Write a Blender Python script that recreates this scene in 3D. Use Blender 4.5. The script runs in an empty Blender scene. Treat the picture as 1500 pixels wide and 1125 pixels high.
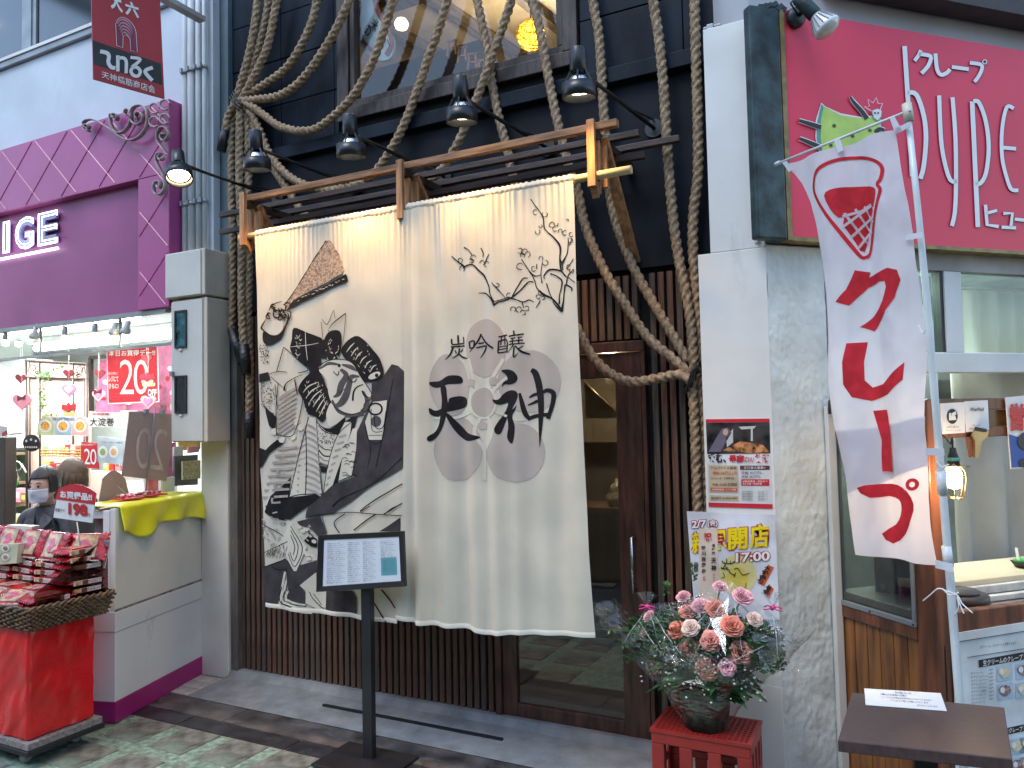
import bpy, bmesh, math, random
from mathutils import Vector, Matrix, noise
from mathutils.geometry import delaunay_2d_cdt
random.seed(7)
sc = bpy.context.scene
col = sc.collection
R_ = math.radians

# ---------------------------------------------------------------- camera
CAM = Vector((0, 0, 1.6)); FPX = 1120.0
YAW, PITCH, ROLL = R_(27), R_(2.7), R_(-1.25)
cF = Vector((-math.sin(YAW)*math.cos(PITCH), math.cos(YAW)*math.cos(PITCH), math.sin(PITCH)))
c0 = cF.cross(Vector((0, 0, 1))).normalized(); u0 = c0.cross(cF)
cR = c0*math.cos(ROLL) + u0*math.sin(ROLL); cU = u0*math.cos(ROLL) - c0*math.sin(ROLL)
cam = bpy.data.cameras.new('camera'); camo = bpy.data.objects.new('camera', cam); col.objects.link(camo)
M3 = Matrix((cR, cU, -cF)).transposed()
camo.matrix_world = Matrix.Translation(CAM) @ M3.to_4x4()
cam.sensor_width = 36; cam.lens = 36*FPX/1500; cam.clip_start = .05; cam.clip_end = 300
sc.camera = camo
# ---------------------------------------------------------------- light
w = bpy.data.worlds.new('World'); sc.world = w; w.use_nodes = True
nt = w.node_tree; nt.nodes.clear()
sky = nt.nodes.new('ShaderNodeTexSky'); sky.sky_type = 'NISHITA'; sky.sun_disc = False
SUN_EL, SUN_AZ = R_(58), R_(200)
sky.sun_elevation = SUN_EL; sky.sun_rotation = SUN_AZ; sky.air_density = 1.3; sky.dust_density = .6
bg = nt.nodes.new('ShaderNodeBackground'); bg.inputs[1].default_value = .15
out = nt.nodes.new('ShaderNodeOutputWorld')
nt.links.new(sky.outputs[0], bg.inputs[0]); nt.links.new(bg.outputs[0], out.inputs[0])
sl = bpy.data.lights.new('sun', 'SUN'); sl.energy = .6; sl.angle = R_(25); sl.color = (1, .98, .95)
so = bpy.data.objects.new('sun', sl); col.objects.link(so)
sd = Vector((math.sin(SUN_AZ)*math.cos(SUN_EL), math.cos(SUN_AZ)*math.cos(SUN_EL), math.sin(SUN_EL)))
so.rotation_euler = sd.to_track_quat('Z', 'Y').to_euler(); so.location = (0, -2, 9)
sc.view_settings.view_transform = 'Standard'; sc.view_settings.look = 'None'
sc.view_settings.exposure = 1.38; sc.view_settings.gamma = 1; sc.view_settings.use_curve_mapping = False
sc.cycles.use_denoising = True
sc.cycles.max_bounces = 6; sc.cycles.diffuse_bounces = 3; sc.cycles.transparent_max_bounces = 24
sc.cycles.sample_clamp_indirect = 4; sc.cycles.caustics_reflective = False; sc.cycles.caustics_refractive = False

# ---------------------------------------------------------------- measuring: photo point on a plane of the place
def ray(x, y): return cF*FPX + cR*(x-750) - cU*(y-562.5)
def onP(x, y, n, d):
    r = ray(x, y); return CAM + r*((d - n.dot(CAM))/n.dot(r))
def Y(x, y, d): return onP(x, y, Vector((0, 1, 0)), d)
def Z(x, y, d): return onP(x, y, Vector((0, 0, 1)), d)
def X(x, y, d): return onP(x, y, Vector((1, 0, 0)), d)
D = 3.6                                   # face of the restaurant front
N45 = Vector((.70711, -.70711, 0)); T45 = Vector((.70711, .70711, 0))
KP = Vector((-.501, 3.42, 0)); EP = Vector((.085, 3.27, 0))
def K(x, y, o=0): return onP(x, y, N45, N45.dot(KP)+o)     # crepe shop sign front, o metres proud
def E(x, y, o=0): return onP(x, y, N45, N45.dot(EP)+o)     # crepe counter front
# ---------------------------------------------------------------- materials
MATS = {}
def mat(name, c, rough=.6, var=.12, scale=6, bump=0, bscale=60, metal=0, emit=None, es=0, alpha=None, trans=0,
        stretch=(1, 1, 1), c2=None, spec=.5, coat=0, sheen=0, detail=6, dirt=None, ior=None, thin=0):
    if name in MATS: return MATS[name]
    m = bpy.data.materials.new(name); m.use_nodes = True; n = m.node_tree.nodes; l = m.node_tree.links
    b = n['Principled BSDF']
    b.inputs['Roughness'].default_value = rough; b.inputs['Metallic'].default_value = metal
    b.inputs['Specular IOR Level'].default_value = spec
    if coat: b.inputs['Coat Weight'].default_value = coat; b.inputs['Coat Roughness'].default_value = .08
    if ior: b.inputs['IOR'].default_value = ior
    if trans: b.inputs['Transmission Weight'].default_value = trans
    if alpha is not None: b.inputs['Alpha'].default_value = alpha
    c = tuple(c)+(1,)
    tc = n.new('ShaderNodeTexCoord'); mp = n.new('ShaderNodeMapping'); mp.inputs['Scale'].default_value = stretch
    l.new(tc.outputs['Object'], mp.inputs[0])
    tx = n.new('ShaderNodeTexNoise'); tx.inputs['Scale'].default_value = scale; tx.inputs['Detail'].default_value = detail
    l.new(mp.outputs[0], tx.inputs[0])
    mx = n.new('ShaderNodeMix'); mx.data_type = 'RGBA'
    k = tuple(c2)+(1,) if c2 else tuple(v*(1-2*var) for v in c[:3])+(1,)
    a = c if c2 else tuple(min(1, v*(1+var)) for v in c[:3])+(1,)
    mx.inputs[6].default_value = a; mx.inputs[7].default_value = k
    rp = n.new('ShaderNodeMapRange'); rp.inputs[1].default_value = .35; rp.inputs[2].default_value = .65
    l.new(tx.outputs[0], rp.inputs[0]); l.new(rp.outputs[0], mx.inputs[0])
    last = mx.outputs[2]
    if dirt:                               # (colour, noise scale, threshold, stretch)
        dc, ds, dt, dst = dirt
        mp2 = n.new('ShaderNodeMapping'); mp2.inputs['Scale'].default_value = dst; l.new(tc.outputs['Object'], mp2.inputs[0])
        t2 = n.new('ShaderNodeTexNoise'); t2.inputs['Scale'].default_value = ds; t2.inputs['Detail'].default_value = 8
        t2.inputs['Roughness'].default_value = .7; l.new(mp2.outputs[0], t2.inputs[0])
        r2 = n.new('ShaderNodeMapRange'); r2.inputs[1].default_value = dt; r2.inputs[2].default_value = dt+.15; l.new(t2.outputs[0], r2.inputs[0])
        m2 = n.new('ShaderNodeMix'); m2.data_type = 'RGBA'; m2.inputs[7].default_value = tuple(dc)+(1,)
        l.new(last, m2.inputs[6]); l.new(r2.outputs[0], m2.inputs[0]); last = m2.outputs[2]
    l.new(last, b.inputs['Base Color'])
    if rough < .7:
        rr = n.new('ShaderNodeMapRange'); rr.inputs[3].default_value = max(.03, rough*.8); rr.inputs[4].default_value = min(1, rough*1.25)
        l.new(tx.outputs[0], rr.inputs[0]); l.new(rr.outputs[0], b.inputs['Roughness'])
    if bump:
        tb = n.new('ShaderNodeTexNoise'); tb.inputs['Scale'].default_value = bscale; tb.inputs['Detail'].default_value = 5
        l.new(mp.outputs[0], tb.inputs[0]); bp = n.new('ShaderNodeBump'); bp.inputs['Strength'].default_value = bump
        bp.inputs['Distance'].default_value = .01; l.new(tb.outputs[0], bp.inputs['Height']); l.new(bp.outputs[0], b.inputs['Normal'])
    if emit:
        b.inputs['Emission Color'].default_value = tuple(emit)+(1,); b.inputs['Emission Strength'].default_value = es
    if thin:                               # thin cloth: part of the light passes through
        tr = n.new('ShaderNodeBsdfTranslucent'); l.new(last, tr.inputs[0]); ms = n.new('ShaderNodeMixShader')
        ms.inputs[0].default_value = thin; l.new(b.outputs[0], ms.inputs[1]); l.new(tr.outputs[0], ms.inputs[2])
        l.new(ms.outputs[0], n['Material Output'].inputs[0])
    MATS[name] = m; return m
def glass(name, tint=(.9, .95, .95), mix=.12, rough=.02):
    if name in MATS: return MATS[name]
    m = bpy.data.materials.new(name); m.use_nodes = True; n = m.node_tree.nodes; l = m.node_tree.links; n.clear()
    o = n.new('ShaderNodeOutputMaterial'); g = n.new('ShaderNodeBsdfGlossy'); g.inputs['Roughness'].default_value = rough
    g.inputs[0].default_value = (1, 1, 1, 1)
    t = n.new('ShaderNodeBsdfTransparent'); t.inputs[0].default_value = tuple(tint)+(1,)
    ms = n.new('ShaderNodeMixShader'); lw_ = n.new('ShaderNodeLayerWeight'); lw_.inputs[0].default_value = .5; fr = n.new('ShaderNodeMath'); fr.operation = 'POWER'; fr.inputs[1].default_value = 4; l.new(lw_.outputs['Facing'], fr.inputs[0])
    ad = n.new('ShaderNodeMath'); ad.operation = 'MULTIPLY_ADD'; ad.inputs[1].default_value = .9; ad.inputs[2].default_value = max(.01, mix-.03)
    ad.use_clamp = True
    l.new(fr.outputs[0], ad.inputs[0]); l.new(ad.outputs[0], ms.inputs[0]); l.new(t.outputs[0], ms.inputs[1]); l.new(g.outputs[0], ms.inputs[2])
    l.new(ms.outputs[0], o.inputs[0]); MATS[name] = m; return m
# ---------------------------------------------------------------- mesh building
def tag(o, label=None, cat=None, group=None, kind=None):
    if label: o['label'] = label
    if cat: o['category'] = cat
    if group: o['group'] = group
    if kind: o['kind'] = kind
    return o
class MB:
    def __init__(s): s.v = []; s.f = []; s.sm = []
    def add(s, vs, fs, smooth=False):
        b = len(s.v); s.v += [tuple(v) for v in vs]; s.f += [tuple(b+i for i in f) for f in fs]; s.sm += [smooth]*len(fs); return s
    def hexa(s, p):   # 8 points: bottom ring 4, top ring 4
        return s.add(p, [(3, 2, 1, 0), (4, 5, 6, 7), (0, 1, 5, 4), (1, 2, 6, 5), (2, 3, 7, 6), (3, 0, 4, 7)])
    def box(s, a, b):
        x0, y0, z0 = (min(a[i], b[i]) for i in range(3)); x1, y1, z1 = (max(a[i], b[i]) for i in range(3))
        return s.hexa([(x0, y0, z0), (x1, y0, z0), (x1, y1, z0), (x0, y1, z0), (x0, y0, z1), (x1, y0, z1), (x1, y1, z1), (x0, y1, z1)])
    def slab(s, a, b, z0, z1, t, o=0):   # vertical slab whose front runs a->b in plan; t = thickness towards the right-hand normal
        a = Vector((a[0], a[1], 0)); b = Vector((b[0], b[1], 0)); d = (b-a).normalized(); n = Vector((-d.y, d.x, 0))
        a0 = a+n*o; b0 = b+n*o; a1 = a+n*(o+t); b1 = b+n*(o+t)
        q = [a0, b0, b1, a1]; return s.hexa([(p.x, p.y, z0) for p in q]+[(p.x, p.y, z1) for p in q])
    def bar(s, a, b, wd, ht, up=Vector((0, 0, 1))):
        a = Vector(a); b = Vector(b); d = (b-a).normalized(); r = d.cross(up)
        if r.length < 1e-4: r = d.cross(Vector((0, 1, 0)))
        r.normalize(); u = r.cross(d); r *= wd/2; u *= ht/2
        return s.hexa([a-r-u, a+r-u, b+r-u, b-r-u, a-r+u, a+r+u, b+r+u, b-r+u])
    def prism(s, pts, vec, back=True):   # flat polygon (any plane) extruded by vec; ear-cut
        pts = [Vector(p) for p in pts]; n = len(pts); vec = Vector(vec)
        from mathutils.geometry import tessellate_polygon
        tr = tessellate_polygon([pts])
        fs = [tuple(t) for t in tr]+[tuple(n+i for i in reversed(t)) for t in tr]+[(i, (i+1) % n, n+(i+1) % n, n+i) for i in range(n)]
        return s.add(pts+[p+vec for p in pts], fs)
    def tube(s, pts, r, n=10, caps=True, closed=False):
        pts = [Vector(p) for p in pts]; rs = r if isinstance(r, (list, tuple)) else [r]*len(pts)
        b = []; up = None; m = len(pts)
        for i, p in enumerate(pts):
            if closed: d = (pts[(i+1) % m]-pts[i-1]).normalized()
            else: d = (pts[min(i+1, m-1)]-pts[max(i-1, 0)]).normalized()
            if up is None: up = Vector((0, 0, 1)) if abs(d.z) < .9 else Vector((0, 1, 0))
            x = d.cross(up)
            if x.length < 1e-5: x = d.cross(Vector((1, 0, 0)))
            x.normalize(); y = x.cross(d); up = y
            for k in range(n):
                a = 2*math.pi*k/n; b.append(p+(x*math.cos(a)+y*math.sin(a))*rs[i])
        f = [(i*n+k, i*n+(k+1) % n, (i+1)*n+(k+1) % n, (i+1)*n+k) for i in range(m-1) for k in range(n)]
        if closed: f += [((m-1)*n+k, (m-1)*n+(k+1) % n, (k+1) % n, k) for k in range(n)]
        s.add(b, f, True)
        if caps and not closed:
            base = len(s.v)-len(b); s.f += [tuple(base+k for k in reversed(range(n))), tuple(base+(m-1)*n+k for k in range(n))]; s.sm += [False, False]
        return s
    def lathe(s, prof, org, ax=(0, 0, 1), n=20, smooth=True):   # prof: (radius, along axis)
        ax = Vector(ax).normalized(); x = ax.cross(Vector((0, 0, 1)))
        if x.length < 1e-3: x = Vector((1, 0, 0))
        x.normalize(); y = ax.cross(x); org = Vector(org)
        vs = [org+ax*h+(x*math.cos(2*math.pi*k/n)+y*math.sin(2*math.pi*k/n))*r for r, h in prof for k in range(n)]
        fs = [(i*n+k, i*n+(k+1) % n, (i+1)*n+(k+1) % n, (i+1)*n+k) for i in range(len(prof)-1) for k in range(n)]
        return s.add(vs, fs, smooth)
    def grid(s, nu, nv, fn, smooth=True):
        vs = [fn(i/nu, j/nv) for j in range(nv+1) for i in range(nu+1)]
        return s.add(vs, [(j*(nu+1)+i, j*(nu+1)+i+1, (j+1)*(nu+1)+i+1, (j+1)*(nu+1)+i) for j in range(nv) for i in range(nu)], smooth)
    def build(s, name, m, parent=None, bevel=0, label=None, solid=0, wn=False):
        me = bpy.data.meshes.new(name); me.from_pydata(s.v, [], s.f); me.polygons.foreach_set('use_smooth', s.sm)
        ms = m if isinstance(m, (list, tuple)) else [m]
        for q in ms: me.materials.append(q)
        me.validate(); bm = bmesh.new(); bm.from_mesh(me); bmesh.ops.recalc_face_normals(bm, faces=bm.faces); bm.to_mesh(me); bm.free()
        o = bpy.data.objects.new(name, me); col.objects.link(o)
        if parent: o.parent = parent; o.matrix_parent_inverse = IM(parent)
        if solid:
            d = o.modifiers.new('solid', 'SOLIDIFY'); d.thickness = solid; d.offset = 0
        if bevel:
            d = o.modifiers.new('bevel', 'BEVEL'); d.width = bevel; d.segments = 2; d.limit_method = 'ANGLE'; d.angle_limit = R_(40)
            d.use_clamp_overlap = True
        if label: o['label'] = label
        return o
def WM(o):
    m = o.matrix_basis.copy()
    return (WM(o.parent) @ o.matrix_parent_inverse @ m) if o.parent else m
def IM(p): return WM(p).inverted()
def thing(name, loc, label, cat, group=None):
    o = bpy.data.objects.new(name, None); col.objects.link(o); o.location = loc; o.empty_display_size = .1
    return tag(o, label, cat, group)
def struct(name, mb, m, **k): return tag(mb.build(name, m, **k), kind='structure')
def copy_tree(o, parent=None):
    c = o.copy(); col.objects.link(c)
    if parent: c.parent = parent
    for ch in [q for q in o.children]: copy_tree(ch, c)
    return c
def bil(q, u, v):   # q: bottom-left, bottom-right, top-right, top-left
    return (q[0]*(1-u)+q[1]*u)*(1-v)+(q[3]*(1-u)+q[2]*u)*v
GLY = {}
def glyphs(body, bold=0, res=3, line=.95, align='LEFT', shear=0, space=1):
    key = (body, bold, res, line, align, shear, space)
    if key in GLY: return GLY[key]
    c = bpy.data.curves.new('t', 'FONT'); c.body = body; c.resolution_u = res; c.offset = bold; c.space_line = line
    c.align_x = align; c.shear = shear; c.space_character = space
    o = bpy.data.objects.new('t', c); col.objects.link(o); dg = bpy.context.evaluated_depsgraph_get()
    me = o.evaluated_get(dg).to_mesh()
    v = [Vector((p.co.x, p.co.y)) for p in me.vertices]; f = [tuple(p.vertices) for p in me.polygons]
    o.evaluated_get(dg).to_mesh_clear(); bpy.data.objects.remove(o); bpy.data.curves.remove(c)
    if not v: v = [Vector((0, 0)), Vector((1, 0)), Vector((0, 1))]; f = [(0, 1, 2)]
    x0 = min(p.x for p in v); x1 = max(p.x for p in v); y0 = min(p.y for p in v); y1 = max(p.y for p in v)
    v = [((p.x-x0)/max(1e-6, x1-x0), (p.y-y0)/max(1e-6, y1-y0)) for p in v]
    GLY[key] = (v, f); return GLY[key]
def text(mb, body, q, off=Vector((0, 0, 0)), fn=None, mirror=False, **k):   # stretch the words over the quad q (bl, br, tr, tl)
    v, f = glyphs(body, **k)
    pts = [bil(q, 1-a if mirror else a, b)+off for a, b in v]
    if fn: pts = [fn(p) for p in pts]
    return mb.add(pts, f)
def catmull(pts, n=6, closed=False):
    m = len(pts); outp = []
    for i in range(m if closed else m-1):
        p = [pts[(i+k-1) % m] if closed else pts[min(max(i+k-1, 0), m-1)] for k in range(4)]
        for j in range(n):
            t = j/n; r = []
            for a, b, c, d in zip(*p): r.append(.5*((2*b)+(-a+c)*t+(2*a-5*b+4*c-d)*t*t+(-a+3*b-3*c+d)*t**3))
            outp.append(tuple(r))
    if not closed: outp.append(tuple(pts[-1]))
    return outp
def fill2d(poly, step=0):   # 2D polygon -> verts, tris, with interior points every `step`
    from mathutils.geometry import intersect_point_tri_2d
    vs = [Vector(p[:2]) for p in poly]; n = len(vs)
    extra = []
    if step:
        x0 = min(v.x for v in vs); x1 = max(v.x for v in vs); y0 = min(v.y for v in vs); y1 = max(v.y for v in vs)
        yy = y0+step/2
        while yy < y1:
            xx = x0+step/2
            while xx < x1:
                extra.append(Vector((xx, yy))); xx += step
            yy += step
    if extra:
        ins = []
        for p in extra:
            c = False; j = n-1
            for i in range(n):
                a, b = vs[i], vs[j]
                if (a.y > p.y) != (b.y > p.y) and p.x < (b.x-a.x)*(p.y-a.y)/(b.y-a.y)+a.x: c = not c
                j = i
            if c: ins.append(p)
        extra = ins
    r = delaunay_2d_cdt(vs+extra, [], [list(range(n))], 1, 1e-6)
    return r[0], [tuple(f) for f in r[2]]
def ribbon(pts, wd):   # 2D brush stroke: list of (x, y), list of widths -> verts, quads
    n = len(pts); vs = []
    for i, p in enumerate(pts):
        a = pts[max(0, i-1)]; b = pts[min(n-1, i+1)]; dx, dy = b[0]-a[0], b[1]-a[1]; L = math.hypot(dx, dy) or 1
        w_ = wd[i]/2; vs += [(p[0]-dy/L*w_, p[1]+dx/L*w_), (p[0]+dy/L*w_, p[1]-dx/L*w_)]
    return vs, [(2*i, 2*i+1, 2*i+3, 2*i+2) for i in range(n-1)]
def rect_px(fn, x0, y0, x1, y1): return [fn(x0, y1), fn(x1, y1), fn(x1, y0), fn(x0, y0)]
def sheet(mb, q, n, t=.003):   # thin sheet with thickness: quad q, pushed back along -n
    n = Vector(n)*t; return mb.hexa([q[0]-n, q[1]-n, q[1], q[0], q[3]-n, q[2]-n, q[2], q[3]])
FN = Vector((0, -1, 0))
# ================================================================ GROUND
m_asph = mat('asphalt', (.06, .06, .06), .9, bump=.4, bscale=200)
m_tile = mat('street_tile', (.16, .17, .15), .6, .3, 14, bump=.35, bscale=240, dirt=((.16, .26, .2), 3.0, .52, (1, 1, 1)))
m_band = mat('street_tile_band', (.22, .33, .26), .6, .25, 30, bump=.3, bscale=260, dirt=((.15, .16, .14), 6.0, .52, (1, 1, 1)))
m_dark = mat('black_stone', (.032, .033, .037), .32, .3, 9, bump=.1, bscale=150, dirt=((.07, .07, .075), 5, .55, (1, 1, 1)))
m_brown = mat('brown_stone', (.10, .092, .088), .36, .35, 5, bump=.12, bscale=120, dirt=((.17, .165, .16), 4, .55, (1, 2, 1)))
m_conc = mat('concrete', (.225, .24, .25), .8, .12, 9, bump=.35, bscale=70, dirt=((.185, .20, .21), 3.2, .55, (1, 3, 1)))
m_cream = mat('cream_tile', (.5, .47, .43), .5, .15, 12, dirt=((.3, .27, .24), 9, .55, (1, 1, 1)))
g = MB(); g.box((-40, -40, -.3), (40, 40, -.02)); struct('ground', g, m_asph)
# street paving: square tiles with pale green bands between them
pav = thing('paving', (-3, 2, 0), None, None); pav['kind'] = 'structure'
bands = MB(); bands.box((-5.6, .9, -.02), (-.2, 2.9, -.004)); bands.build('grout_band', m_band, pav)
T = MB(); T.box((-.125, -.125, -.02), (.125, .125, .001)); t0 = T.build('tile', m_tile, pav, bevel=.004)
tp = [(-5.35+.335*i, 1.1+.335*j) for i in range(11) for j in range(6)]
first = True
for x, y in tp:
    if (x+3)**2+(y-2.2)**2 > 4.2: continue
    o = t0 if first else t0.copy()
    if not first: col.objects.link(o)
    first = False
    a = random.uniform(-.006, .006); o.rotation_euler[2] = a
    o.location = Vector((x, y, random.uniform(-.0015, .0015)))
far = MB()
for i in range(40):
    for j in range(26):
        x = -7+.335*i; y = -6.2+.335*j
        if (x+3)**2+(y-2.2)**2 <= 4.2 or y > 2.7: continue
        far.box((x-.125, y-.125, -.019), (x+.125, y+.125, .001))
tag(far.build('paving_field', m_tile), kind='structure')
kb = thing('kerb_strip', (-3, 2.96, 0), None, None); kb['kind'] = 'structure'
for i in range(9):
    b = MB(); x = -6.6+.77*i-.03; b.box((x, 2.905, -.02), (x+.762, 3.025, .002)); b.build('slab', m_dark, kb, bevel=.002)
bs = thing('stone_strip', (-3, 3.12, 0), None, None); bs['kind'] = 'structure'
for i in range(7):
    b = MB(); x = -6.4+.9*i+.35; b.box((x, 3.031, -.02), (x+.896, 3.222, .004)); b.build('slab', m_brown, bs, bevel=.002)
gr = MB(); gr.box((-6.6, 2.89, -.02), (0, 3.23, -.003)); struct('strip_bed', gr, mat('grout', (.25, .24, .22), .8))
ap = MB()
def apron(u, v):
    x = -3.86+u*3.5; y = 3.222+v*.34
    return Vector((x, y, .006+.022*v+.006*noise.noise(Vector((x*2.3, y*5, 0)))*v))
ap.grid(60, 10, apron); struct('concrete_apron', ap, m_conc)
cu = MB(); cu.add([(-3.86, 3.53, .018), (-.45, 3.53, .018), (-.45, 3.57, .062), (-3.86, 3.57, .062), (-3.86, 3.66, .062), (-.45, 3.66, .062), (-3.86, 3.66, -.01), (-.45, 3.66, -.01), (-3.86, 3.53, -.01), (-.45, 3.53, -.01)],
    [(0, 1, 2, 3), (3, 2, 5, 4), (8, 9, 1, 0), (4, 5, 7, 6), (6, 7, 9, 8), (0, 3, 4, 6, 8), (1, 9, 7, 5, 2)])
cu.v = [(x, y, z) for x, y, z in cu.v]
c = struct('concrete_kerb', cu, m_conc)
gt = MB(); gt.box((-2.97, 3.395, .0), (-1.83, 3.413, .0275)); tag(gt.build('floor_groove_strip', mat('black_rubber', (.012, .014, .016), .5)), 'thin black strip lying across the concrete in front of the slats', 'floor strip')
ct = thing('tile_patch', (-3.85, 3.37, 0), None, None); ct['kind'] = 'structure'
cb = MB(); cb.box((-4.24, 3.232, -.02), (-3.64, 3.55, .001)); cb.build('grout', mat('grout', (.25, .24, .22), .8), ct)
k0 = None
for i in range(6):
    for j in range(3):
        x = -4.22+.098*i; y = 3.24+.1*j
        if x > -3.82 and j == 2: continue
        if k0 is None: b = MB(); b.box((0, 0, -.015), (.092, .092, .005)); k0 = b.build('tile', m_cream, ct, bevel=.003); o = k0
        else: o = k0.copy(); col.objects.link(o)
        o.location = (x, y, 0)
# ================================================================ RESTAURANT BUILDING
m_navy = mat('navy_paint', (.007, .014, .024), .55, .25, 7, bump=.15, bscale=90, stretch=(1, 1, .3), dirt=((.016, .024, .034), 5, .6, (1, 1, .2)), spec=.15)
m_navy2 = mat('navy_smooth', (.008, .011, .017), .6, .2, 3, dirt=((.018, .018, .02), 1.6, .55, (1, 1, .3)), spec=.15)
m_black = mat('black_backing', (.006, .006, .006), .9)
m_slat = mat('slat_wood', (.12, .068, .047), .6, .3, 10, bump=.3, bscale=60, stretch=(6, 6, .5), dirt=((.045, .03, .024), 8, .5, (5, 5, .4)))
m_slat2 = mat('slat_wood_grey', (.095, .072, .057), .6, .3, 10, bump=.3, bscale=60, stretch=(6, 6, .5), dirt=((.05, .04, .034), 8, .5, (5, 5, .4)))
m_slat3 = mat('slat_wood_red', (.14, .066, .042), .6, .3, 10, bump=.3, bscale=60, stretch=(6, 6, .5), dirt=((.07, .035, .025), 8, .5, (5, 5, .4)))
m_door = mat('door_wood', (.09, .036, .024), .42, .3, 8, bump=.2, bscale=40, stretch=(4, 4, .6), coat=.2)
m_win = mat('window_wood', (.045, .03, .026), .5, .3, 8, bump=.3, bscale=40, stretch=(4, 4, .6))
m_gold = mat('honey_wood', (.33, .16, .07), .5, .25, 9, bump=.25, bscale=50, stretch=(.6, 5, 5))
m_goldv = mat('honey_wood_upright', (.36, .18, .08), .5, .25, 9, bump=.25, bscale=50, stretch=(5, 5, .6))
m_dkw = mat('dark_canopy_wood', (.05, .028, .02), .5, .3, 9, bump=.25, bscale=50, stretch=(.6, 5, 5))
m_steel = mat('blue_grey_steel', (.10, .145, .165), .45, .15, 3, bump=.05, dirt=((.07, .1, .115), 3, .55, (1, 1, .2)))
rb = thing('restaurant_building', (-2.3, 3.6, 0), 'dark navy restaurant front with roped wall, slats and upstairs window', 'building')
# backing walls
b = MB(); b.box((-3.86, 3.635, .062), (-1.97, 3.72, 2.33)); b.box((-1.97, 3.635, 1.975), (-.6, 3.72, 2.33)); b.box((-1.11, 3.635, .062), (-.6, 3.72, 1.975))
b.build('backing_wall', m_black, rb)
b = MB(); b.box((-3.86, 3.6, 2.33), (-.45, 3.74, 3.26)); b.build('lower_wall', m_navy2, rb)
b = MB(); b.box((-3.86, 3.55, 3.262), (-.45, 3.74, 3.34)); b.build('ledge', m_navy, rb, bevel=.004)
b = MB(); b.box((-3.86, 3.615, 3.342), (-2.97, 3.74, 5.6)); b.box((-1.40, 3.615, 3.342), (-.45, 3.74, 5.6)); b.box((-2.97, 3.615, 3.342), (-1.40, 3.74, 3.41)); b.box((-2.97, 3.615, 4.75), (-1.4, 3.74, 5.6))
b.build('upper_wall', m_black, rb)
for r in range(7):
    z0 = 3.345+.292*r; z1 = z0+.287
    for i in range(8):
        x0 = -3.86+.4275*i+.002; x1 = x0+.4235
        if z1 > 3.42 and z0 < 4.74:
            if x0 < -2.97 < x1: x1 = -2.972
            elif x0 < -1.4 < x1: x0 = -1.398
            elif x0 > -2.98 and x1 < -1.39: continue
        if x1-x0 < .03: continue
        if r == 0 and x0 > -2.98 and x1 < -1.39: z1 = 3.405
        b = MB(); b.box((x0, 3.597+random.uniform(-.0015, .0015), z0), (x1, 3.614, z1)); b.build('wall_panel', m_navy, rb, bevel=.003)
# slats: every batten on its own
sw = thing('slat_wall', (-2.9, 3.6, .06), 'wall of narrow upright brown wooden slats behind the curtain', 'slat wall')
sl0 = {}
def slat(x, z0, z1, m):
    key = (round(z0, 2), round(z1, 2), m.name)
    if key not in sl0:
        b = MB(); b.box((-.0145, 0, z0), (.0145, .033, z1)); o = b.build('slat', m, sw, bevel=.002); sl0[key] = o
    else: o = sl0[key].copy(); col.objects.link(o)
    o.location = Vector((x, 3.6+random.uniform(-.002, .002), 0))
i = 0; x = -3.835
while x < -1.96:
    slat(x, .064, 2.3, random.choice([m_slat, m_slat, m_slat2, m_slat3])); x += .0437
x = -1.935
while x < -1.12: slat(x, 1.985, 2.3, random.choice([m_slat, m_slat2, m_slat3])); x += .0437
x = -1.06
while x < -.68: slat(x, .064, 2.3, random.choice([m_slat, m_slat2, m_slat3, m_slat3])); x += .0437
# door
dr = thing('glass_door', (-1.5, 3.6, .05), 'brown framed glass sliding door, half hidden by the white curtain', 'door')
b = MB(); b.box((-1.965, 3.585, 1.925), (-1.105, 3.66, 1.975)); b.box((-1.965, 3.585, .045), (-1.93, 3.66, 1.925)); b.box((-1.125, 3.59, .045), (-1.105, 3.66, 1.925)); b.build('door_frame', m_door, dr, bevel=.003)
b = MB(); b.box((-1.927, 3.6, .05), (-1.845, 3.64, 1.92)); b.build('stile', m_door, dr, bevel=.004)
b = MB(); b.box((-1.262, 3.6, .05), (-1.13, 3.64, 1.92)); b.build('stile', m_door, dr, bevel=.004)
b = MB(); b.box((-1.845, 3.602, .05), (-1.262, 3.638, .128)); b.build('rail', m_door, dr, bevel=.004)
b = MB(); b.box((-1.845, 3.602, 1.80), (-1.262, 3.638, 1.92)); b.build('rail', m_door, dr, bevel=.004)
b = MB(); b.box((-1.845, 3.618, .128), (-1.262, 3.624, 1.80)); b.build('pane', glass('door_glass', (.62, .62, .6), .11), dr)
b = MB(); b.box((-1.93, 3.592, .02), (-1.13, 3.6, .03)); b.box((-1.93, 3.575, .02), (-1.13, 3.581, .034)); b.build('floor_track', mat('aluminium', (.75, .76, .76), .3, metal=.8), dr)
m_hnd = mat('brushed_steel', (.6, .6, .6), .25, metal=1, stretch=(1, 1, 20))
p0 = Y(925, 788, 3.55); p1 = Y(928, 868, 3.55)
b = MB(); b.tube([p0+Vector((0, .05, 0)), p0, p1, p1+Vector((0, .05, 0))], .009, 10); b.build('handle', m_hnd, dr)
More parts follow.
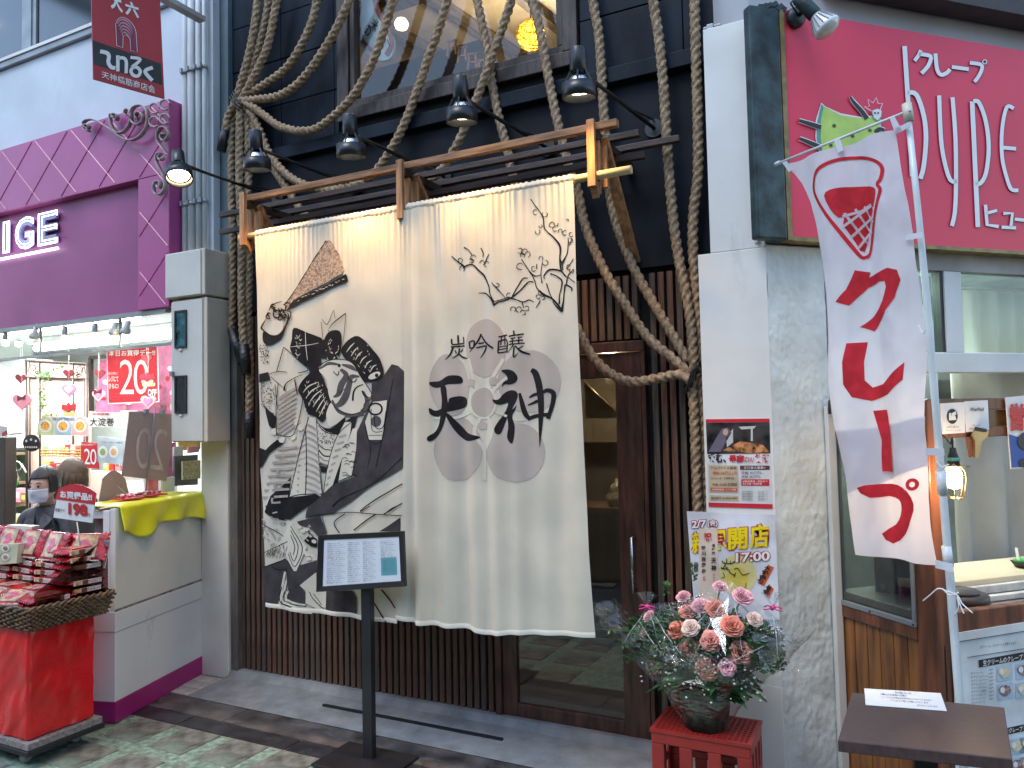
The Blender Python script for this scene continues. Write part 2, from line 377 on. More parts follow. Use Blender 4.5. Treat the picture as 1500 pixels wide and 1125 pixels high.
# room behind the door
m_room = mat('dark_plaster', (.17, .155, .135), .8, .2, 3); m_dkfl = mat('dark_floor', (.10, .09, .08), .35, .2, 4)
rm = MB(); rm.box((-4.2, 6.6, 0), (-.97, 6.7, 2.55)); rm.box((-4.3, 3.8, 0), (-4.2, 6.7, 2.55)); rm.box((-1.05, 3.8, 0), (-.97, 6.7, 2.55))
rm.build('dining_room_wall', m_room, rb)
rm = MB(); rm.box((-4.2, 3.74, .0), (-1.06, 6.6, .045)); rm.build('dining_room_floor', m_dkfl, rb)
rm = MB(); rm.box((-4.2, 3.74, 2.45), (-1.06, 6.6, 2.55)); rm.build('dining_room_ceiling', mat('dark_ceiling', (.05, .045, .04), .8), rb)
ctr = thing('dining_counter', (-2.6, 5.2, .05), 'low dark counter inside the restaurant, seen through the door glass', 'counter')
b = MB(); b.box((-3.4, 5.0, .05), (-1.5, 5.3, .95)); b.build('front', mat('counter_front', (.10, .085, .07), .6), ctr)
b = MB(); b.box((-3.45, 4.95, .952), (-1.45, 5.35, .99)); b.build('counter_top', mat('counter_wood', (.14, .09, .06), .35), ctr, bevel=.004)
q = Y(898, 690, 4.98)
jar = MB(); jar.lathe([(.0, 0), (.055, 0), (.075, .03), (.078, .07), (.05, .105), (.055, .115), (.035, .15), (.012, .165), (.012, .185), (0, .19)], (q.x, 5.05, .991), n=20)
tag(jar.build('ceramic_jar', mat('pale_ceramic', (.35, .33, .28), .4, .3, 30)), 'small pale lidded jar on the counter seen through the door glass', 'jar')
# paper pennant and pendant lamps inside
q = Y(878, 590, 4.7)
b = MB(); b.prism([q+Vector((-.1, 0, .14)), q+Vector((.16, 0, -.1)), q+Vector((-.1, 0, -.1))], (0, .004, 0)); tag(b.build('paper_pennant', mat('tan_paper', (.35, .25, .12), .7)), 'tan triangular paper pennant hanging behind the door glass', 'pennant')
q = Y(893, 540, 4.9)
pl_ = thing('pendant_lamp', q, 'small lit pendant lamp seen through the top of the door glass', 'lamp')
b = MB(); b.tube([q+Vector((0, 0, .03)), (q.x, q.y, 2.45)], .004, 6); b.build('cord', m_black, pl_)
b = MB(); b.lathe([(.015, .05), (.02, .04), (.07, -.01), (.066, -.012), (.015, .035)], q, n=18); b.build('shade', mat('lamp_black', (.02, .02, .02), .4), pl_)
b = MB(); b.lathe([(0, .03), (.02, .02), (.026, 0), (.018, -.02), (0, -.026)], q, n=12); b.build('bulb', mat('bulb_warm', (1, .8, .5), .5, emit=(1, .7, .35), es=14), pl_)
def lamp(kind, name, loc, e, c, size=.05, aim=None, spot=None, blend=.5, parent=None):
    l = bpy.data.lights.new(name, kind); l.energy = e; l.color = c
    if kind == 'AREA': l.size = size
    else: l.shadow_soft_size = size
    if spot: l.spot_size = R_(spot); l.spot_blend = blend
    o = bpy.data.objects.new(name, l); col.objects.link(o); o.location = loc
    if aim is not None: o.rotation_euler = (Vector(loc)-Vector(aim)).to_track_quat('Z', 'Y').to_euler()
    return o
lamp('POINT', 'pendant_light', q+Vector((0, 0, -.06)), 18, (1, .72, .42), .04)
bb = MB(); bb.box((-2.6, 6.0, 1.4), (-1.9, 6.5, 2.1)); tag(bb.build('wall_cabinet', mat('pale_cabinet', (.28, .26, .22), .6)), 'pale wall cabinet at the back of the dining room', 'cabinet')
# upstairs window and the room behind
wd = thing('upstairs_window', (-2.2, 3.6, 3.42), 'upstairs window in a dark brown wooden frame, warm room behind', 'window')
for a_, b_, nm in [((-2.965, 3.57, 3.412), (-1.405, 3.67, 3.49), 'sill'), ((-2.965, 3.572, 3.492), (-2.88, 3.668, 4.745), 'frame_post'), ((-1.49, 3.572, 3.492), (-1.405, 3.668, 4.745), 'frame_post')]:
    b = MB(); b.box(a_, b_); b.build(nm, m_win, wd, bevel=.005)
for a_, b_, nm in [((-2.878, 3.59, 3.492), (-1.492, 3.65, 3.535), 'sash_rail'), ((-2.878, 3.59, 3.537), (-2.845, 3.65, 4.745), 'sash_post'), ((-1.525, 3.59, 3.537), (-1.492, 3.65, 4.745), 'sash_post')]:
    b = MB(); b.box(a_, b_); b.build(nm, m_win, wd, bevel=.003)
b = MB(); b.box((-2.845, 3.622, 3.535), (-1.525, 3.626, 4.745)); b.build('pane', glass('upstairs_glass', (.9, .9, .88), .06), wd)
m_plas = mat('warm_plaster', (.52, .44, .32), .8, .1, 3)
rm = MB(); rm.box((-4.4, 6.6, 3.3), (-.95, 6.7, 5.6)); rm.box((-4.5, 3.8, 3.3), (-4.4, 6.7, 5.6)); rm.box((-.95, 3.8, 3.3), (-.9, 6.7, 5.6)); rm.build('upstairs_wall', m_plas, rb)
rm = MB(); rm.box((-4.4, 3.76, 2.9), (-.95, 6.6, 3.3)); rm.build('upstairs_floor', m_dkfl, rb)
rm = MB(); rm.hexa([(-4.4, 3.76, 4.62), (-.95, 3.76, 4.62), (-.95, 6.6, 5.0), (-4.4, 6.6, 5.0), (-4.4, 3.76, 4.72), (-.95, 3.76, 4.72), (-.95, 6.6, 5.1), (-4.4, 6.6, 5.1)]); rm.build('upstairs_ceiling', m_plas, rb)
m_beam = mat('ceiling_beam_wood', (.12, .09, .06), .6, .3, 8, stretch=(4, .6, 4), bump=.3)
for x in (-3.5, -2.95, -2.4, -1.85, -1.3):
    b = MB(); b.bar((x, 3.8, 4.58), (x, 6.58, 4.95), .07, .09); b.build('ceiling_beam', m_beam, rb)
b = MB(); b.bar((-4.38, 4.35, 4.58), (-.97, 4.35, 4.58), .1, .1); b.build('ceiling_beam', m_beam, rb)
b = MB(); b.box((-3.9, 4.3, 3.3), (-2.35, 4.42, 4.1)); tag(b.build('stair_screen', mat('dark_screen_wood', (.03, .025, .022), .6, .05, 5, stretch=(4, 4, .5))), 'dark wooden screen low inside the upstairs window', 'screen')
# small carved rail
cr = thing('wooden_lattice', Y(690, 85, 4.15), 'small orange wooden lattice ornament inside the upstairs window', 'ornament')
mc = mat('orange_wood', (.42, .2, .09), .6)
for k in range(4):
    c = Y(662+k*15, 70+k*9.5, 4.15)
    b = MB(); b.bar(c+Vector((-.035, 0, .05)), c+Vector((.035, 0, .04)), .012, .014); b.bar(c+Vector((-.02, 0, .05)), c+Vector((-.035, 0, -.05)), .012, .012); b.bar(c+Vector((.02, 0, .05)), c+Vector((.03, 0, -.05)), .012, .012); b.bar(c+Vector((-.035, .01, .0)), c+Vector((.04, .01, -.01)), .01, .01)
    b.build('rung', mc, cr)
# round rattan lantern
lc = Y(778, 51, 3.95); lr = .088
ln = thing('round_lantern', lc, 'lit round yellow woven lantern hanging inside the upstairs window', 'lantern')
bpy_rand = random.Random(3)
b = MB()
for k in range(70):
    ax = Vector((bpy_rand.gauss(0, 1), bpy_rand.gauss(0, 1), bpy_rand.gauss(0, 1))).normalized(); e = ax.orthogonal().normalized(); f_ = ax.cross(e)
    h = bpy_rand.uniform(-.6, .6); rr = math.sqrt(1-h*h)
    ring = [lc+(ax*h+(e*math.cos(t*math.pi/12)+f_*math.sin(t*math.pi/12))*rr)*lr for t in range(24)]
    ring = [p for p in ring]
    b.tube(ring, .0014, 4, closed=True)
b.build('woven_cord', mat('yellow_cord', (.35, .18, .02), .6, emit=(1, .5, .03), es=.12), ln)
b = MB(); b.lathe([(lr*.97*math.sin(R_(t)), -lr*.97*math.cos(R_(t))) for t in range(34, 181, 8)], lc, n=28)
b.build('inner_shade', mat('yellow_shade', (.9, .55, .08), .8, .3, 60, emit=(1, .62, .08), es=1.1, thin=.5), ln)
b = MB(); b.lathe([(0, .02), (.018, .012), (.024, -.006), (.014, -.022), (0, -.026)], lc+Vector((0, 0, .0)), n=14); b.build('bulb', mat('bulb_white', (1, 1, .9), .5, emit=(1, .9, .6), es=40), ln)
b = MB(); b.tube([lc+Vector((0, 0, lr)), (lc.x, lc.y, 4.62)], .004, 6); b.build('cord', m_black, ln)
lamp('POINT', 'lantern_light', lc+Vector((0, .0, -.06)), 4, (1, .7, .32), .05)
lamp('POINT', 'upstairs_light', (-2.4, 5.2, 4.35), 13, (1, .82, .58), .12)
q = Y(588, 35, 4.25); b = MB(); b.lathe([(0, .04), (.035, .03), (.05, 0), (.04, -.03), (0, -.045)], q, n=16); tag(b.build('small_globe_lamp', mat('globe_glow', (1, .85, .6), .5, emit=(1, .75, .4), es=2)), 'small warm globe lamp beside the bottle sign upstairs', 'lamp')
# bottle shaped hanging sign
def S(x, y): return Y(x, y, 3.72)
bs_ = thing('paddle_sign', S(553, 45), 'pale blue paddle-shaped hanging sign with brush characters behind the upstairs pane', 'sign')
out_ = catmull([(527, -30), (540, -25), (551, 8), (566, 38), (577, 60), (574, 82), (560, 89), (546, 84), (530, 70), (524, 48), (527, 26), (530, 10)], 4, True)
b = MB(); b.prism([S(*p) for p in out_], (0, .02, 0)); b.build('board', mat('pale_blue_board', (.5, .65, .72), .4), bs_)
b = MB()
v, f = ribbon(catmull([(545, -25), (552, 12), (566, 40), (574, 62), (566, 80)], 6), [7]*25); b.add([Y(x, y, 3.716) for x, y in v], f)
v, f = ribbon(catmull([(526, 40), (531, 58), (543, 72), (556, 80)], 6), [5]*19); b.add([Y(x, y, 3.716) for x, y in v], f); b.build('stripe', mat('rust_red', (.33, .08, .05), .5), bs_)
b = MB(); text(b, '米', [Y(541, 42, 3.712), Y(550, 48, 3.712), Y(556, 30, 3.712), Y(547, 26, 3.712)], bold=.02); text(b, 'の', [Y(532, 50, 3.712), Y(541, 54, 3.712), Y(545, 38, 3.712), Y(536, 34, 3.712)], bold=.02)
text(b, '八', [Y(560, 66, 3.712), Y(572, 68, 3.712), Y(572, 58, 3.712), Y(562, 55, 3.712)], bold=.02); b.build('lettering', m_black, bs_)
# ================================================================ ROPES (three twisted strands each)
m_rope = mat('hemp_rope', (.40, .29, .185), .9, .25, 60, bump=.6, bscale=350, dirt=((.24, .18, .12), 22, .55, (1, 1, 1)))
m_tape = mat('black_tape', (.012, .012, .014), .35, .3, 50, bump=.6, bscale=60)
def rope_mesh(path, R=.0275, pitch=.125, n=16, ph=0):
    path = [Vector(p) for p in path]; P = [Vector(p) for p in catmull([tuple(p) for p in path], 12)]
    L = [0]
    for a, b in zip(P, P[1:]): L.append(L[-1]+(b-a).length)
    tot = L[-1]; m = int(tot/.009); pts = []; j = 0
    for i in range(m+1):
        s = tot*i/m
        while j < len(L)-2 and L[j+1] < s: j += 1
        t = (s-L[j])/max(1e-6, L[j+1]-L[j]); pts.append(P[j].lerp(P[j+1], t))
    mb = MB(); vs = []; up = Vector((0, 1, 0))
    for i, p in enumerate(pts):
        d = (pts[min(i+1, m)]-pts[max(i-1, 0)]).normalized(); x = d.cross(up).normalized(); y = x.cross(d); up = y
        tw = ph-2*math.pi*(tot*i/m)/pitch; wob = 1+.03*noise.noise(p*9)
        for k in range(n):
            a = 2*math.pi*k/n; best = 0
            for q in range(3):
                dl = a-(tw+q*2*math.pi/3); c_ = math.cos(dl)
                if c_ > 0: s_ = math.sin(dl)*.5; best = max(best, .5*c_+math.sqrt(max(0, .25-s_*s_)))
            vs.append(p+(x*math.cos(a)+y*math.sin(a))*R*1.02*wob*(best*.92+.08))
    mb.add(vs, [(i*n+k, i*n+(k+1) % n, (i+1)*n+(k+1) % n, (i+1)*n+k) for i in range(m) for k in range(n)], True)
    mb.f += [tuple(reversed(range(n))), tuple(m*n+k for k in range(n))]; mb.sm += [False, False]
    return mb
ROPES = [
 # px path, y, label
 ([(379, -30), (376, 15), (367, 70), (355, 115), (345, 148), (334, 172), (330, 196)], 3.50, 'rope nearest the steel column, bound in black tape just under the upper left knot'),
 ([(395, -30), (391, 20), (376, 80), (360, 125), (347, 152), (340, 185), (339, 260), (341, 360), (341, 430), (339, 488)], 3.53, 'left rope of the hanging bundle beside the grey cabinet'),
 ([(412, -30), (404, 10), (391, 70), (368, 120), (354, 150), (351, 190), (351, 270), (354, 360), (354, 440), (357, 508)], 3.50, 'middle rope of the hanging bundle beside the grey cabinet'),
 ([(352, 146), (362, 175), (364, 240), (363, 320), (365, 400), (363, 470), (366, 540), (365, 606)], 3.535, 'longest rope of the left bundle, reaching down beside the curtain edge'),
 ([(468, -30), (457, 32), (425, 93), (390, 122), (356, 142)], 3.52, 'topmost rope sweeping up right from the upper left knot over the navy panels'),
 ([(524, -30), (499, 29), (473, 75), (441, 118), (409, 140), (372, 146), (352, 147)], 3.50, 'second rope curving right from the upper left knot, just left of the upstairs window'),
 ([(350, 148), (366, 154), (386, 168), (410, 185), (442, 192), (471, 184), (512, 147), (538, 106), (557, 61), (585, -30)], 3.50, 'deeply sagging rope that crosses the left post of the upstairs window'),
 ([(348, 150), (368, 166), (382, 195), (393, 222), (412, 248), (436, 266), (470, 277), (502, 276), (532, 266), (557, 243), (586, 195), (608, 141), (627, 86), (643, 42), (664, -30)], 3.52, 'long rope hanging behind the canopy rail and rising over the middle of the window'),
 ([(352, 156), (372, 186), (386, 222), (403, 250), (425, 283), (443, 309), (470, 335), (510, 352)], 3.55, 'rope falling from the upper left knot to behind the top of the curtain'),
 ([(693, -30), (699, 0), (709, 48), (716, 83), (722, 128), (731, 173), (742, 215), (754, 273), (764, 330), (780, 400)], 3.545, 'nearly straight rope crossing under another in front of the window'),
 ([(757, -30), (749, 0), (741, 26), (722, 80), (700, 140), (683, 183), (666, 218), (645, 250), (610, 285), (560, 315)], 3.49, 'rope crossing over another in front of the window and running down left'),
 ([(772, -30), (779, 0), (789, 35), (802, 106), (814, 166), (824, 208), (834, 246), (846, 278), (858, 333), (884, 394), (913, 442), (948, 493), (986, 526), (1010, 548)], 3.51, 'rope passing over the yellow lantern and on down to the right knot'),
 ([(866, -30), (870, 10), (877, 50), (882, 122), (885, 173), (889, 225), (893, 279), (902, 324), (926, 388), (954, 439), (981, 484), (1008, 530)], 3.535, 'rope running down past the right end of the canopy to the right knot'),
 ([(953, -30), (958, 10), (965, 55), (972, 128), (978, 224), (986, 320), (996, 388), (1007, 440), (1015, 500), (1017, 545)], 3.515, 'thick rope dropping left of the rightmost one on the navy wall'),
 ([(1017, -30), (1018, 30), (1020, 100), (1022, 180), (1022, 256), (1016, 310), (1015, 360), (1019, 420), (1024, 490), (1024, 548)], 3.54, 'rightmost upright rope, along the edge of the white panel'),
 ([(790, 300), (806, 380), (826, 445), (847, 484), (868, 522), (894, 547), (926, 559), (964, 554), (994, 549), (1012, 558)], 3.485, 'sagging rope crossing the top of the glass door'),
 ([(1012, 548), (1016, 590), (1019, 650), (1022, 730), (1025, 800), (1029, 900), (1033, 1000)], 3.50, 'left rope of the pair hanging beside the red poster'),
 ([(1022, 548), (1027, 590), (1030, 650), (1033, 730), (1036, 800), (1040, 900), (1044, 1000)], 3.53, 'right rope of the pair hanging beside the red poster'),
]
for k, (pp, yy, lab) in enumerate(ROPES):
    w3 = [Y(x, y, yy) for x, y in pp]
    th = rope_mesh(w3, ph=k*1.3, R=.0268 if k < 9 else .0252).build('rope', m_rope)
    tag(th, lab, 'rope', 'ropes draped over the restaurant front')
for px, yy, nm, lab in [([(331, 190), (327, 205), (324, 222)], 3.50, 'tape_binding', 'black tape binding high on the short left rope'), ([(340, 484), (347, 505), (356, 532)], 3.49, 'tape_binding', 'slanting black tape strap below the left rope end'),
                        ([(357, 505), (359, 525), (361, 548)], 3.49, 'tape_binding', 'shiny black tape wrapped round the middle rope end'), ([(365, 604), (365, 622), (365, 642)], 3.535, 'tape_binding', 'black tape wrapped round the lowest rope end')]:
    b = MB(); b.tube([Y(x, y, yy-.003) for x, y in px], [.031, .033, .03], 10); tag(b.build(nm, m_tape), lab, 'tape')
for (x, y), (x2, y2), lab in [((340, 138), (352, 158), 'thin wire tie round the upper left rope knot'), ((1020, 535), (1008, 572), 'black tie round the right rope knot')]:
    b = MB(); a_ = Y(x, y, 3.475); c_ = Y(x2, y2, 3.475); mid = (a_+c_)/2+Vector((0, -.012, 0)); bk = (a_+c_)/2+Vector((0, .095, 0))
    for s_ in (0, .014, -.013): b.tube(catmull([tuple(p+Vector((s_, 0, s_))) for p in (a_, mid, c_, bk)], 8, True), .0045, 6, closed=True)
    tag(b.build('rope_tie', m_tape), lab, 'tie')
# ================================================================ STEEL COLUMN, POST
b = MB(); b.box((-4.19, 3.56, 2.72), (-3.86, 3.74, 5.6)); b.box((-4.05, 3.53, 2.72), (-4.02, 3.559, 5.6)); tag(b.build('steel_column', m_steel, bevel=.004), 'blue grey steel column between the white pipes and the ropes', 'column')
b = MB(); b.box((-3.862, 3.565, 0), (-3.80, 3.74, 3.255)); tag(b.build('corner_post', mat('weathered_post', (.15, .14, .125), .8, .2, 4, dirt=((.09, .08, .07), 5, .5, (2, 2, .5)), bump=.2), bevel=.004), 'weathered grey-brown post between the white pillar and the slats', 'post')
# ================================================================ CANOPY
cn = thing('timber_canopy', (-2.3, 3.3, 2.8), 'honey coloured timber canopy frame over the curtain', 'canopy')
def lv(x, y, yy): return Y(x, y, yy)
a = lv(357, 297, 3.12); c = lv(905, 184, 3.12); zc = 2.875
a = Vector((a.x, 3.12, zc)); c = Vector((c.x, 3.12, zc))
b = MB(); b.bar(a, c, .035, .034); b.build('rail', m_gold, cn, bevel=.003)
for yy, xx in ((3.28, -1.00), (3.44, -.86)):
    b = MB(); b.bar((-3.62, yy, 2.874), (xx, yy, 2.874), .034, .03); b.build('rail', m_dkw, cn, bevel=.003)
for xx in (-3.22, -2.16, -1.155):
    b = MB(); b.bar((xx, 3.085, 2.838), (xx, 3.6, 2.838), .034, .04); b.build('rafter', m_dkw, cn, bevel=.003)
    b = MB(); b.box((xx-.018, 3.062, 2.60), (xx+.018, 3.084, 2.895)); b.build('hanger', m_goldv, cn, bevel=.002)
    b = MB(); b.box((xx-.018, 3.118, 2.58), (xx+.018, 3.14, 2.817)); b.build('hanger', m_goldv, cn, bevel=.002)
    b = MB(); b.prism([(xx-.016, 3.085, 2.63), (xx-.016, 3.117, 2.63), (xx-.016, 3.117, 2.56), (xx-.016, 3.085, 2.60)], (.032, 0, 0)); b.build('hook_block', m_gold, cn)
    b = MB(); b.bar((xx+.02, 3.16, 2.84), (xx+.02, 3.585, 2.36), .05, .022); b.build('brace', m_goldv, cn, bevel=.002)
    b = MB(); b.box((xx-.03, 3.17, 2.62), (xx+.034, 3.19, 2.816)); b.build('side_board', m_goldv, cn, bevel=.002)
b = MB(); b.bar((-3.7, 3.35, 2.795), (-1.0, 3.35, 2.795), .03, .03); b.build('batten', m_dkw, cn, bevel=.002)
pa = Y(352, 348, 3.101); pb = Y(925, 247, 3.101)
b = MB(); b.tube([Vector((pa.x+(pb.x-pa.x)*t/10, 3.101, 2.655)) for t in range(11)], [.0185, .0175, .018]*3+[.0178, .0182], 16); tag(b.build('curtain_pole', mat('bamboo', (.62, .47, .22), .4, .15, 5, stretch=(.5, 6, 6))), 'pale round bamboo pole carrying the curtain', 'pole')
# ================================================================ SPOT LAMPS ON ARMS
m_lb = mat('lamp_black', (.02, .02, .02), .4); m_lg = mat('lamp_black_gloss', (.016, .018, .022), .32, .2, 20); m_refl = mat('reflector', (.8, .8, .78), .15, metal=1)
m_glow = mat('lamp_glow', (1, .9, .7), .5, emit=(1, .78, .48), es=16); m_glow2 = mat('lamp_glow_side', (1, .9, .7), .5, emit=(1, .82, .55), es=6)
def spot_lamp(head, mount, aim, lab, gm):
    t = thing('spot_lamp', head, lab, 'spot lamp', 'black arm lamps over the curtain')
    d = (Vector(aim)-head).normalized()
    b = MB(); b.lathe([(.0, -.145), (.03, -.145), (.034, -.14), (.037, -.05), (.034, -.045), (0, -.044)], head, d, 20); b.build('lamp_housing', m_lg, t)
    e = d.orthogonal().normalized(); f_ = d.cross(e)
    for k in range(6):
        r = e*math.cos(k*math.pi/3)+f_*math.sin(k*math.pi/3); b = MB(); b.bar(head+r*.034-d*.05, head+r*.066+d*.006, .008, .003, f_); b.build('rib', m_lg, t)
    b = MB(); b.lathe([(.064, .0), (.071, .0), (.073, .06), (.069, .062), (.066, .06), (.062, .004), (.064, .0)], head, d, 28); b.build('hood_ring', m_lg, t)
    b = MB(); b.lathe([(.014, -.045), (.03, -.03), (.05, .0), (.058, .03), (.054, .03), (.045, .0), (.025, -.03)], head, d, 24); b.build('reflector', m_refl, t)
    b = MB(); b.lathe([(0, .024), (.035, .028), (.054, .03), (.054, .032), (0, .034)], head, d, 24); b.build('lens', gm, t)
    b = MB(); b.tube([head-d*.055, head+(mount-head)*.12-d*.05, mount], .009, 8); b.tube([mount-Vector((0, 0, .0)), mount+Vector((0, .02, 0))], .03, 12); b.build('arm', m_lb, t)
    b = MB(); b.tube([mount+Vector((0, .002, 0)), mount+Vector((0, .03, 0))], .045, 20); b.build('wall_plate', m_lg, t)
    ob = MB(); ob.tube([head-d*.03+Vector((0, 0, .03)), mount+(head-mount)*.5+Vector((0, 0, .02)), mount+Vector((0, 0, .04))], .004, 6); ob.build('cable', m_lb, t)
    lamp('SPOT', 'spot_light', head+d*.045, LAMP_E, (1, .58, .20), .035, aim=head+d, spot=96, blend=1)
LAMP_E = 18
heads = [(376, 232, 'first spot lamp from the left over the canopy, hanging beside the rope bundle'), (514, 212, 'second black spot lamp over the canopy, below the left end of the window'), (676, 160, 'third black spot lamp over the canopy, below the middle of the window'), (848, 122, 'rightmost black spot lamp over the canopy, its arm fixed to the navy wall')]
for x, y, lab in heads:
    h = Y(x, y, 2.93); h.z = 3.0+.02
    h = Vector((h.x, 2.93, Y(x, y, 2.93).z)); spot_lamp(h, Vector((h.x+.13, 3.57, h.z+.0)), (h.x-.05, 3.06, h.z-1.1), lab, m_glow2)
h = Y(262, 250, 2.9); spot_lamp(h, Vector((-3.45, 3.57, 3.03)), (h.x+.17, 2.78, h.z-.38), 'lit black spot lamp out at the far left, in front of the purple sign', m_glow)
# ================================================================ CURTAIN
YC = 3.075
m_cloth = mat('off_white_cotton', (.64, .60, .50), .85, .04, 5, bump=.08, bscale=500, thin=.12, spec=.2)
m_ink = mat('charcoal_ink', (.05, .045, .05), .85, .15, 14, bump=.08, bscale=500, spec=.2); m_ink2 = mat('black_ink', (.012, .011, .013), .85, .2, 20, spec=.2)
m_gry = mat('grey_ink', (.36, .325, .30), .85, .1, 20, spec=.2); m_fan = mat('fan_ink', (.36, .27, .21), .85, .3, 90, spec=.2); m_crest = mat('crest_ink', (.42, .37, .33), .85, .04, 6, spec=.2)
m_wht = mat('bare_cotton', (.59, .56, .475), .85, .04, 5, bump=.08, bscale=500, spec=.2); m_kum = mat('mid_grey_ink', (.085, .078, .082), .85, .1, 20, spec=.2)
XS = Y(594, 500, YC).x
def fold(x, z):
    h = max(0, min(1, (2.62-z)/2.0)); g_ = math.exp(-max(0, 2.62-z)/.16)
    r = max(0, min(1, (x-XS)/.06))            # 1 on the right panel
    wl = math.exp(-max(0, x-XS-.05)/.35)
    y = 0
    nz = noise.noise(Vector((x*3, z*.6, 2)))
    y += r*(.017*wl+.004)*math.sin((x-XS)*2*math.pi/.135+nz*2.2+z*.5)*(.45+.7*h)
    y += r*.014*math.sin((x+.5)*2*math.pi/.48+z*.9)*h
    y += (1-r)*(.006*math.sin(x*2*math.pi/.21+nz*2+.5)*(.4+h)+.012*math.sin(x*2*math.pi/.7)*h)
    y += .0035*g_*math.sin(x*2*math.pi/.031+4*noise.noise(Vector((x*14, 0, 5))))
    y += .003*noise.noise(Vector((x*7, z*5, 9)))
    y += -.02*h*h+ .012*r*max(0, (x+1.45)/.25)*h*math.sin(z*5)
    return y
def CP(x, y): p = Y(x, y, YC); return (p.x, p.z)
def interp(tab, t):
    for (a0, b0), (a1, b1) in zip(tab, tab[1:]):
        if t <= a1 or (a1, b1) == tab[-1]: return b0+(b1-b0)*max(0, min(1, (t-a0)/(a1-a0)))
def edge(pp): return sorted([(CP(x, y)[1], CP(x, y)[0]) for x, y in pp])
EL = edge([(373, 350), (377, 500), (380, 620), (381, 685), (387, 745), (397, 890)]); EM = edge([(592, 304), (594, 450), (595, 600), (593, 750), (587, 912)])
EM2 = edge([(590, 304), (592, 450), (594, 600), (592, 750), (585, 912)]); ER = edge([(840, 264), (842, 300), (845, 400), (850, 516), (857, 660), (866, 800), (876, 932)])
HL = sorted([(CP(x, y)) for x, y in [(397, 886), (430, 893), (470, 898), (530, 905), (588, 911)]]); HR = sorted([(CP(x, y)) for x, y in [(585, 905), (620, 912), (655, 918), (690, 921), (715, 928), (760, 927), (820, 930), (876, 931)]])
nr = thing('noren_curtain', (-2.2, 3.1, 2.66), 'off-white split shop curtain with a kabuki figure, a plum branch and 炭吟醸 天神', 'curtain')
def panel(EA, EB, H, dy):
    b = MB(); NV = 190; NU = 220
    def fn(u, v):
        xa = interp(EA, .64); xb = interp(EB, .64); xh = xa+(xb-xa)*u; zb = interp(H, xh); z = 2.642+(zb-2.642)*v
        x = interp(EA, z)+(interp(EB, z)-interp(EA, z))*u
        return Vector((x, YC+fold(x, z)+dy, z))
    b.grid(NU, NV, fn); return b
panel(EL, EM, HL, .004).build('curtain_panel', m_cloth, nr); panel(EM2, ER, HR, 0).build('curtain_panel', m_cloth, nr)
for (EA, EB, H) in ((EL, EM, HL), (EM2, ER, HR)):     # stitched hems
    b = MB(); xa, xb = interp(EA, .64), interp(EB, .64); row = []
    for i in range(121):
        x = xa+(xb-xa)*i/120; z = interp(H, x); row.append((x, z))
    def hem(u, v):
        x, z = row[round(u*120)]; return Vector((x, YC+fold(x, z+.02*v)-.002-.0015*math.sin(v*math.pi), z+.022*v-.001))
    b.grid(120, 3, hem); b.build('hem', mat('hem_cotton', (.72, .69, .61), .85, .03, 9, spec=.2), nr)
for xa, xb in ((interp(EL, 2.64), interp(EM, 2.64)-.002), (interp(EM, 2.64)+.002, interp(ER, 2.64))):
    b = MB(); n_ = 180
    def slv(u, v):
        x = xa+(xb-xa)*u; a_ = v*2*math.pi; r = .0235+.0022*math.sin(x*2*math.pi/.026+3*noise.noise(Vector((x*11, 0, 5))))+.002*noise.noise(Vector((x*30, a_, 0)))
        return Vector((x, 3.101-r*math.cos(a_), 2.656+r*math.sin(a_)))
    b.grid(n_, 16, slv); b.build('pole_sleeve', m_cloth, nr)
# ---- printing on the cloth
IO = .30
class Ink:
    def __init__(s, off): s.m = MB(); s.off = .0012 + (off-.0012)*IO
    def _put(s, vs, fs):
        s.m.add([Vector((v[0], YC+fold(v[0], v[1])-s.off, v[1])) for v in vs], fs, True)
    def poly(s, pts, g=(0, 0, 1), smooth=0, step=.0065):
        p = [(g[0]+x*g[2], g[1]+y*g[2]) for x, y in pts]
        if smooth: p = catmull(p, smooth, True)
        p = [CP(*q) for q in p]; q = []
        for a_, b_ in zip(p, p[1:]+p[:1]):
            k = max(1, int(math.hypot(a_[0]-b_[0], a_[1]-b_[1])/.0065))
            q += [(a_[0]+(b_[0]-a_[0])*i/k, a_[1]+(b_[1]-a_[1])*i/k) for i in range(k)]
        vs, fs = fill2d(q, step); s._put(vs, fs); return s
    def line(s, pts, wd, g=(0, 0, 1), smooth=5):
        p = [(g[0]+x*g[2], g[1]+y*g[2]) for x, y in pts]
        if not isinstance(wd, (list, tuple)): wd = [wd]*len(p)
        q = [(x, y, w_*g[2]) for (x, y), w_ in zip(p, wd)]
        q = catmull(q, max(smooth, 2), False); v, f = ribbon([(a_[0], a_[1]) for a_ in q], [max(.25, a_[2]) for a_ in q])
        n = len(q); k = max(1, int(max(a_[2] for a_ in q)/1.8)); r = []
        for i in range(n):
            A, B = v[2*i], v[2*i+1]; r += [(A[0]+(B[0]-A[0])*j/k, A[1]+(B[1]-A[1])*j/k) for j in range(k+1)]
        s._put([CP(*a_) for a_ in r], [(i*(k+1)+j, i*(k+1)+j+1, (i+1)*(k+1)+j+1, (i+1)*(k+1)+j) for i in range(n-1) for j in range(k)]); return s
    def ell(s, cx, cy, rx, ry, g=(0, 0, 1), rot=0, n=26):
        return s.poly([(cx+rx*math.cos(t)*math.cos(rot)-ry*math.sin(t)*math.sin(rot), cy+rx*math.cos(t)*math.sin(rot)+ry*math.sin(t)*math.cos(rot)) for t in [2*math.pi*k/n for k in range(n)]], g)
    def done(s, nm, m): return s.m.build(nm, m, nr)
G4 = (380, 340, .1955); G5 = (380, 540, .19556); G6 = (380, 740, .1556); G7 = (650, 280, .1778); G8 = (600, 470, .2222)
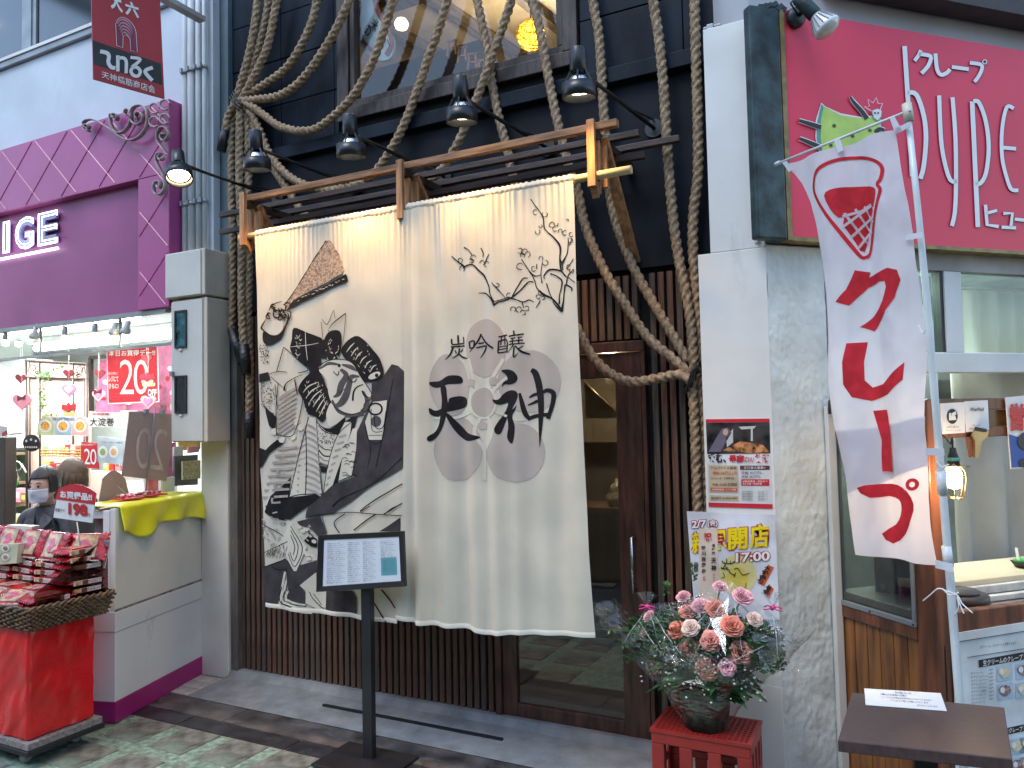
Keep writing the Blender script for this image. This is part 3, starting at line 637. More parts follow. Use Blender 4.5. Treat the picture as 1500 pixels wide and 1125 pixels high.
# crest behind the words
I = Ink(.0012)
for e_ in [(505, 180, 128, 192, 0), (262, 425, 138, 205, -.12), (792, 400, 205, 208, 0), (320, 845, 170, 212, 0), (705, 868, 192, 196, 0)]: I.ell(*e_[:4], G8, e_[4])
I.done('crest_petals', m_crest)
I = Ink(.0026); I.ell(495, 537, 92, 112, G8)
for pts, w_ in [([(400, 250), (430, 380), (450, 440)], 22), ([(620, 250), (560, 370), (535, 440)], 22), ([(560, 470), (610, 400), (690, 340)], 18), ([(430, 470), (405, 380), (360, 260)], 14), ([(420, 600), (300, 640), (150, 640)], 16), ([(575, 600), (700, 650), (760, 650)], 16), ([(470, 640), (440, 740), (500, 860), (500, 1050)], 22), ([(530, 640), (560, 730), (500, 860)], 18), ([(410, 480), (400, 560), (420, 600)], 16)]: I.line(pts, w_, G8)
I.done('crest_gaps', m_wht)
I = Ink(.0038); I.ell(495, 537, 76, 97, G8)
for c_ in [(560, 400), (415, 410), (490, 690)]: I.poly([(c_[0]-30, c_[1]-15), (c_[0], c_[1]-32), (c_[0]+30, c_[1]-15), (c_[0]+22, c_[1]+25), (c_[0]-22, c_[1]+25)], G8)
I.done('crest_centre', m_crest)
# words, brushed
I = Ink(.0052)
for p in [[(130, 402), (200, 396), (262, 362), (325, 362), (350, 388), (338, 412), (262, 418), (215, 436), (160, 440), (130, 424)], [(206, 436), (246, 432), (256, 500), (262, 560), (250, 612), (214, 604), (218, 520)],
          [(128, 574), (160, 592), (215, 578), (262, 540), (272, 510), (326, 496), (374, 506), (388, 532), (372, 566), (300, 590), (240, 604), (180, 632), (140, 622), (126, 600)],
          [(214, 596), (250, 600), (236, 670), (205, 730), (150, 785), (122, 792), (121, 762), (160, 732), (192, 680)], [(244, 612), (270, 616), (330, 684), (392, 738), (474, 764), (440, 784), (380, 790), (330, 760), (286, 700)],
          [(606, 328), (650, 320), (694, 336), (716, 376), (700, 408), (664, 420), (630, 418), (610, 434), (622, 402), (648, 388), (636, 356)],
          [(558, 518), (590, 520), (622, 480), (660, 460), (700, 460), (718, 486), (708, 530), (676, 590), (640, 650), (612, 736), (588, 746), (572, 716), (590, 670), (632, 600), (652, 540), (606, 552), (574, 546)],
          [(650, 600), (690, 580), (712, 556), (700, 592), (682, 630), (702, 700), (690, 798), (668, 802), (646, 764), (654, 700), (648, 640)]]: I.poly(p, G8, 3)
for pts, ws in [([(728, 476), (742, 540), (762, 610), (790, 650)], [14, 26, 30, 22]), ([(775, 648), (820, 630), (880, 620), (918, 618)], [22, 24, 24, 26]), ([(872, 478), (910, 458), (950, 478), (944, 550), (915, 645)], [18, 26, 32, 28, 26]),
                ([(784, 506), (820, 486), (884, 476)], [8, 20, 16]), ([(776, 556), (820, 538), (846, 530), (884, 548)], [8, 18, 20, 12]), ([(798, 322), (830, 350), (856, 440), (868, 560), (864, 700), (860, 832)], [26, 46, 48, 42, 26, 3])]: I.line(pts, ws, G8)
for pts, ws in [([(316, 94), (319, 145)], 11), ([(280, 118), (284, 154), (322, 152), (358, 148)], 9), ([(356, 106), (359, 150)], 9), ([(276, 172), (320, 168), (366, 164)], 9), ([(288, 172), (272, 222), (240, 258)], [11, 10, 3]), ([(300, 194), (307, 216)], 8), ([(350, 184), (334, 206)], 8), ([(326, 180), (318, 220), (284, 246)], [10, 10, 4]), ([(320, 214), (346, 238), (388, 248)], [7, 12, 6]),
                ([(404, 142), (410, 182)], 10), ([(404, 142), (434, 134), (432, 178)], 9), ([(410, 182), (434, 176)], 7), ([(474, 86), (452, 140), (408, 208)], [11, 10, 3]), ([(476, 98), (508, 146), (560, 182)], [8, 13, 12]), ([(458, 150), (492, 144)], 9), ([(446, 178), (508, 166), (498, 202), (470, 244)], [8, 11, 10, 3]),
                ([(588, 106), (642, 92)], 9), ([(590, 134), (588, 212)], 9), ([(588, 136), (640, 126), (642, 204)], 9), ([(588, 212), (646, 202)], 8), ([(606, 102), (602, 160)], 7), ([(626, 98), (628, 158)], 7), ([(592, 172), (640, 164)], 6), ([(592, 190), (640, 182)], 6),
                ([(690, 64), (693, 92)], 10), ([(654, 102), (752, 86)], 9), ([(668, 118), (702, 112)], 7), ([(714, 110), (742, 106)], 7), ([(658, 136), (748, 126)], 8), ([(682, 112), (682, 150)], 7), ([(722, 106), (722, 146)], 7), ([(654, 156), (758, 146)], 8), ([(690, 156), (650, 208)], [8, 3]), ([(694, 168), (690, 238), (716, 216)], [10, 10, 4]), ([(700, 164), (738, 202), (792, 220)], [8, 15, 10]), ([(748, 164), (716, 186)], 7)]: I.line(pts, ws, G8)
I.done('brushed_characters', m_ink2)
# plum branch
I = Ink(.004)
br = [([(65, 535), (110, 578), (160, 612), (175, 630)], [6, 10, 16, 18]), ([(160, 632), (200, 615), (245, 608), (290, 655), (330, 692), (358, 740), (380, 790), (385, 840)], [16, 12, 10, 12, 16, 12, 10, 8]), ([(170, 465), (215, 490), (240, 530)], [12, 6, 5]), ([(305, 468), (325, 510), (320, 540)], [8, 9, 5]), ([(378, 520), (350, 570), (340, 600)], [5, 9, 5]),
      ([(288, 840), (345, 842), (390, 880), (415, 925), (420, 945)], [4, 9, 12, 14, 16]), ([(385, 840), (405, 885), (425, 915)], [7, 8, 9]), ([(420, 940), (450, 915), (500, 900), (545, 885)], [14, 10, 12, 14]), ([(400, 755), (440, 800), (490, 860), (510, 885)], [5, 8, 5, 4]), ([(430, 908), (500, 884), (545, 870)], 7),
      ([(540, 880), (600, 895), (650, 912), (700, 895), (740, 912)], [12, 8, 9, 8, 5]), ([(645, 910), (655, 960)], [9, 5]), ([(570, 865), (610, 790), (650, 720), (690, 715)], [10, 9, 9, 6]), ([(560, 880), (620, 830), (670, 770), (700, 745), (740, 748)], [12, 10, 12, 9, 8]), ([(640, 560), (690, 640), (720, 680), (760, 700), (800, 690)], [7, 8, 14, 8, 5]), ([(720, 680), (750, 740), (770, 800), (830, 850), (900, 890), (960, 960), (975, 995)], [8, 10, 8, 12, 14, 18, 22]),
      ([(770, 600), (765, 640)], [6, 8]), ([(820, 580), (808, 640), (805, 700), (815, 760)], [4, 6, 6, 9]), ([(850, 760), (880, 850), (910, 900)], [10, 6, 5]), ([(760, 960), (790, 920), (800, 900)], [5, 9, 6]), ([(780, 820), (830, 860), (890, 880)], [6, 9, 10]),
      ([(835, 720), (830, 700), (870, 650), (940, 650), (980, 665)], [8, 8, 14, 14, 12]), ([(880, 680), (930, 700), (975, 740), (970, 800), (955, 860), (955, 930)], [10, 10, 14, 10, 9, 14]), ([(1005, 770), (995, 840), (990, 900), (975, 990)], [16, 10, 12, 24]), ([(900, 905), (930, 950), (975, 990)], [6, 12, 18]), ([(715, 65), (770, 140), (820, 215), (830, 300), (860, 340), (910, 385), (960, 460), (958, 560), (970, 650), (1015, 710)], [7, 8, 8, 9, 8, 12, 18, 14, 14, 12]),
      ([(960, 560), (975, 600), (985, 650)], 9), ([(1030, 385), (1030, 450), (1020, 520), (975, 590)], [5, 8, 8, 10]), ([(1015, 530), (975, 620)], 6), ([(1015, 770), (1030, 700), (1080, 645)], [12, 9, 6]), ([(1030, 710), (1080, 750), (1090, 755)], 6), ([(1010, 770), (1060, 800), (1062, 825)], [14, 12, 10]), ([(1075, 560), (1050, 600), (1020, 640)], 6), ([(1060, 395), (1040, 450)], 5)]
for p, w_ in br: I.line(p, [v*.9+1.5 for v in (w_ if isinstance(w_, list) else [w_]*len(p))], G7)
for (cx, cy, r) in [(135, 570, 20), (150, 640, 26), (250, 550, 22), (230, 575, 18), (315, 590, 20), (355, 600, 22), (440, 775, 17), (540, 860, 22), (630, 620, 26), (630, 490, 22), (665, 500, 24), (690, 520, 22), (650, 530, 18), (805, 555, 18), (840, 590, 22), (740, 640, 20), (755, 175, 20), (835, 190, 22), (775, 335, 20), (800, 290, 14), (890, 275, 22), (915, 310, 20), (925, 270, 16), (1000, 345, 20), (960, 330, 18), (1055, 360, 18), (1050, 410, 18), (575, 975, 22), (620, 975, 22), (650, 1000, 20), (680, 965, 20), (800, 840, 18), (780, 870, 18), (820, 880, 16), (1035, 630, 20), (1060, 660, 18), (1025, 240, 8)]:
    a0 = random.uniform(0, 6.28); I.line([(cx+r*math.cos(a0+k*.6)*random.uniform(.85, 1.1), cy+r*math.sin(a0+k*.6)*random.uniform(.85, 1.1)) for k in range(9)], [3, 6, 7, 6, 4, 6, 7, 5, 3], G7, 3)
I.done('plum_branch', m_ink2)
# kabuki figure: dark masses
I = Ink(.0026)
for p in [[(850, 110), (935, 60), (1000, -30), (1050, -20), (1092, 20), (1092, 650), (930, 740), (700, 805), (735, 480), (800, 350), (850, 240)],
          [(360, 1120), (380, 1000), (560, 870), (850, 750), (1092, 650), (1092, 738), (900, 850), (700, 985), (560, 1082), (380, 1105)]]: I.poly(p, G5)
I.poly([(1000, 990), (1040, 1000), (1092, 1060), (1092, 1130), (905, 1130), (940, 1070)], G4)
for p in [[(380, 150), (570, 98), (635, 262), (560, 300), (490, 215), (400, 180)], [(60, 578), (270, 498), (300, 520), (360, 610), (400, 560), (545, 520), (545, 632), (415, 745), (300, 800), (290, 620), (262, 615), (215, 930), (110, 950), (85, 700)],
          [(290, 810), (415, 745), (460, 810), (460, 920), (290, 880)], [(636, 800), (890, 800), (935, 862), (935, 1055), (636, 1022)], [(1150, 242), (1230, 190), (1356, 108), (1356, 242)], [(700, 60), (780, 0), (650, -20), (480, -10), (455, 60), (450, 120), (560, 92)]]: I.poly(p, G6)
I.done('charcoal_robe', m_ink)
I = Ink(.0034)
for p in [[(265, 718), (360, 752), (490, 812), (455, 870), (440, 930), (420, 1040), (340, 990), (285, 950), (235, 880), (250, 800)], [(505, 762), (560, 735), (605, 745), (615, 800), (612, 880), (590, 940), (555, 962), (500, 950), (440, 930), (455, 860)],
          [(612, 885), (660, 810), (735, 778), (800, 815), (860, 885), (910, 955), (938, 1060), (905, 1112), (840, 1122), (770, 1110), (715, 1010), (650, 960)], [(35, 740), (95, 772), (150, 765), (195, 700), (218, 630), (226, 650), (190, 745), (160, 805), (85, 850), (30, 820)], [(350, 960), (440, 920), (460, 1010), (440, 1130), (330, 1130), (380, 1050)]]: I.poly(p, G4, 3)
I.poly([(205, 590), (240, 530), (390, 448), (520, 385), (650, 312), (665, 368), (540, 420), (330, 525)], G4)
for p in [[(330, 90), (400, 25), (470, 60), (500, 130), (555, 225), (530, 300), (470, 400), (420, 360), (360, 330), (335, 230), (300, 165)], [(425, 395), (480, 440), (560, 440), (640, 365), (620, 480), (560, 495), (470, 450)]]: I.poly(p, G5, 3)
for p in [[(0, 40), (78, 26), (95, 85), (0, 104)], [(0, 590), (60, 610), (150, 530), (190, 560), (90, 640), (20, 740), (0, 740)], [(252, 810), (238, 962), (400, 945), (470, 945), (400, 1010), (250, 1125), (160, 1125), (60, 1072), (110, 950)], [(50, 280), (120, 340), (140, 360), (135, 460), (90, 430), (60, 340)],
          [(680, 470), (712, 440), (650, 640), (595, 850), (548, 880), (590, 690), (630, 560)], [(440, 720), (510, 740), (505, 780), (445, 770)], [(650, 470), (640, 400), (690, 360), (740, 350), (700, 470)]]: I.poly(p, G5)
for p in [[(80, 0), (345, 0), (245, 150), (140, 80)], [(470, 230), (520, 300), (545, 320), (545, 400), (490, 380), (440, 330), (480, 280)]]: I.poly(p, G6)
I.done('black_masses', m_ink2)
I = Ink(.0042)       # bare cloth coloured shapes over the dark
I.poly([(440, 10), (480, -45), (600, -70), (700, -40), (770, 60), (832, 150), (850, 205), (800, 262), (780, 320), (690, 345), (600, 315), (545, 250), (520, 180), (500, 80)], G5, 3)
I.poly([(862, 250), (965, 236), (926, 532), (838, 532), (806, 400)], G5); I.ell(135, 715, 44, 62, G4, .5); I.ell(870, 1075, 46, 22, G4, -.5); I.ell(880, 302, 42, 40, G5)
I.poly([(240, 962), (262, 812), (355, 470), (372, 362), (420, 372), (470, 935)], G5); I.poly([(640, 400), (690, 400), (680, 480), (560, 870), (480, 935), (510, 760), (590, 500)], G5); I.poly([(560, 235), (640, 330), (620, 380), (540, 440), (510, 380), (505, 330)], G5, 2)
I.poly([(740, 440), (730, 600), (690, 800), (600, 838), (630, 620), (700, 450)], G5); I.poly([(430, 410), (500, 470), (592, 492), (520, 730), (445, 700)], G5)
I.poly([(320, 150), (465, 390), (385, 612), (360, 610), (265, 465), (190, 385)], G6); I.poly([(540, 630), (415, 745), (462, 800), (462, 915), (630, 1030), (632, 810), (545, 808)], G6)
for pts in ([(268, 620), (240, 780), (222, 935)], [(222, 930), (360, 980), (510, 1008)], [(300, 800), (280, 880), (460, 930)], [(282, 700), (262, 790), (252, 905), (480, 962)]): I.line(pts, 20, G6, 2)
for k in range(6):      # gloss on the bound hair
    t = k/5; I.line([(650+t*190, 900+t*150), (680+t*180, 860+t*150), (715+t*170, 830+t*165)], [3, 9, 3], G4)
    t = k/5; I.line([(335+t*110, 180+t*180), (375+t*100, 130+t*170), (440+t*70, 100+t*140)], [3, 9, 3], G5)
for k in range(14):
    c_ = (random.uniform(400, 500), random.uniform(180, 330)); I.line([c_, (c_[0]+15, c_[1]+20)], 6, G6, 2)
for x_, y_ in [(400, 200), (430, 240), (455, 225), (520, 340), (470, 460), (510, 470), (450, 440), (530, 500), (480, 500)]: I.ell(x_, y_, 22, 17, G6, .6, 10)
for c_ in [(130, 470), (180, 530), (265, 510), (320, 440), (290, 400)]: I.ell(c_[0], c_[1], 22, 26, G5, .4, 10)
for k in range(60):
    c_ = random.choice([(random.uniform(480, 600), random.uniform(770, 940)), (random.uniform(660, 900), random.uniform(840, 1080)), (random.uniform(270, 330), random.uniform(760, 960))]); I.line([c_, (c_[0]+random.uniform(-16, 16), c_[1]+random.uniform(6, 22))], [2, 5], G4, 2)
for k in range(30):
    c_ = (random.uniform(345, 520), random.uniform(80, 340)); I.line([c_, (c_[0]+random.uniform(-10, 10), c_[1]+random.uniform(6, 26))], [2, 5], G5, 2)
for k in range(14):
    t = k/13; c_ = (290+330*t, 505-150*t+random.uniform(-14, 14)); I.line([c_, (c_[0]+random.uniform(6, 24), c_[1]+random.uniform(-10, 4))], [3, 6], G4, 2)
I.line([(350, 745), (355, 860), (365, 960)], [3, 5, 3], G4); I.line([(240, 860), (350, 850), (440, 830)], [3, 5, 3], G4)
I.done('bare_cloth_shapes', m_wht)
I = Ink(.0052); I.poly([(500, 66), (530, 62), (560, 95), (575, 130), (600, 165), (605, 200), (622, 225), (618, 250), (636, 268), (620, 312), (520, 370), (400, 430), (260, 512), (188, 575), (215, 510), (300, 390), (420, 185)], G4); I.done('fan', m_fan)
I = Ink(.0054)       # grey brocade
for k in range(9):
    y_ = 190+k*36; I.line([(150, y_+40), (200, y_), (290-k*2, y_-50)], 17, G5, 2)
for k in range(8):
    y_ = 600+k*52
    I.line([(max(30, 150-k*16), y_), (300-k*10, y_-12)], 18, G5, 2)
    if k % 2: I.line([(180-k*8, y_), (178-k*8, y_+36), (230-k*8, y_+34)], 15, G5, 2)
for k in range(11):
    y_ = 420+k*48; x0 = max(262-k*0, 350-k*12)
    I.line([(x0, y_+40), (365, y_), (440+k*2, y_+52)], 18, G5, 2)
for k in range(8):
    y_ = 470+k*52; I.line([(650-k*18, y_+26), (600-k*14, y_+44)], 17, G5, 2)
for p_ in [(100, 20, 150, 130), (60, 200, 200, 350)]: pass
for k in range(26): x_, y_ = random.uniform(45, 250), random.uniform(60, 400); I.line([(x_, y_), (x_+random.uniform(10, 40), y_+random.uniform(-30, 50))], random.uniform(8, 18), G6, 2)
for k in range(12): x_ = random.uniform(440, 560); y_ = random.uniform(480, 600); I.line([(x_, y_), (x_+20, y_+random.uniform(-15, 15))], 8, G5, 2)
I.done('grey_brocade', m_gry)
I = Ink(.0056)
for pts, ws in [([(610, 5), (650, 50), (615, 120), (595, 190), (560, 212)], [20, 40, 44, 34, 10]), ([(760, 60), (690, 62), (672, 120), (640, 215), (600, 270), (560, 275)], [12, 36, 44, 52, 40, 14]), ([(790, 170), (815, 230), (812, 290), (770, 320)], [14, 26, 34, 18]), ([(450, 0), (520, -38), (600, -30)], [10, 24, 14]), ([(620, -30), (690, -10), (740, 20)], [12, 34, 10]), ([(550, 235), (600, 320), (690, 348), (790, 330)], [14, 26, 22, 30])]: I.line(pts, ws, G5)
I.ell(885, 395, 36, 42, G5); I.done('face_paint', m_kum)
I = Ink(.0066)       # fine brush lines
OUT5 = [(440, 10), (480, -45), (600, -70), (700, -40), (770, 60), (832, 150), (850, 205), (800, 262), (780, 320), (690, 345), (600, 315), (545, 250)]
I.line(OUT5, 5, G5)
for pts, ws, g_ in [([(790, 118), (735, 140), (706, 180), (700, 240)], [6, 10, 14, 16], G5), ([(780, 165), (800, 200), (838, 220)], [12, 14, 5], G5), ([(660, 60), (690, 100), (720, 95)], 7, G5), ([(560, 20), (590, 50), (600, 20)], 6, G5), ([(740, 75), (720, 100)], 8, G5), ([(600, 180), (640, 150)], 4, G5),
    ([(560, 585), (510, 690), (465, 650)], [3, 6, 3], G4), ([(645, 608), (560, 680), (520, 728)], [8, 7, 3], G4), ([(562, 585), (572, 650)], 3, G4), ([(645, 610), (632, 780), (620, 850)], [4, 3, 2], G4), ([(460, 672), (470, 790)], 4, G4), ([(515, 735), (560, 780), (610, 790)], 5, G4),
    ([(500, 64), (420, 185), (300, 390), (190, 545)], [7, 6, 6, 5], G4), ([(185, 862), (140, 1045)], 5, G4), ([(185, 862), (300, 958), (370, 1030), (300, 1056)], 6, G4), ([(90, 1065), (150, 1045), (210, 1050)], 5, G4),
    ([(190, 165), (210, 105), (330, 45)], [14, 8, 4], G5), ([(100, 60), (200, 160)], 4, G5), ([(150, 110), (140, 300), (145, 495)], 5, G5), ([(145, 495), (270, 492), (330, 260), (325, 210)], 6, G5), ([(275, 80), (295, 190)], 9, G5), ([(20, 100), (20, 230), (60, 300), (130, 340)], 5, G5), ([(130, 120), (150, 300)], 4, G5),
    ([(355, 470), (362, 700), (358, 945)], 6, G5), ([(372, 362), (300, 700), (240, 962)], 6, G5), ([(240, 962), (330, 940), (470, 938)], 7, G5), ([(425, 372), (445, 700), (470, 935)], 5, G5), ([(440, 425), (500, 475), (592, 492)], 7, G5), ([(430, 560), (480, 600), (550, 610)], 6, G5), ([(435, 600), (480, 650), (535, 655)], 9, G5), ([(435, 640), (480, 685), (525, 690)], 5, G5),
    ([(690, 400), (590, 500), (510, 760), (482, 932)], 5, G5), ([(805, 400), (838, 532), (926, 532), (966, 236)], 5, G5), ([(850, 300), (860, 460), (930, 470)], 5, G5), ([(870, 340), (885, 440), (935, 436), (955, 320)], 6, G5), ([(835, 498), (928, 498)], 4, G5),
    ([(1010, 80), (950, 400), (890, 740)], 5, G5), ([(800, 420), (850, 600), (830, 740)], 4, G5), ([(560, 1030), (640, 960), (850, 870), (1000, 740), (1090, 660)], [16, 8, 6, 7, 6], G5), ([(770, 1064), (920, 958), (1090, 860)], [8, 9, 9], G5), ([(945, 1088), (1090, 1005)], 9, G5), ([(380, 1105), (560, 1082), (760, 1076), (960, 1092), (1090, 1096)], 6, G5),
    ([(600, 30), (620, 340)], 3, (999, 999, .01)), ([(810, 80), (718, 160), (765, 258)], 9, G6), ([(1120, 80), (895, 236)], 12, G6), ([(585, 88), (640, 262)], 5, G6), ([(40, 165), (150, 215), (250, 290)], [7, 8, 5], G6), ([(80, 440), (200, 380), (290, 335)], 6, G6), ([(60, 578), (180, 540), (270, 498)], 7, G6), ([(160, 570), (210, 600), (285, 612), (290, 800)], 7, G6),
    ([(320, 190), (430, 390), (370, 570), (300, 450)], 7, G6), ([(322, 230), (395, 380), (362, 520), (315, 430)], 7, G6), ([(322, 275), (365, 380), (352, 460)], 7, G6), ([(240, 760), (238, 915), (500, 985)], 7, G6), ([(266, 800), (262, 895), (470, 945)], 6, G6), ([(490, 810), (520, 880), (590, 960), (630, 965)], [5, 6, 9, 5], G6), ([(520, 830), (590, 940)], 5, G6),
    ([(1055, 790), (1220, 1092)], 12, G6), ([(1178, 785), (1310, 955)], 14, G6), ([(1190, 85), (1260, 30), (1330, 0)], 8, G6), ([(970, 60), (1070, 0)], 8, G6)]: I.line(pts, ws, g_)
for k in range(24):
    a0 = random.uniform(0, 6); c_ = (random.uniform(80, 215), random.uniform(545, 650)); I.line([(c_[0]+20*math.cos(a0+t), c_[1]+20*math.sin(a0+t)) for t in (0, .9, 1.8, 2.7)], [3, 10, 9, 3], G4, 3)
for pts, ws in [([(60, 650), (30, 690), (18, 720), (40, 740)], [5, 12, 14, 8]), ([(75, 600), (55, 640), (90, 650)], 9), ([(170, 520), (110, 545), (80, 590)], [5, 9, 7]), ([(200, 590), (238, 600), (230, 650), (200, 640)], [5, 8, 8, 4]), ([(120, 580), (160, 600), (150, 640), (115, 630), (120, 580)], 9), ([(175, 590), (200, 620), (185, 655)], 8)]: I.line(pts, ws, G4)
for k in range(70):
    c_ = (random.uniform(8, 80), random.uniform(850, 980)); I.line([c_, (c_[0]+random.uniform(-9, 9), c_[1]+random.uniform(-9, 9))], 6, G4, 2)
for k in range(90):
    c_ = (random.uniform(25, 130), random.uniform(110, 300)); I.line([c_, (c_[0]+random.uniform(-12, 12), c_[1]+random.uniform(-12, 12))], 5, G5, 2)
for k in range(70):
    t = random.random(); c_ = (440+random.uniform(0, 130), 440+random.uniform(20, 120)+0); I.line([c_, (c_[0]+random.uniform(-9, 9), c_[1]+random.uniform(-9, 9))], 5, G5, 2)
for k in range(26):
    c_ = (620+random.uniform(0, 90), 560+random.uniform(0, 250)); I.line([c_, (c_[0]+20, c_[1]-8), (c_[0]+36, c_[1]+4)], 4, G5, 2)
for k in range(40):
    c_ = (90+random.uniform(0, 190), 430+random.uniform(-30, 70)); I.line([c_, (c_[0]+random.uniform(4, 12), c_[1]-28)], 4, G6, 2)
for k in range(20): c_ = (470+4*k, 680+k*2); I.line([(440+k*4.3, 690+k*1.6), (438+k*4.3, 716+k*1.4)], 3, G5, 2) if k % 2 else None
tt = [(880+46*math.cos(t*.5), 302+42*math.sin(t*.5)) for t in range(14)]; I.line(tt, 13, G5)
I.ell(886, 1074, 12, 14, G4); I.ell(602, 1000, 10, 12, G4); I.done('brush_lines', m_ink2)
# ================================================================ LEFT SHOP: upper wall, window, purple sign
m_wwall = mat('white_panel_wall', (.54, .60, .67), .5, .05, 2, dirt=((.5, .52, .54), 2.5, .6, (1, 1, .3)))  # white wall with the blue of the skylight mixed into its colour
m_alu = mat('grey_aluminium', (.28, .31, .33), .4, .1, 4, metal=.3)
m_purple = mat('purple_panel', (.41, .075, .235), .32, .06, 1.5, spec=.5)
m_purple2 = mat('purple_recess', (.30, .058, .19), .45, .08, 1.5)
m_wht2 = mat('white_paint', (.66, .66, .64), .45, .05, 3, dirt=((.45, .44, .42), 3, .6, (1, 1, .25)))
m_pillar = mat('pillar_paint', (.68, .66, .61), .6, .06, 3, dirt=((.36, .34, .33), 2.6, .56, (2, 2, .35)), bump=.06)
m_white = mat('plain_white', (.75, .75, .74), .5, .03); m_glos = mat('gloss_white', (.72, .74, .74), .25, .03)
m_red = mat('poster_red', (.55, .02, .035), .4, .06); m_pink = mat('pink_card', (.72, .2, .38), .45, .15, 12); m_lpink = mat('light_pink', (.75, .42, .45), .5, .1, 8)
m_blk = mat('print_black', (.015, .015, .016), .5); m_irn = mat('wrought_iron', (.03, .02, .018), .5); m_green = mat('leaf_green', (.06, .14, .03), .6, .4, 30)
ls = thing('confectionery_shop', (-6, 3.5, 0), 'white fronted sweet shop with a bright interior under a purple sign', 'shop')
b = MB(); b.box((-10, 3.5, 3.6), (-4.192, 3.72, 4.47)); b.box((-4.32, 3.5, 4.471), (-4.192, 3.72, 6)); b.build('upper_wall', m_wwall, ls)
b = MB(); b.box((-10, 3.47, 4.472), (-4.322, 3.7, 4.52)); b.build('window_sill', m_alu, ls, bevel=.004)
b = MB(); b.box((-10, 3.46, 4.521), (-4.322, 3.5, 4.545)); b.build('sill_edge', m_wht2, ls)
for x0, x1 in ((-7.4, -6.02), (-5.93, -5.07), (-4.98, -4.40)):
    f_ = MB(); z0, z1, t_ = 4.55, 5.7, .045
    f_.box((x0, 3.52, z0), (x1, 3.56, z0+t_)); f_.box((x0, 3.52, z0+t_), (x0+t_, 3.56, z1)); f_.box((x1-t_, 3.52, z0+t_), (x1, 3.56, z1)); w_ = f_.build('window', m_alu, ls, bevel=.003)
    g_ = MB(); g_.box((x0+t_, 3.535, z0+t_), (x1-t_, 3.541, z1)); g_.build('pane', glass('dark_window_glass', (.25, .28, .3), .12, .12), w_)
b = MB(); b.box((-10, 3.6, 4.5), (-4.3, 3.64, 6)); b.build('dark_blind', mat('dark_blind', (.03, .04, .045), .7, .3, 6), ls)
for x in (-5.97, -5.02): b = MB(); b.box((x-.04, 3.51, 4.546), (x+.04, 3.57, 5.8)); b.build('mullion', m_alu, ls)
lamp('POINT', 'window_glow', (-6.5, 3.585, 4.95), .8, (1, .6, .25), .05)
# purple sign
ps = thing('purple_sign', (-6, 3.4, 2.38), 'big purple shop sign with raised diamond pattern and white lit letters IGE', 'sign')
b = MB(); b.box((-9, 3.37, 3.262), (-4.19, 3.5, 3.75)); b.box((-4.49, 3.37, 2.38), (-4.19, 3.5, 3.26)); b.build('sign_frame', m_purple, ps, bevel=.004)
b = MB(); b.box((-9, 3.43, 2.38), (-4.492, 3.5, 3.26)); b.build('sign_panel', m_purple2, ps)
def inband(p): return (3.275 < p[1] < 3.742 and -9 < p[0] < -4.2) or (2.39 < p[1] < 3.28 and -4.48 < p[0] < -4.2)
for i in range(-12, 9):
    for j in range(-6, 3):
        if (i+j) % 2: continue
        for dj in (1, -1):
            p0 = (-5.86+.21*i, 3.555+.2*j); p1 = (-5.86+.21*(i+1), 3.555+.2*(j+dj)); ok = [inband((p0[0]+(p1[0]-p0[0])*(t+.5)/10, p0[1]+(p1[1]-p0[1])*(t+.5)/10)) for t in range(10)]
            if not any(ok): continue
            a0 = ok.index(True)/10; a1 = (10-ok[::-1].index(True))/10
            if a1-a0 < .15: continue
            q0 = (p0[0]+(p1[0]-p0[0])*a0, p0[1]+(p1[1]-p0[1])*a0); q1 = (p0[0]+(p1[0]-p0[0])*a1, p0[1]+(p1[1]-p0[1])*a1)
            d = Vector((q1[0]-q0[0], 0, q1[1]-q0[1])).normalized(); s_ = Vector((-d.z, 0, d.x))*.006
            A = Vector((q0[0], 3.3695, q0[1])); B = Vector((q1[0], 3.3695, q1[1])); up = Vector((0, -.004, 0))
            r = MB(); r.add([A-s_, A+s_, A+up, B-s_, B+s_, B+up], [(0, 2, 5, 3), (1, 4, 5, 2), (0, 1, 2), (3, 5, 4)]); r.build('ridge', m_purple, ps)
m_led = mat('white_led', (.9, .9, 1), .4, emit=(.75, .85, 1), es=1.5); m_let = mat('letter_face', (.30, .28, .5), .4)
def outline(body, r):
    c = bpy.data.curves.new('t', 'FONT'); c.body = body; c.fill_mode = 'NONE'; c.bevel_depth = r; c.bevel_resolution = 1; c.resolution_u = 3; c.offset = -.01
    o = bpy.data.objects.new('t', c); col.objects.link(o); dg = bpy.context.evaluated_depsgraph_get(); me = o.evaluated_get(dg).to_mesh()
    v = [p.co.copy() for p in me.vertices]; f = [tuple(p.vertices) for p in me.polygons]; o.evaluated_get(dg).to_mesh_clear(); bpy.data.objects.remove(o); bpy.data.curves.remove(c)
    return v, f
def neon(body, q, y0, parent):     # q: (x0, x1, z0, z1) on the panel
    v, f = outline(body, .028); x0 = min(p.x for p in v); x1 = max(p.x for p in v); z0 = min(p.y for p in v); z1 = max(p.y for p in v)
    b = MB(); b.add([Vector((q[0]+(p.x-x0)/(x1-x0)*(q[1]-q[0]), y0-p.z*.25, q[2]+(p.y-z0)/(z1-z0)*(q[3]-q[2]))) for p in v], f, True)
    g_ = MB(); text(g_, body, [Vector((q[0]+.01, 0, q[2]+.01)), Vector((q[1]-.01, 0, q[2]+.01)), Vector((q[1]-.01, 0, q[3]-.01)), Vector((q[0]+.01, 0, q[3]-.01))], bold=.05)
    g_.v = [(x, y0+.004, z) for x, y, z in g_.v]; fc = g_.build('letter', m_let, parent, solid=.02); b.build('tube_light', m_led, fc)
z0_, z1_ = 2.955, 3.20
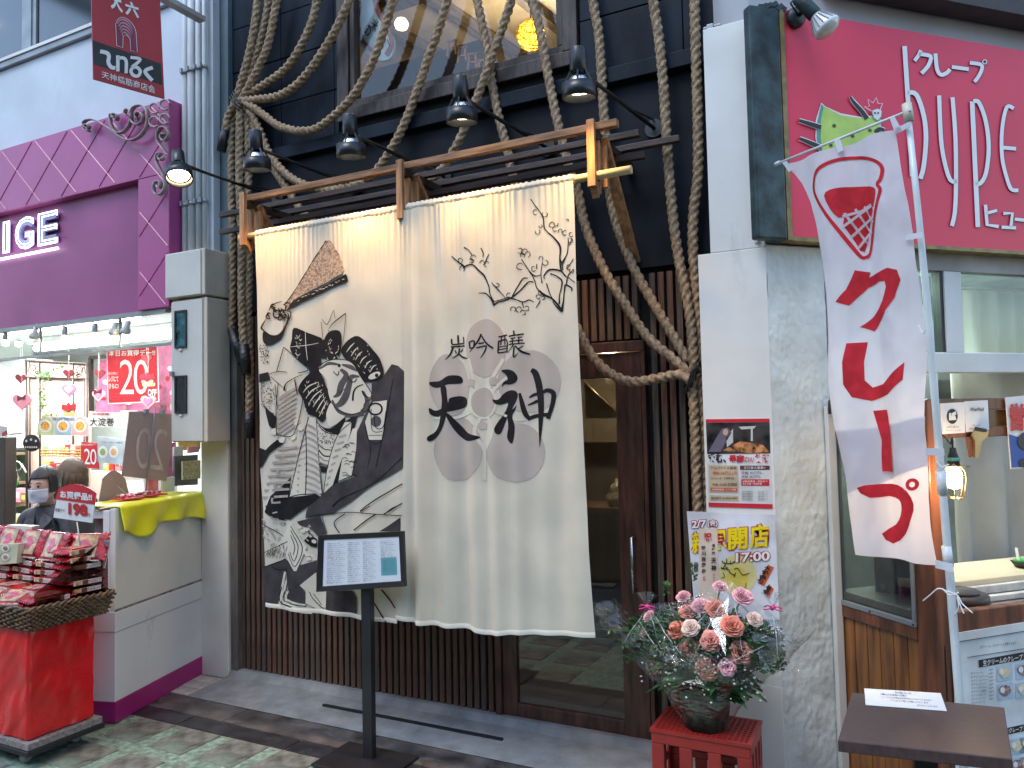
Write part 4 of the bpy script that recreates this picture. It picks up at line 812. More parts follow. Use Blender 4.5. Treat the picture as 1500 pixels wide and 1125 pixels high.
neon('I', (-6.075, -5.99, z0_, z1_), 3.40, ps); neon('G', (-5.915, -5.69, z0_, z1_), 3.40, ps); neon('E', (-5.635, -5.40, z0_, z1_), 3.40, ps)
b = MB(); b.tube([(-6.5, 3.40, 2.915), (-5.40, 3.40, 2.915)], .011, 8); b.build('light_bar', m_led, ps)
lamp('POINT', 'sign_glow', (-5.8, 3.33, 3.05), .35, (.8, .85, 1), .1)
# scroll work on the sign corner
m_scr = mat('scroll_iron', (.36, .32, .30), .45, .2, 20, dirt=((.28, .2, .15), 9, .6, (1, 1, 1)))
sw_ = thing('scroll_bracket', Y(235, 190, 3.33), 'pale wrought iron scrollwork with a clover on the corner of the purple sign', 'scrollwork')
def C9(x, y, o=3.325): return Y(110+x*.1422, 140+y*.1422, o)
def spiral(cx, cy, r0, r1, a0, turns, n=26): return [(cx+(r0+(r1-r0)*t/n)*math.cos(a0+turns*6.283*t/n), cy+(r0+(r1-r0)*t/n)*math.sin(a0+turns*6.283*t/n)) for t in range(n+1)]
curves = [spiral(125, 325, 8, 40, 3.0, -1.3, 18)+[(88, 300), (105, 262), (160, 245), (230, 262), (300, 305), (390, 362), (480, 430), (570, 460), (660, 425), (730, 340), (750, 240), (735, 150), (690, 105), (640, 105), (590, 140), (575, 210), (590, 270), (640, 300), (690, 270), (700, 210), (660, 170), (625, 200), (640, 240)],
          spiral(405, 215, 8, 40, 0, 1.2, 16)[::1]+[(375, 190), (362, 240), (380, 320), (420, 375), (480, 382), (545, 330), (575, 250), (578, 180), (550, 140), (520, 150), (512, 190), (540, 205)],
          [(960, 620), (900, 540), (855, 470), (850, 400), (880, 335), (930, 330), (965, 380), (955, 440), (915, 465), (885, 430), (900, 395), (925, 405)],
          [(912, 640), (880, 665), (862, 630), (885, 595), (850, 600), (835, 650), (850, 710), (890, 790), (930, 880), (920, 970), (870, 1020), (820, 1000), (810, 940), (830, 890), (870, 885), (885, 925), (865, 950), (845, 925)]]
for pts in curves:
    b = MB(); q = [C9(*p) for p in catmull(pts, 4)]; top = [p+Vector((0, -.014, 0)) for p in q]; bot = [p+Vector((0, .014, 0)) for p in q]; n = len(q)
    b.add(top+bot, [(i, i+1, n+i+1, n+i) for i in range(n-1)], True); b.build('scroll', m_scr, sw_, solid=.007)
for cx, cy in [(820, 130), (925, 95), (815, 270), (925, 240)]:
    b = MB(); q = [C9(*p) for p in spiral(cx, cy, 52, 50, .8, .86, 20)]; b.tube(q, .007, 8); b.build('clover_ring', m_scr, sw_)
# red hanging banner of the shopping street
P0 = Y(241, 143, 3.12); NB = Vector((.94, -.342, 0)).normalized()
def BN(x, y, o=0): return onP(120+x*.1423, y*.1423, NB, NB.dot(P0)+o)
hb = thing('street_banner', P0, 'red and black hanging street sign board lettered 天六 てんろく 天神橋筋商店会', 'sign')
b = MB(); q = [BN(118, 812), BN(851, 1015), BN(790, -300), BN(88, -480)]; sheet(b, q, NB, .012); b.build('board', mat('banner_red', (.40, .018, .025), .45, .05, 4), hb)
b = MB(); b.add([BN(107, 412, .002), BN(120, 658, .002), BN(829, 872, .002), BN(813, 655, .002)], [(0, 1, 2, 3)]); b.build('black_band', m_blk, hb)
def word(parent, s, q, m, off=Vector((0, 0, 0)), nm='lettering', **k):
    b = MB(); text(b, s, q, off, **k); return b.build(nm, m, parent)
o_ = .004
word(hb, '天', [BN(298, 85, o_), BN(425, 140, o_), BN(400, -70, o_), BN(285, -110, o_)], m_white, bold=.04); word(hb, '六', [BN(448, 145, o_), BN(590, 195, o_), BN(585, 40, o_), BN(440, 0, o_)], m_white, bold=.04)
for s, q in zip('てんろく', [[(250, 690), (345, 720), (330, 560), (190, 505)], [(352, 715), (475, 760), (470, 600), (350, 565)], [(480, 760), (615, 800), (605, 600), (490, 565)], [(625, 800), (745, 845), (740, 690), (630, 655)]]): pass
for pts, w_ in [([(188, 528), (255, 545), (278, 580), (272, 640), (300, 690), (345, 700)], 40), ([(370, 570), (370, 735)], 36), ([(375, 600), (420, 595), (455, 630), (455, 755)], 34), ([(500, 590), (600, 612), (515, 690)], 32), ([(515, 700), (560, 690), (600, 730), (580, 780), (530, 775), (505, 735), (520, 695)], 34), ([(730, 695), (650, 735), (725, 830)], 38)]:
    v, f = ribbon(catmull(pts, 6), [w_]*(6*(len(pts)-1)+1)); b = MB(); b.add([BN(x, y, o_) for x, y in v], f); b.build('lettering', m_white, hb)
word(hb, '天神橋筋商店会', [BN(203, 800, o_), BN(757, 965, o_), BN(752, 885, o_), BN(203, 728, o_)], m_white, bold=.008)
mp_ = mat('arch_pink', (.55, .25, .3), .5); mp2 = mat('arch_dark', (.22, .02, .06), .5)
v = catmull([(350, 240), (380, 190), (430, 180), (490, 215), (540, 280), (558, 340)], 5)
b = MB(); b.prism([BN(x, y, .003) for x, y in [(358, 468)]+[(348, 250)]+v+[(570, 540), (503, 520), (495, 400), (460, 360), (425, 370), (420, 492)]], NB*.001); b.build('arch_emblem', mp2, hb)
for k in range(5):
    pts = [(365+k*12, 245+k*30), (395+k*8, 205+k*32), (440+k*3, 205+k*34), (490-k*2, 245+k*30), (530-k*7, 310+k*22)]; v, f = ribbon(catmull(pts, 5), [4+12*math.sin(math.pi*min(1, i/20+.1)) for i in range(21)]); b = MB(); b.add([BN(x, y, .006) for x, y in v], f); b.build('arch_stripe', mp_, hb)
v, f = ribbon([(358, 468), (348, 250)]+catmull([(350, 240), (380, 190), (430, 180), (490, 215), (540, 280), (558, 340)], 5)+[(570, 540), (503, 520), (495, 400), (460, 360), (425, 370), (420, 492), (358, 468)], [5]*36); b = MB(); b.add([BN(x, y, .007) for x, y in v], f[:34]); b.build('arch_outline', m_white, hb)
a_ = BN(760, -330, -.006); b = MB(); b.tube([BN(60, -500, -.006), a_, a_+Vector((.1, .42, 0))], .018, 10); b.build('hanging_pole', m_alu, hb)
b = MB(); a_ = BN(690, -10, -.006); b.box((a_.x-.0, a_.y+.05, a_.z+.02), (a_.x+.06, a_.y+.37, a_.z+.05)); tag(b.build('wall_bracket', mat('grey_bracket', (.4, .4, .38), .6)), 'small grey bracket fixing the red sign board to the wall', 'bracket')
# ================================================================ PIPES, CABINET, PILLAR
m_pipe = mat('white_pipe', (.56, .60, .62), .4, .05, 5)
for x, r, zt, lab in [(-4.155, .022, 2.72, 'leftmost white pipe on the wall beside the purple sign'), (-4.095, .026, 2.72, 'thickest white pipe, middle one of the bundle'), (-4.03, .019, 2.72, 'white pipe right of the thickest one'), (-3.975, .015, 2.72, 'thin white pipe next to the blue grey column')]:
    b = MB(); b.tube([(x, 3.47, zt), (x, 3.47, 3.7), (x, 3.47, 5.8)], r, 12); t = tag(b.build('wall_pipe', m_pipe), lab, 'pipe', 'white pipes up the wall')
    for z in (3.06, 3.95): b = MB(); b.tube([(x, 3.47, z-.012), (x, 3.47, z+.012)], r+.006, 12); b.box((x-.008, 3.43, z-.012), (x+.008, 3.445, z+.02)); b.build('clamp', m_alu, t)
b = MB(); b.box((-4.188, 3.5, 2.7), (-3.93, 3.555, 5.8)); tag(b.build('pipe_board', mat('pipe_board_white', (.5, .54, .57), .5, .06, 3)), 'pale backing board behind the bundle of white pipes', 'board')
m_cab = mat('cabinet_beige', (.62, .56, .45), .42, .05, 3, dirt=((.42, .4, .36), 2.5, .6, (1, 1, .3)))
m_cab2 = mat('cabinet_grey', (.60, .59, .54), .42, .05, 3)
cb_ = thing('utility_cabinet', (-4, 3.45, 1.5), 'beige steel utility cabinet with two small dark windows on the pillar', 'cabinet')
b = MB(); b.box((-4.155, 3.365, 1.505), (-3.838, 3.548, 2.41)); b.build('cabinet_box', m_cab, cb_, bevel=.006)
b = MB(); b.box((-4.15, 3.355, 1.512), (-3.87, 3.3645, 2.40)); b.build('cabinet_door', m_cab2, cb_, bevel=.003)
b = MB(); b.box((-4.20, 3.35, 2.425), (-3.84, 3.548, 2.718)); b.build('upper_box', m_cab, cb_, bevel=.006)
b = MB(); b.box((-4.19, 3.342, 2.43), (-3.868, 3.3498, 2.71)); b.build('upper_cover', m_cab2, cb_, bevel=.002)
for za, zb, gm in ((2.115, 2.33, mat('meter_glass', (.03, .12, .14), .08, .5, 14, spec=.9)), (1.70, 1.915, mat('meter_glass_dark', (.025, .03, .035), .1, .3, 10, spec=.9))):
    xa, xb = -4.10, -4.015
    f_ = MB(); t_ = .012; f_.box((xa-t_, 3.345, za-t_), (xb+t_, 3.354, za)); f_.box((xa-t_, 3.345, zb), (xb+t_, 3.354, zb+t_)); f_.box((xa-t_, 3.345, za), (xa, 3.354, zb)); f_.box((xb, 3.345, za), (xb+t_, 3.354, zb)); w_ = f_.build('window_frame', m_blk, cb_, bevel=.001)
    g_ = MB(); g_.box((xa, 3.351, za), (xb, 3.3545, zb)); g_.build('pane', gm, w_)
    k = MB(); k.box((xa+.03, 3.345, za-t_-.018), (xb-.03, 3.3545, za-t_-.006)); k.build('label_tag', m_wht2, cb_)
b = MB(); b.box((-4.145, 3.335, 1.925), (-4.12, 3.3545, 1.955)); b.build('lock', m_alu, cb_)
b = MB(); b.box((-4.11, 3.55, 0), (-3.865, 3.8, 2.40)); tag(b.build('white_pillar', m_pillar, bevel=.006), 'scuffed white painted pillar between the sweet shop and the slat wall', 'pillar')
# ================================================================ SHOP INTERIOR
m_shopw = mat('shop_wall', (.62, .66, .63), .6, .04, 3); m_ceil = mat('shop_ceiling', (.66, .70, .70), .7, .03)
b = MB(); b.box((-12.5, 6.8, 0), (-3.9, 6.9, 3.2)); b.box((-12.6, 3.5, 0), (-12.5, 6.9, 3.2)); b.box((-4.1, 3.81, 0), (-4.0, 6.9, 3.2)); b.build('inner_wall', m_shopw, ls)
b = MB(); b.box((-12.5, 3.52, 2.66), (-4.1, 6.8, 2.76)); b.build('inner_ceiling', m_ceil, ls)
b = MB(); b.box((-12.5, 3.3, -.01), (-4.3, 6.8, .012)); b.build('shop_floor', mat('pale_shop_floor', (.4, .38, .35), .4, .1, 3), ls)
m_tube = mat('fluorescent', (1, 1, 1), .5, emit=(.92, 1, .98), es=9)
for x0, x1, y, lab in ((-9.6, -7.9, 4.3, 'long lit ceiling tube at the left of the sweet shop'), (-7.7, -5.7, 4.3, 'lit ceiling tube nearest the cabinet in the sweet shop'), (-9.0, -6.4, 5.4, 'lit ceiling tube farther back in the sweet shop')):
    t = thing('ceiling_light', ((x0+x1)/2, y, 2.75), lab, 'ceiling light')
    b = MB(); b.box((x0, y-.09, 2.60), (x1, y+.09, 2.658)); b.build('housing', m_white, t); b = MB(); b.tube([(x0+.03, y, 2.555), (x1-.03, y, 2.555)], .038, 10); b.build('tube', m_tube, t)
    a = lamp('AREA', 'tube_light', ((x0+x1)/2, y, 2.50), 40, (.93, 1, .97), 1.2); a.data.shape = 'RECTANGLE'; a.data.size = x1-x0; a.data.size_y = .15
# glass transom with mullions under the sign
tr_ = thing('glass_transom', (-6, 3.46, 2.15), 'clear glass transom hanging below the purple sign, thin grey bars', 'transom')
b = MB(); b.box((-8.5, 3.455, 2.16), (-4.2, 3.461, 2.44)); b.build('pane', glass('transom_glass', (.93, .97, .96), .07), tr_)
b = MB(); b.box((-8.5, 3.45, 2.142), (-4.2, 3.466, 2.16)); b.build('bottom_bar', m_alu, tr_)
for x in (-6.6, -5.68, -4.78): b = MB(); b.box((x-.013, 3.447, 2.161), (x+.013, 3.454, 2.44)); b.build('mullion', m_alu, tr_)
b = MB(); b.box((-8.5, 3.44, 2.33+.04), (-4.19, 3.5, 2.379)); b.box((-8.5, 3.5, 2.40), (-4.19, 3.53, 2.52)); tag(b.build('soffit_strip', mat('soffit_grey', (.3, .28, .27), .6)), 'grey strip under the purple sign carrying the small lamps', 'strip')
b = MB(); b.box((-8.5, 3.39, 2.35), (-4.25, 3.43, 2.378)); tr2 = tag(b.build('lamp_track', m_alu), 'thin grey lamp track along the bottom of the purple sign', 'track')
m_bulbon = mat('bulb_on', (1, .95, .8), .5, emit=(1, .88, .62), es=14)
for px, py, sp, lab in [(8, 500, 0, 'bare lit bulb at the left edge under the purple sign'), (50, 492, 1, 'angled small spot lamp beside the first glass bar'), (95, 493, 0, 'lit bulb hanging above the iron trellis'), (139, 489, 0, 'lit bulb hanging left of the twin spots'), (166, 487, 1, 'left one of the twin small spots above the big red poster'), (184, 485, 1, 'right one of the twin small spots above the big red poster')]:
    c = Y(px, py, 3.41); tx = c.x+(.03 if sp else 0)
    t = thing('track_lamp', (tx, 3.41, 2.36), lab, 'lamp', 'small lamps under the purple sign')
    b = MB(); b.tube([(tx, 3.41, 2.352), (tx, 3.41, c.z+.09)], .006, 6); b.build('stem', m_alu, t)
    d = Vector((-.5, .1, -.85)).normalized() if sp else Vector((0, 0, -1))
    b = MB(); b.lathe([(0, -.075), (.016, -.075), (.018, -.03), (.03 if sp else .018, -.012), (.034 if sp else .016, .012), (.03 if sp else .014, .012), (.012, -.02)], c, d, 14); b.build('socket', m_wht2 if sp else m_alu, t)
    b = MB(); b.lathe([(0, -.02), (.014, -.015), (.024, .01), (.02, .028), (0, .036)] if not sp else [(0, .0), (.028, .008), (.028, .01), (0, .014)], c, d, 14); b.build('bulb', m_bulbon, t)
    lamp('SPOT', 'track_light', c+Vector((-.05, .06, -.05)), 9, (1, .95, .86), .03, aim=c+Vector((-.6, .6, -.75)), spot=120, blend=1)
# ---- printed cards and hanging shapes
def card(name, lab, cat, fn, q, m, n=FN, t=.004, parent=None, group=None):
    b = MB(); Q = [fn(*p) for p in q]; sheet(b, Q, n, t); o = b.build(name, m, parent)
    return tag(o, lab, cat, group) if not parent else o
def rq(x0, y0, x1, y1): return [(x0, y1), (x1, y1), (x1, y0), (x0, y0)]
def flat(parent, nm, m, fn, pts, off=.002):
    b = MB(); v, f = fill2d(pts); b.add([fn(x, y)+FN*off for x, y in v], f); return b.build(nm, m, parent)
def wordq(parent, s, fn, x0, y0, x1, y1, m, off=.004, dy=0, **k):   # dy: rise to the right in pixels
    return word(parent, s, [fn(x0, y1)+FN*off, fn(x1, y1+dy)+FN*off, fn(x1, y0+dy)+FN*off, fn(x0, y0)+FN*off], m, **k)
def circ(cx, cy, rx, ry, n=20): return [(cx+rx*math.cos(t*6.2832/n), cy+ry*math.sin(t*6.2832/n)) for t in range(n)]
P5 = lambda x, y: Y(x, y, 5.4); P46 = lambda x, y: Y(x, y, 4.75); P4 = lambda x, y: Y(x, y, 4.1); P42 = lambda x, y: Y(x, y, 4.3); P37 = lambda x, y: Y(x, y, 3.72)
# white panelled cupboard
cp = thing('white_cupboard', P5(30, 640), 'pale white panelled cupboard at the far left inside the sweet shop', 'cupboard')
b = MB(); Q = [P5(*p) for p in [(-60, 662), (42, 655), (40, 525), (-60, 538)]]; sheet(b, Q, FN, .3); b.build('carcass', m_glos, cp)
for x0, x1 in ((-30, 3), (10, 33)):
    b = MB(); Q = [P5(*p)+FN*.02 for p in [(x0, 636), (x1, 634), (x1, 533), (x0, 536)]]; sheet(b, Q, FN, .019); b.build('door_panel', m_wht2, cp, bevel=.005)
# shelves at the far left with goods
sh = thing('goods_shelf', P5(20, 760), 'shelf with small packages at the far left behind the red stall', 'shelf')
for y_ in (664, 706, 738, 772): b = MB(); a = P5(-60, y_); c = P5(40, y_); b.box((a.x, 5.15, c.z-.012), (c.x+.1, 5.45, c.z+.012)); b.build('shelf_board', mat('shelf_wood', (.2, .13, .08), .5), sh)
b = MB(); a = P5(-60, 790); c = P5(42, 660); b.box((a.x, 5.46, a.z-.6), (c.x+.1, 5.5, c.z)); b.build('shelf_back', mat('green_back', (.12, .22, .1), .6), sh)
goods = [mat('pack_pink', (.7, .3, .35), .45), mat('pack_white', (.7, .7, .66), .45), mat('pack_red', (.55, .04, .04), .35), mat('pack_green', (.25, .45, .18), .45), mat('pack_yellow', (.7, .55, .1), .45), mat('pack_brown', (.28, .14, .07), .45), mat('pack_mint', (.45, .65, .55), .45)]
ORD = ['first', 'second', 'third', 'fourth', 'fifth', 'sixth', 'seventh', 'eighth', 'ninth', 'tenth', 'eleventh', 'twelfth']
COLN = ['pink', 'white', 'red', 'green', 'yellow', 'brown', 'mint green']
def boxes(px0, px1, py, yd, n, hmin, hmax, lab):
    for i in range(n):
        a = Y(px0+(px1-px0)*(i+.5)/n, py, yd); w_ = abs(Y(px1, py, yd).x-Y(px0, py, yd).x)/n*.42; h = random.uniform(hmin, hmax)
        m = goods[(i*5+int(py)) % 7]; b = MB(); b.box((a.x-w_, yd, a.z), (a.x+w_, yd+.06, a.z+h)); t = b.build('goods_package', m, bevel=.004)
        b = MB(); b.box((a.x-w_*.7, yd-.002, a.z+h*.3), (a.x+w_*.7, yd-.0005, a.z+h*.75)); b.build('package_label', goods[(i*3+2+int(py)) % 7], t)
        tag(t, '%s package, %s from left of the %s' % (COLN[(i*5+int(py)) % 7], ORD[i], lab), 'package', lab)
boxes(-10, 38, 736, 5.2, 6, .1, .17, 'packages on the upper shelf at far left')
boxes(-10, 38, 770, 5.2, 5, .1, .15, 'packages on the lower shelf at far left')
# pink board with iron trellis and ivy
tl = thing('iron_trellis', P46(85, 800), 'pink backed dark iron trellis with scrolls and ivy in the sweet shop', 'trellis')
b = MB(); sheet(b, [P46(*p) for p in [(40, 800), (131, 800), (131, 533), (40, 528)]], FN, .02); b.build('pink_board', mat('salmon_board', (.72, .45, .36), .6, .05), tl)
for (x0, y0, x1, y1, r) in [(41, 528, 43, 800, .012), (130, 533, 130, 800, .012), (46, 553, 47, 800, .01), (61, 531, 62, 800, .01), (110, 533, 110, 800, .01), (126, 555, 126, 800, .007), (40, 528, 131, 533, .012), (40, 552, 131, 555, .01)]:
    b = MB(); b.tube([P46(x0, y0)+FN*.02, P46(x1, y1)+FN*.02], r, 6); b.build('iron_bar', m_irn, tl)
for pts in (spiral(50, 538, 2, 6, 0, 1.3, 14)+[(46, 530), (44, 545), (56, 551)], spiral(120, 541, 2, 6, 3, -1.3, 14)+[(126, 536), (128, 548), (115, 553)], spiral(56, 546, 1, 3, 0, 1.2, 10), spiral(114, 548, 1, 3, 0, 1.2, 10)):
    b = MB(); b.tube([P46(*p)+FN*.02 for p in pts], .006, 5); b.build('iron_scroll', m_irn, tl)
b = MB(); iv = []
for (x0, y0, x1, y1, n) in [(61, 550, 105, 538, 40), (62, 556, 80, 553, 18), (66, 570, 74, 610, 34), (72, 560, 64, 600, 16), (68, 612, 88, 608, 26)]:
    for k in range(n):
        t = random.random(); iv.append((x0+(x1-x0)*t+random.uniform(-4, 4), y0+(y1-y0)*t+random.uniform(-4, 4)))
for x, y in iv:
    c = P46(x, y)+FN*random.uniform(.03, .07); a = random.uniform(0, 6.28); s_ = random.uniform(.014, .028); e = Vector((math.cos(a), random.uniform(-.5, .5), math.sin(a)))*s_; f_ = Vector((-math.sin(a), random.uniform(-.5, .5), math.cos(a)))*s_*.5
    b.add([c-e, c+f_, c+e, c-f_], [(0, 1, 2, 3)])
tag(b.build('ivy', m_green, tl), kind='stuff')
# pink posters behind the big red one
pk = card('pink_display', 'bright pink valentine display poster behind the big red sale poster', 'poster', P42, [(141, 602), (258, 625), (258, 498), (143, 530)], m_pink)
for k in range(26): c = (random.uniform(143, 255), random.uniform(520, 598)); flat(pk, 'paper_heart', [m_white, m_lpink, m_red, goods[0]][k % 4], P42, circ(c[0], c[1], random.uniform(2, 5), random.uniform(2, 5), 8), .006)
b = MB()
for a_, c_ in (((133, 524), (134, 602)), ((133, 524), (157, 522))): b.bar(P42(*a_), P42(*c_), .03, .03)
tag(b.build('picture_frame', m_irn), 'thin black frame left of the big red sale poster', 'frame')
bp_ = card('sale_poster', 'big red sale poster reading 20 OFF hanging in the sweet shop', 'poster', P4, [(159, 590), (231, 587), (229, 508), (157, 512)], m_red)
b = MB(); sheet(b, [P4(*p)+FN*-.004 for p in [(157.5, 592), (232.5, 589), (230.5, 506), (155.5, 510)]], FN, .002); b.build('white_border', m_white, bp_)
wordq(bp_, '本日お買得デー!!', P4, 160, 513, 228, 522, m_white, bold=.02, dy=-1); wordq(bp_, '20', P4, 176, 527, 218, 578, m_white, bold=-.005, dy=-.5, space=.85); wordq(bp_, '会計時に', P4, 159, 545, 173, 549, m_white); wordq(bp_, 'レジにて', P4, 160, 551, 174, 559, m_white, bold=.02); wordq(bp_, 'さらに!', P4, 160, 562, 174, 569, m_white, bold=.02)
wordq(bp_, '%', P4, 217, 553, 228, 566, m_white, bold=.03); wordq(bp_, 'OFF', P4, 217, 570, 230, 580, m_white, bold=.03)
def heart(cx, cy, r): return [(cx+r*.062*16*math.sin(t)**3, cy-r*.062*(13*math.cos(t)-5*math.cos(2*t)-2*math.cos(3*t)-math.cos(4*t))) for t in [6.2832*k/24 for k in range(24)]]
m_dheart = mat('dark_heart', (.14, .012, .02), .5); m_foil = mat('rose_foil', (.62, .2, .28), .3)
for cx, cy, r, m, lab in [(30, 554, 8, m_dheart, 'dark heart ornament hanging at the far left over the pink gift heart'), (100, 547, 8, m_dheart, 'dark chocolate brown heart hanging before the trellis'), (146, 547, 8, m_dheart, 'dark red heart hanging left of the big sale poster'), (215, 525, 8, m_dheart, 'dark red heart hanging over the top right of the big sale poster'), (101, 571, 11, m_pink, 'pink heart ornament between the dark heart and the cupcake'), (217, 588, 11.5, m_lpink, 'pale pink heart over the lower edge of the big sale poster'), (32, 588, 14, m_foil, 'large rose gift heart with a bow at the far left'), (144, 579, 9.5, m_lpink, 'round pink heart with a dark red bow')]:
    t = thing('heart_ornament', P37(cx, cy), lab, 'ornament', 'hanging valentine ornaments'); b = MB(); b.prism([P37(*p) for p in heart(cx, cy, r)], (0, .006, 0)); b.build('heart', m, t)
    if m in (m_pink, m_lpink): b = MB(); b.prism([P37(*p)+FN*.001 for p in heart(cx, cy, r*.6)], (0, -.002, 0)); b.build('inner_heart', m_lpink if m == m_pink else m_pink, t)
    if cx in (32, 144):
        b = MB(); b.prism([P37(*p)+FN*.002 for p in [(cx-6, cy-9), (cx, cy-6), (cx+6, cy-10), (cx+5, cy-2), (cx, cy-4), (cx-6, cy-1)]], (0, -.003, 0)); b.build('bow', m_dheart, t)
    b = MB(); b.tube([P37(cx, cy-r*.5), (P37(cx, cy).x, 3.72, 2.7)], .0012, 4); b.build('string', m_white, t)
for cx, cy, lab in [(101, 601, 'cupcake ornament hanging below the pink heart'), (216, 557, 'cupcake ornament hanging over the big sale poster')]:
    t = thing('cupcake_ornament', P37(cx, cy), lab, 'ornament', 'hanging valentine ornaments')
    b = MB(); b.prism([P37(*p) for p in [(cx-9, cy-2), (cx+9, cy-2), (cx+7, cy+9), (cx-7, cy+9)]], (0, .006, 0)); b.build('case', mat('cupcake_case', (.7, .45, .2), .5), t)
    b = MB(); b.prism([P37(*p)+FN*.001 for p in catmull([(cx-10, cy-1), (cx-9, cy-9), (cx-3, cy-8), (cx, cy-12), (cx+4, cy-8), (cx+10, cy-10), (cx+10, cy), (cx+5, cy-2), (cx, cy+2), (cx-5, cy-1)], 3, True)], (0, -.004, 0)); b.build('icing', m_red, t)
# fruit card, roll-cake sign, small poster, blue card
fc = card('fruit_card', 'long pastel card printed with three round fruit jellies', 'card', P4, [(54, 637), (128, 639), (131, 612), (62, 609)], mat('cream_card', (.75, .7, .62), .5))
for k, (cx, cm) in enumerate([(67, (.55, .65, .3)), (93, (.35, .55, .7)), (118, (.8, .4, .4))]):
    flat(fc, 'arc_panel', mat('arc%d' % k, cm, .5), P4, [(cx-12, 636)]+[(cx-12+24*t/10, 622-12*math.sin(math.pi*t/10)) for t in range(11)]+[(cx+11, 637)], .002); flat(fc, 'dish', m_white, P4, circ(cx, 624, 9.5, 9.5), .004); flat(fc, 'fruit', mat('orange_fruit', (.8, .38, .06), .5, .3, 60), P4, circ(cx, 624, 6.5, 6.5), .006)
wordq(fc, 'FRUIT SERIES', P4, 78, 612, 110, 616, mat('print_blue', (.1, .25, .5), .5), bold=.02)
rs = card('roll_cake_sign', 'white sign with black brush letters 大淀巻', 'sign', P4, [(130, 625), (173, 626), (175, 604), (132, 603)], m_white); wordq(rs, '大淀巻', P4, 132, 612, 168, 624, m_blk, bold=.01); wordq(rs, '吹田名物', P4, 136, 605, 160, 608, m_red, bold=.02)
b = MB(); b.box((P4(172, 600).x, 4.12, P4(172, 630).z), (P4(184, 600).x, 4.3, P4(172, 602).z)); tag(b.build('roll_cake_box', goods[1], bevel=.004), 'white box beside the roll cake sign', 'box')
sp_ = card('small_sale_poster', 'small red poster reading 20 behind the two women', 'poster', P4, [(118, 685), (145, 687), (143, 649), (119, 647)], m_red); wordq(sp_, '20', P4, 124, 657, 142, 680, m_white, dy=1, space=.85); wordq(sp_, '本日お買得デー', P4, 120, 650, 141, 653, m_white)
bc = card('blue_card', 'pale blue card with a green and an orange round picture', 'card', P4, [(142, 677), (179, 681), (182, 644), (143, 639)], mat('pale_blue_card', (.5, .6, .66), .5))
for cx, cc in ((151, (.3, .5, .15)), (167, (.8, .5, .2))): flat(bc, 'round_photo', m_white, P4, circ(cx, 662, 7, 9), .002); flat(bc, 'jelly', mat('jel%d' % cx, cc, .5), P4, circ(cx, 662, 4, 5), .004)
wordq(bc, 'フルーツゼリー詰合せ', P4, 150, 646, 180, 649, m_blk, dy=1)
# shelf of goods behind with many packages
boxes(62, 118, 668, 4.6, 7, .07, .12, 'packages in the orange wire basket'); boxes(62, 120, 690, 4.6, 6, .06, .1, 'packages just above the women')
b = MB()
for y_ in (660, 664, 668): b.tube([Y(60, y_-1, 4.55), Y(122, y_, 4.55)], .007, 5)
for k in range(12): b.tube([Y(61+k*5.4, 659, 4.55), Y(61+k*5.4, 669, 4.55)], .004, 4)
tag(b.build('wire_basket', mat('orange_wire', (.5, .25, .06), .4)), 'orange wire shelf basket behind the two women', 'basket')
b = MB(); b.box((P5(130, 0).x, 5.0, .05), (P5(260, 0).x, 5.4, P5(180, 690).z)); t = tag(b.build('display_cabinet', m_glos, bevel=.01), 'white display cabinet at the back behind the counter', 'cabinet')
boxes(150, 255, 690, 4.95, 12, .08, .2, 'boxes on the white back cabinet')
rd = thing('round_tag', P4(46, 649), 'round dark brown tag with white marks on the trellis', 'tag')
b = MB(); b.prism([P4(*p) for p in circ(46, 649, 12.5, 12.5, 24)], (0, .01, 0)); b.build('disc', m_irn, rd)
for k in range(6): flat(rd, 'white_mark', m_white, P4, circ(38+k*3.2, 655, 1.3, 1.6, 6), .003)
for k in range(3): flat(rd, 'white_mark', m_white, P4, circ(39+k*7, 646-(k == 1)*2, 1.8, 2, 6), .003)
b = MB()
for k in range(60):
    t = random.random(); c = P4(18+random.uniform(-8, 8)*t, 655+46*t); b.tube([c, c+Vector((random.uniform(-.03, .03), random.uniform(-.03, .03), -.07))], .006, 4)
tag(b.build('green_tassel', mat('tassel_green', (.05, .32, .06), .6, .3, 30)), 'bright green tassel hanging at the left of the shop', 'tassel', kind='stuff')
ht = card('house_tag', 'pink house shaped paper tag at the left edge', 'tag', P4, [(2, 707), (27, 705), (25, 690), (5, 690)], m_pink); b = MB(); b.prism([P4(*p)+FN*.003 for p in [(4, 691), (14, 685), (26, 690)]], (0, -.003, 0)); b.build('tag_roof', m_pink, ht)
b = MB(); b.tube([P4(*p) for p in circ(24, 683, 7, 7, 18)], .007, 6, closed=True); b.tube([P4(31, 680), P4(38, 692)], .009, 6); tag(b.build('white_ring', m_white), 'white ring on a string beside the pink house tag', 'ring')
b = MB(); b.box((Y(0, 0, 3.9).x-.3, 3.9, 0), (Y(7, 700, 3.9).x, 4.0, Y(5, 640, 3.9).z)); tag(b.build('dark_pole', m_irn, bevel=.01), 'dark post at the far left edge of the sweet shop', 'post')
sc_ = card('striped_card', 'red and white striped card at the far left edge', 'card', P4, [(-6, 650), (12, 651), (11, 625), (-6, 623)], m_white)
for k in range(2): flat(sc_, 'stripe', m_red, P4, [(3, 634+k*11), (11, 630+k*11), (12, 635+k*11), (4, 640+k*11)], .003)
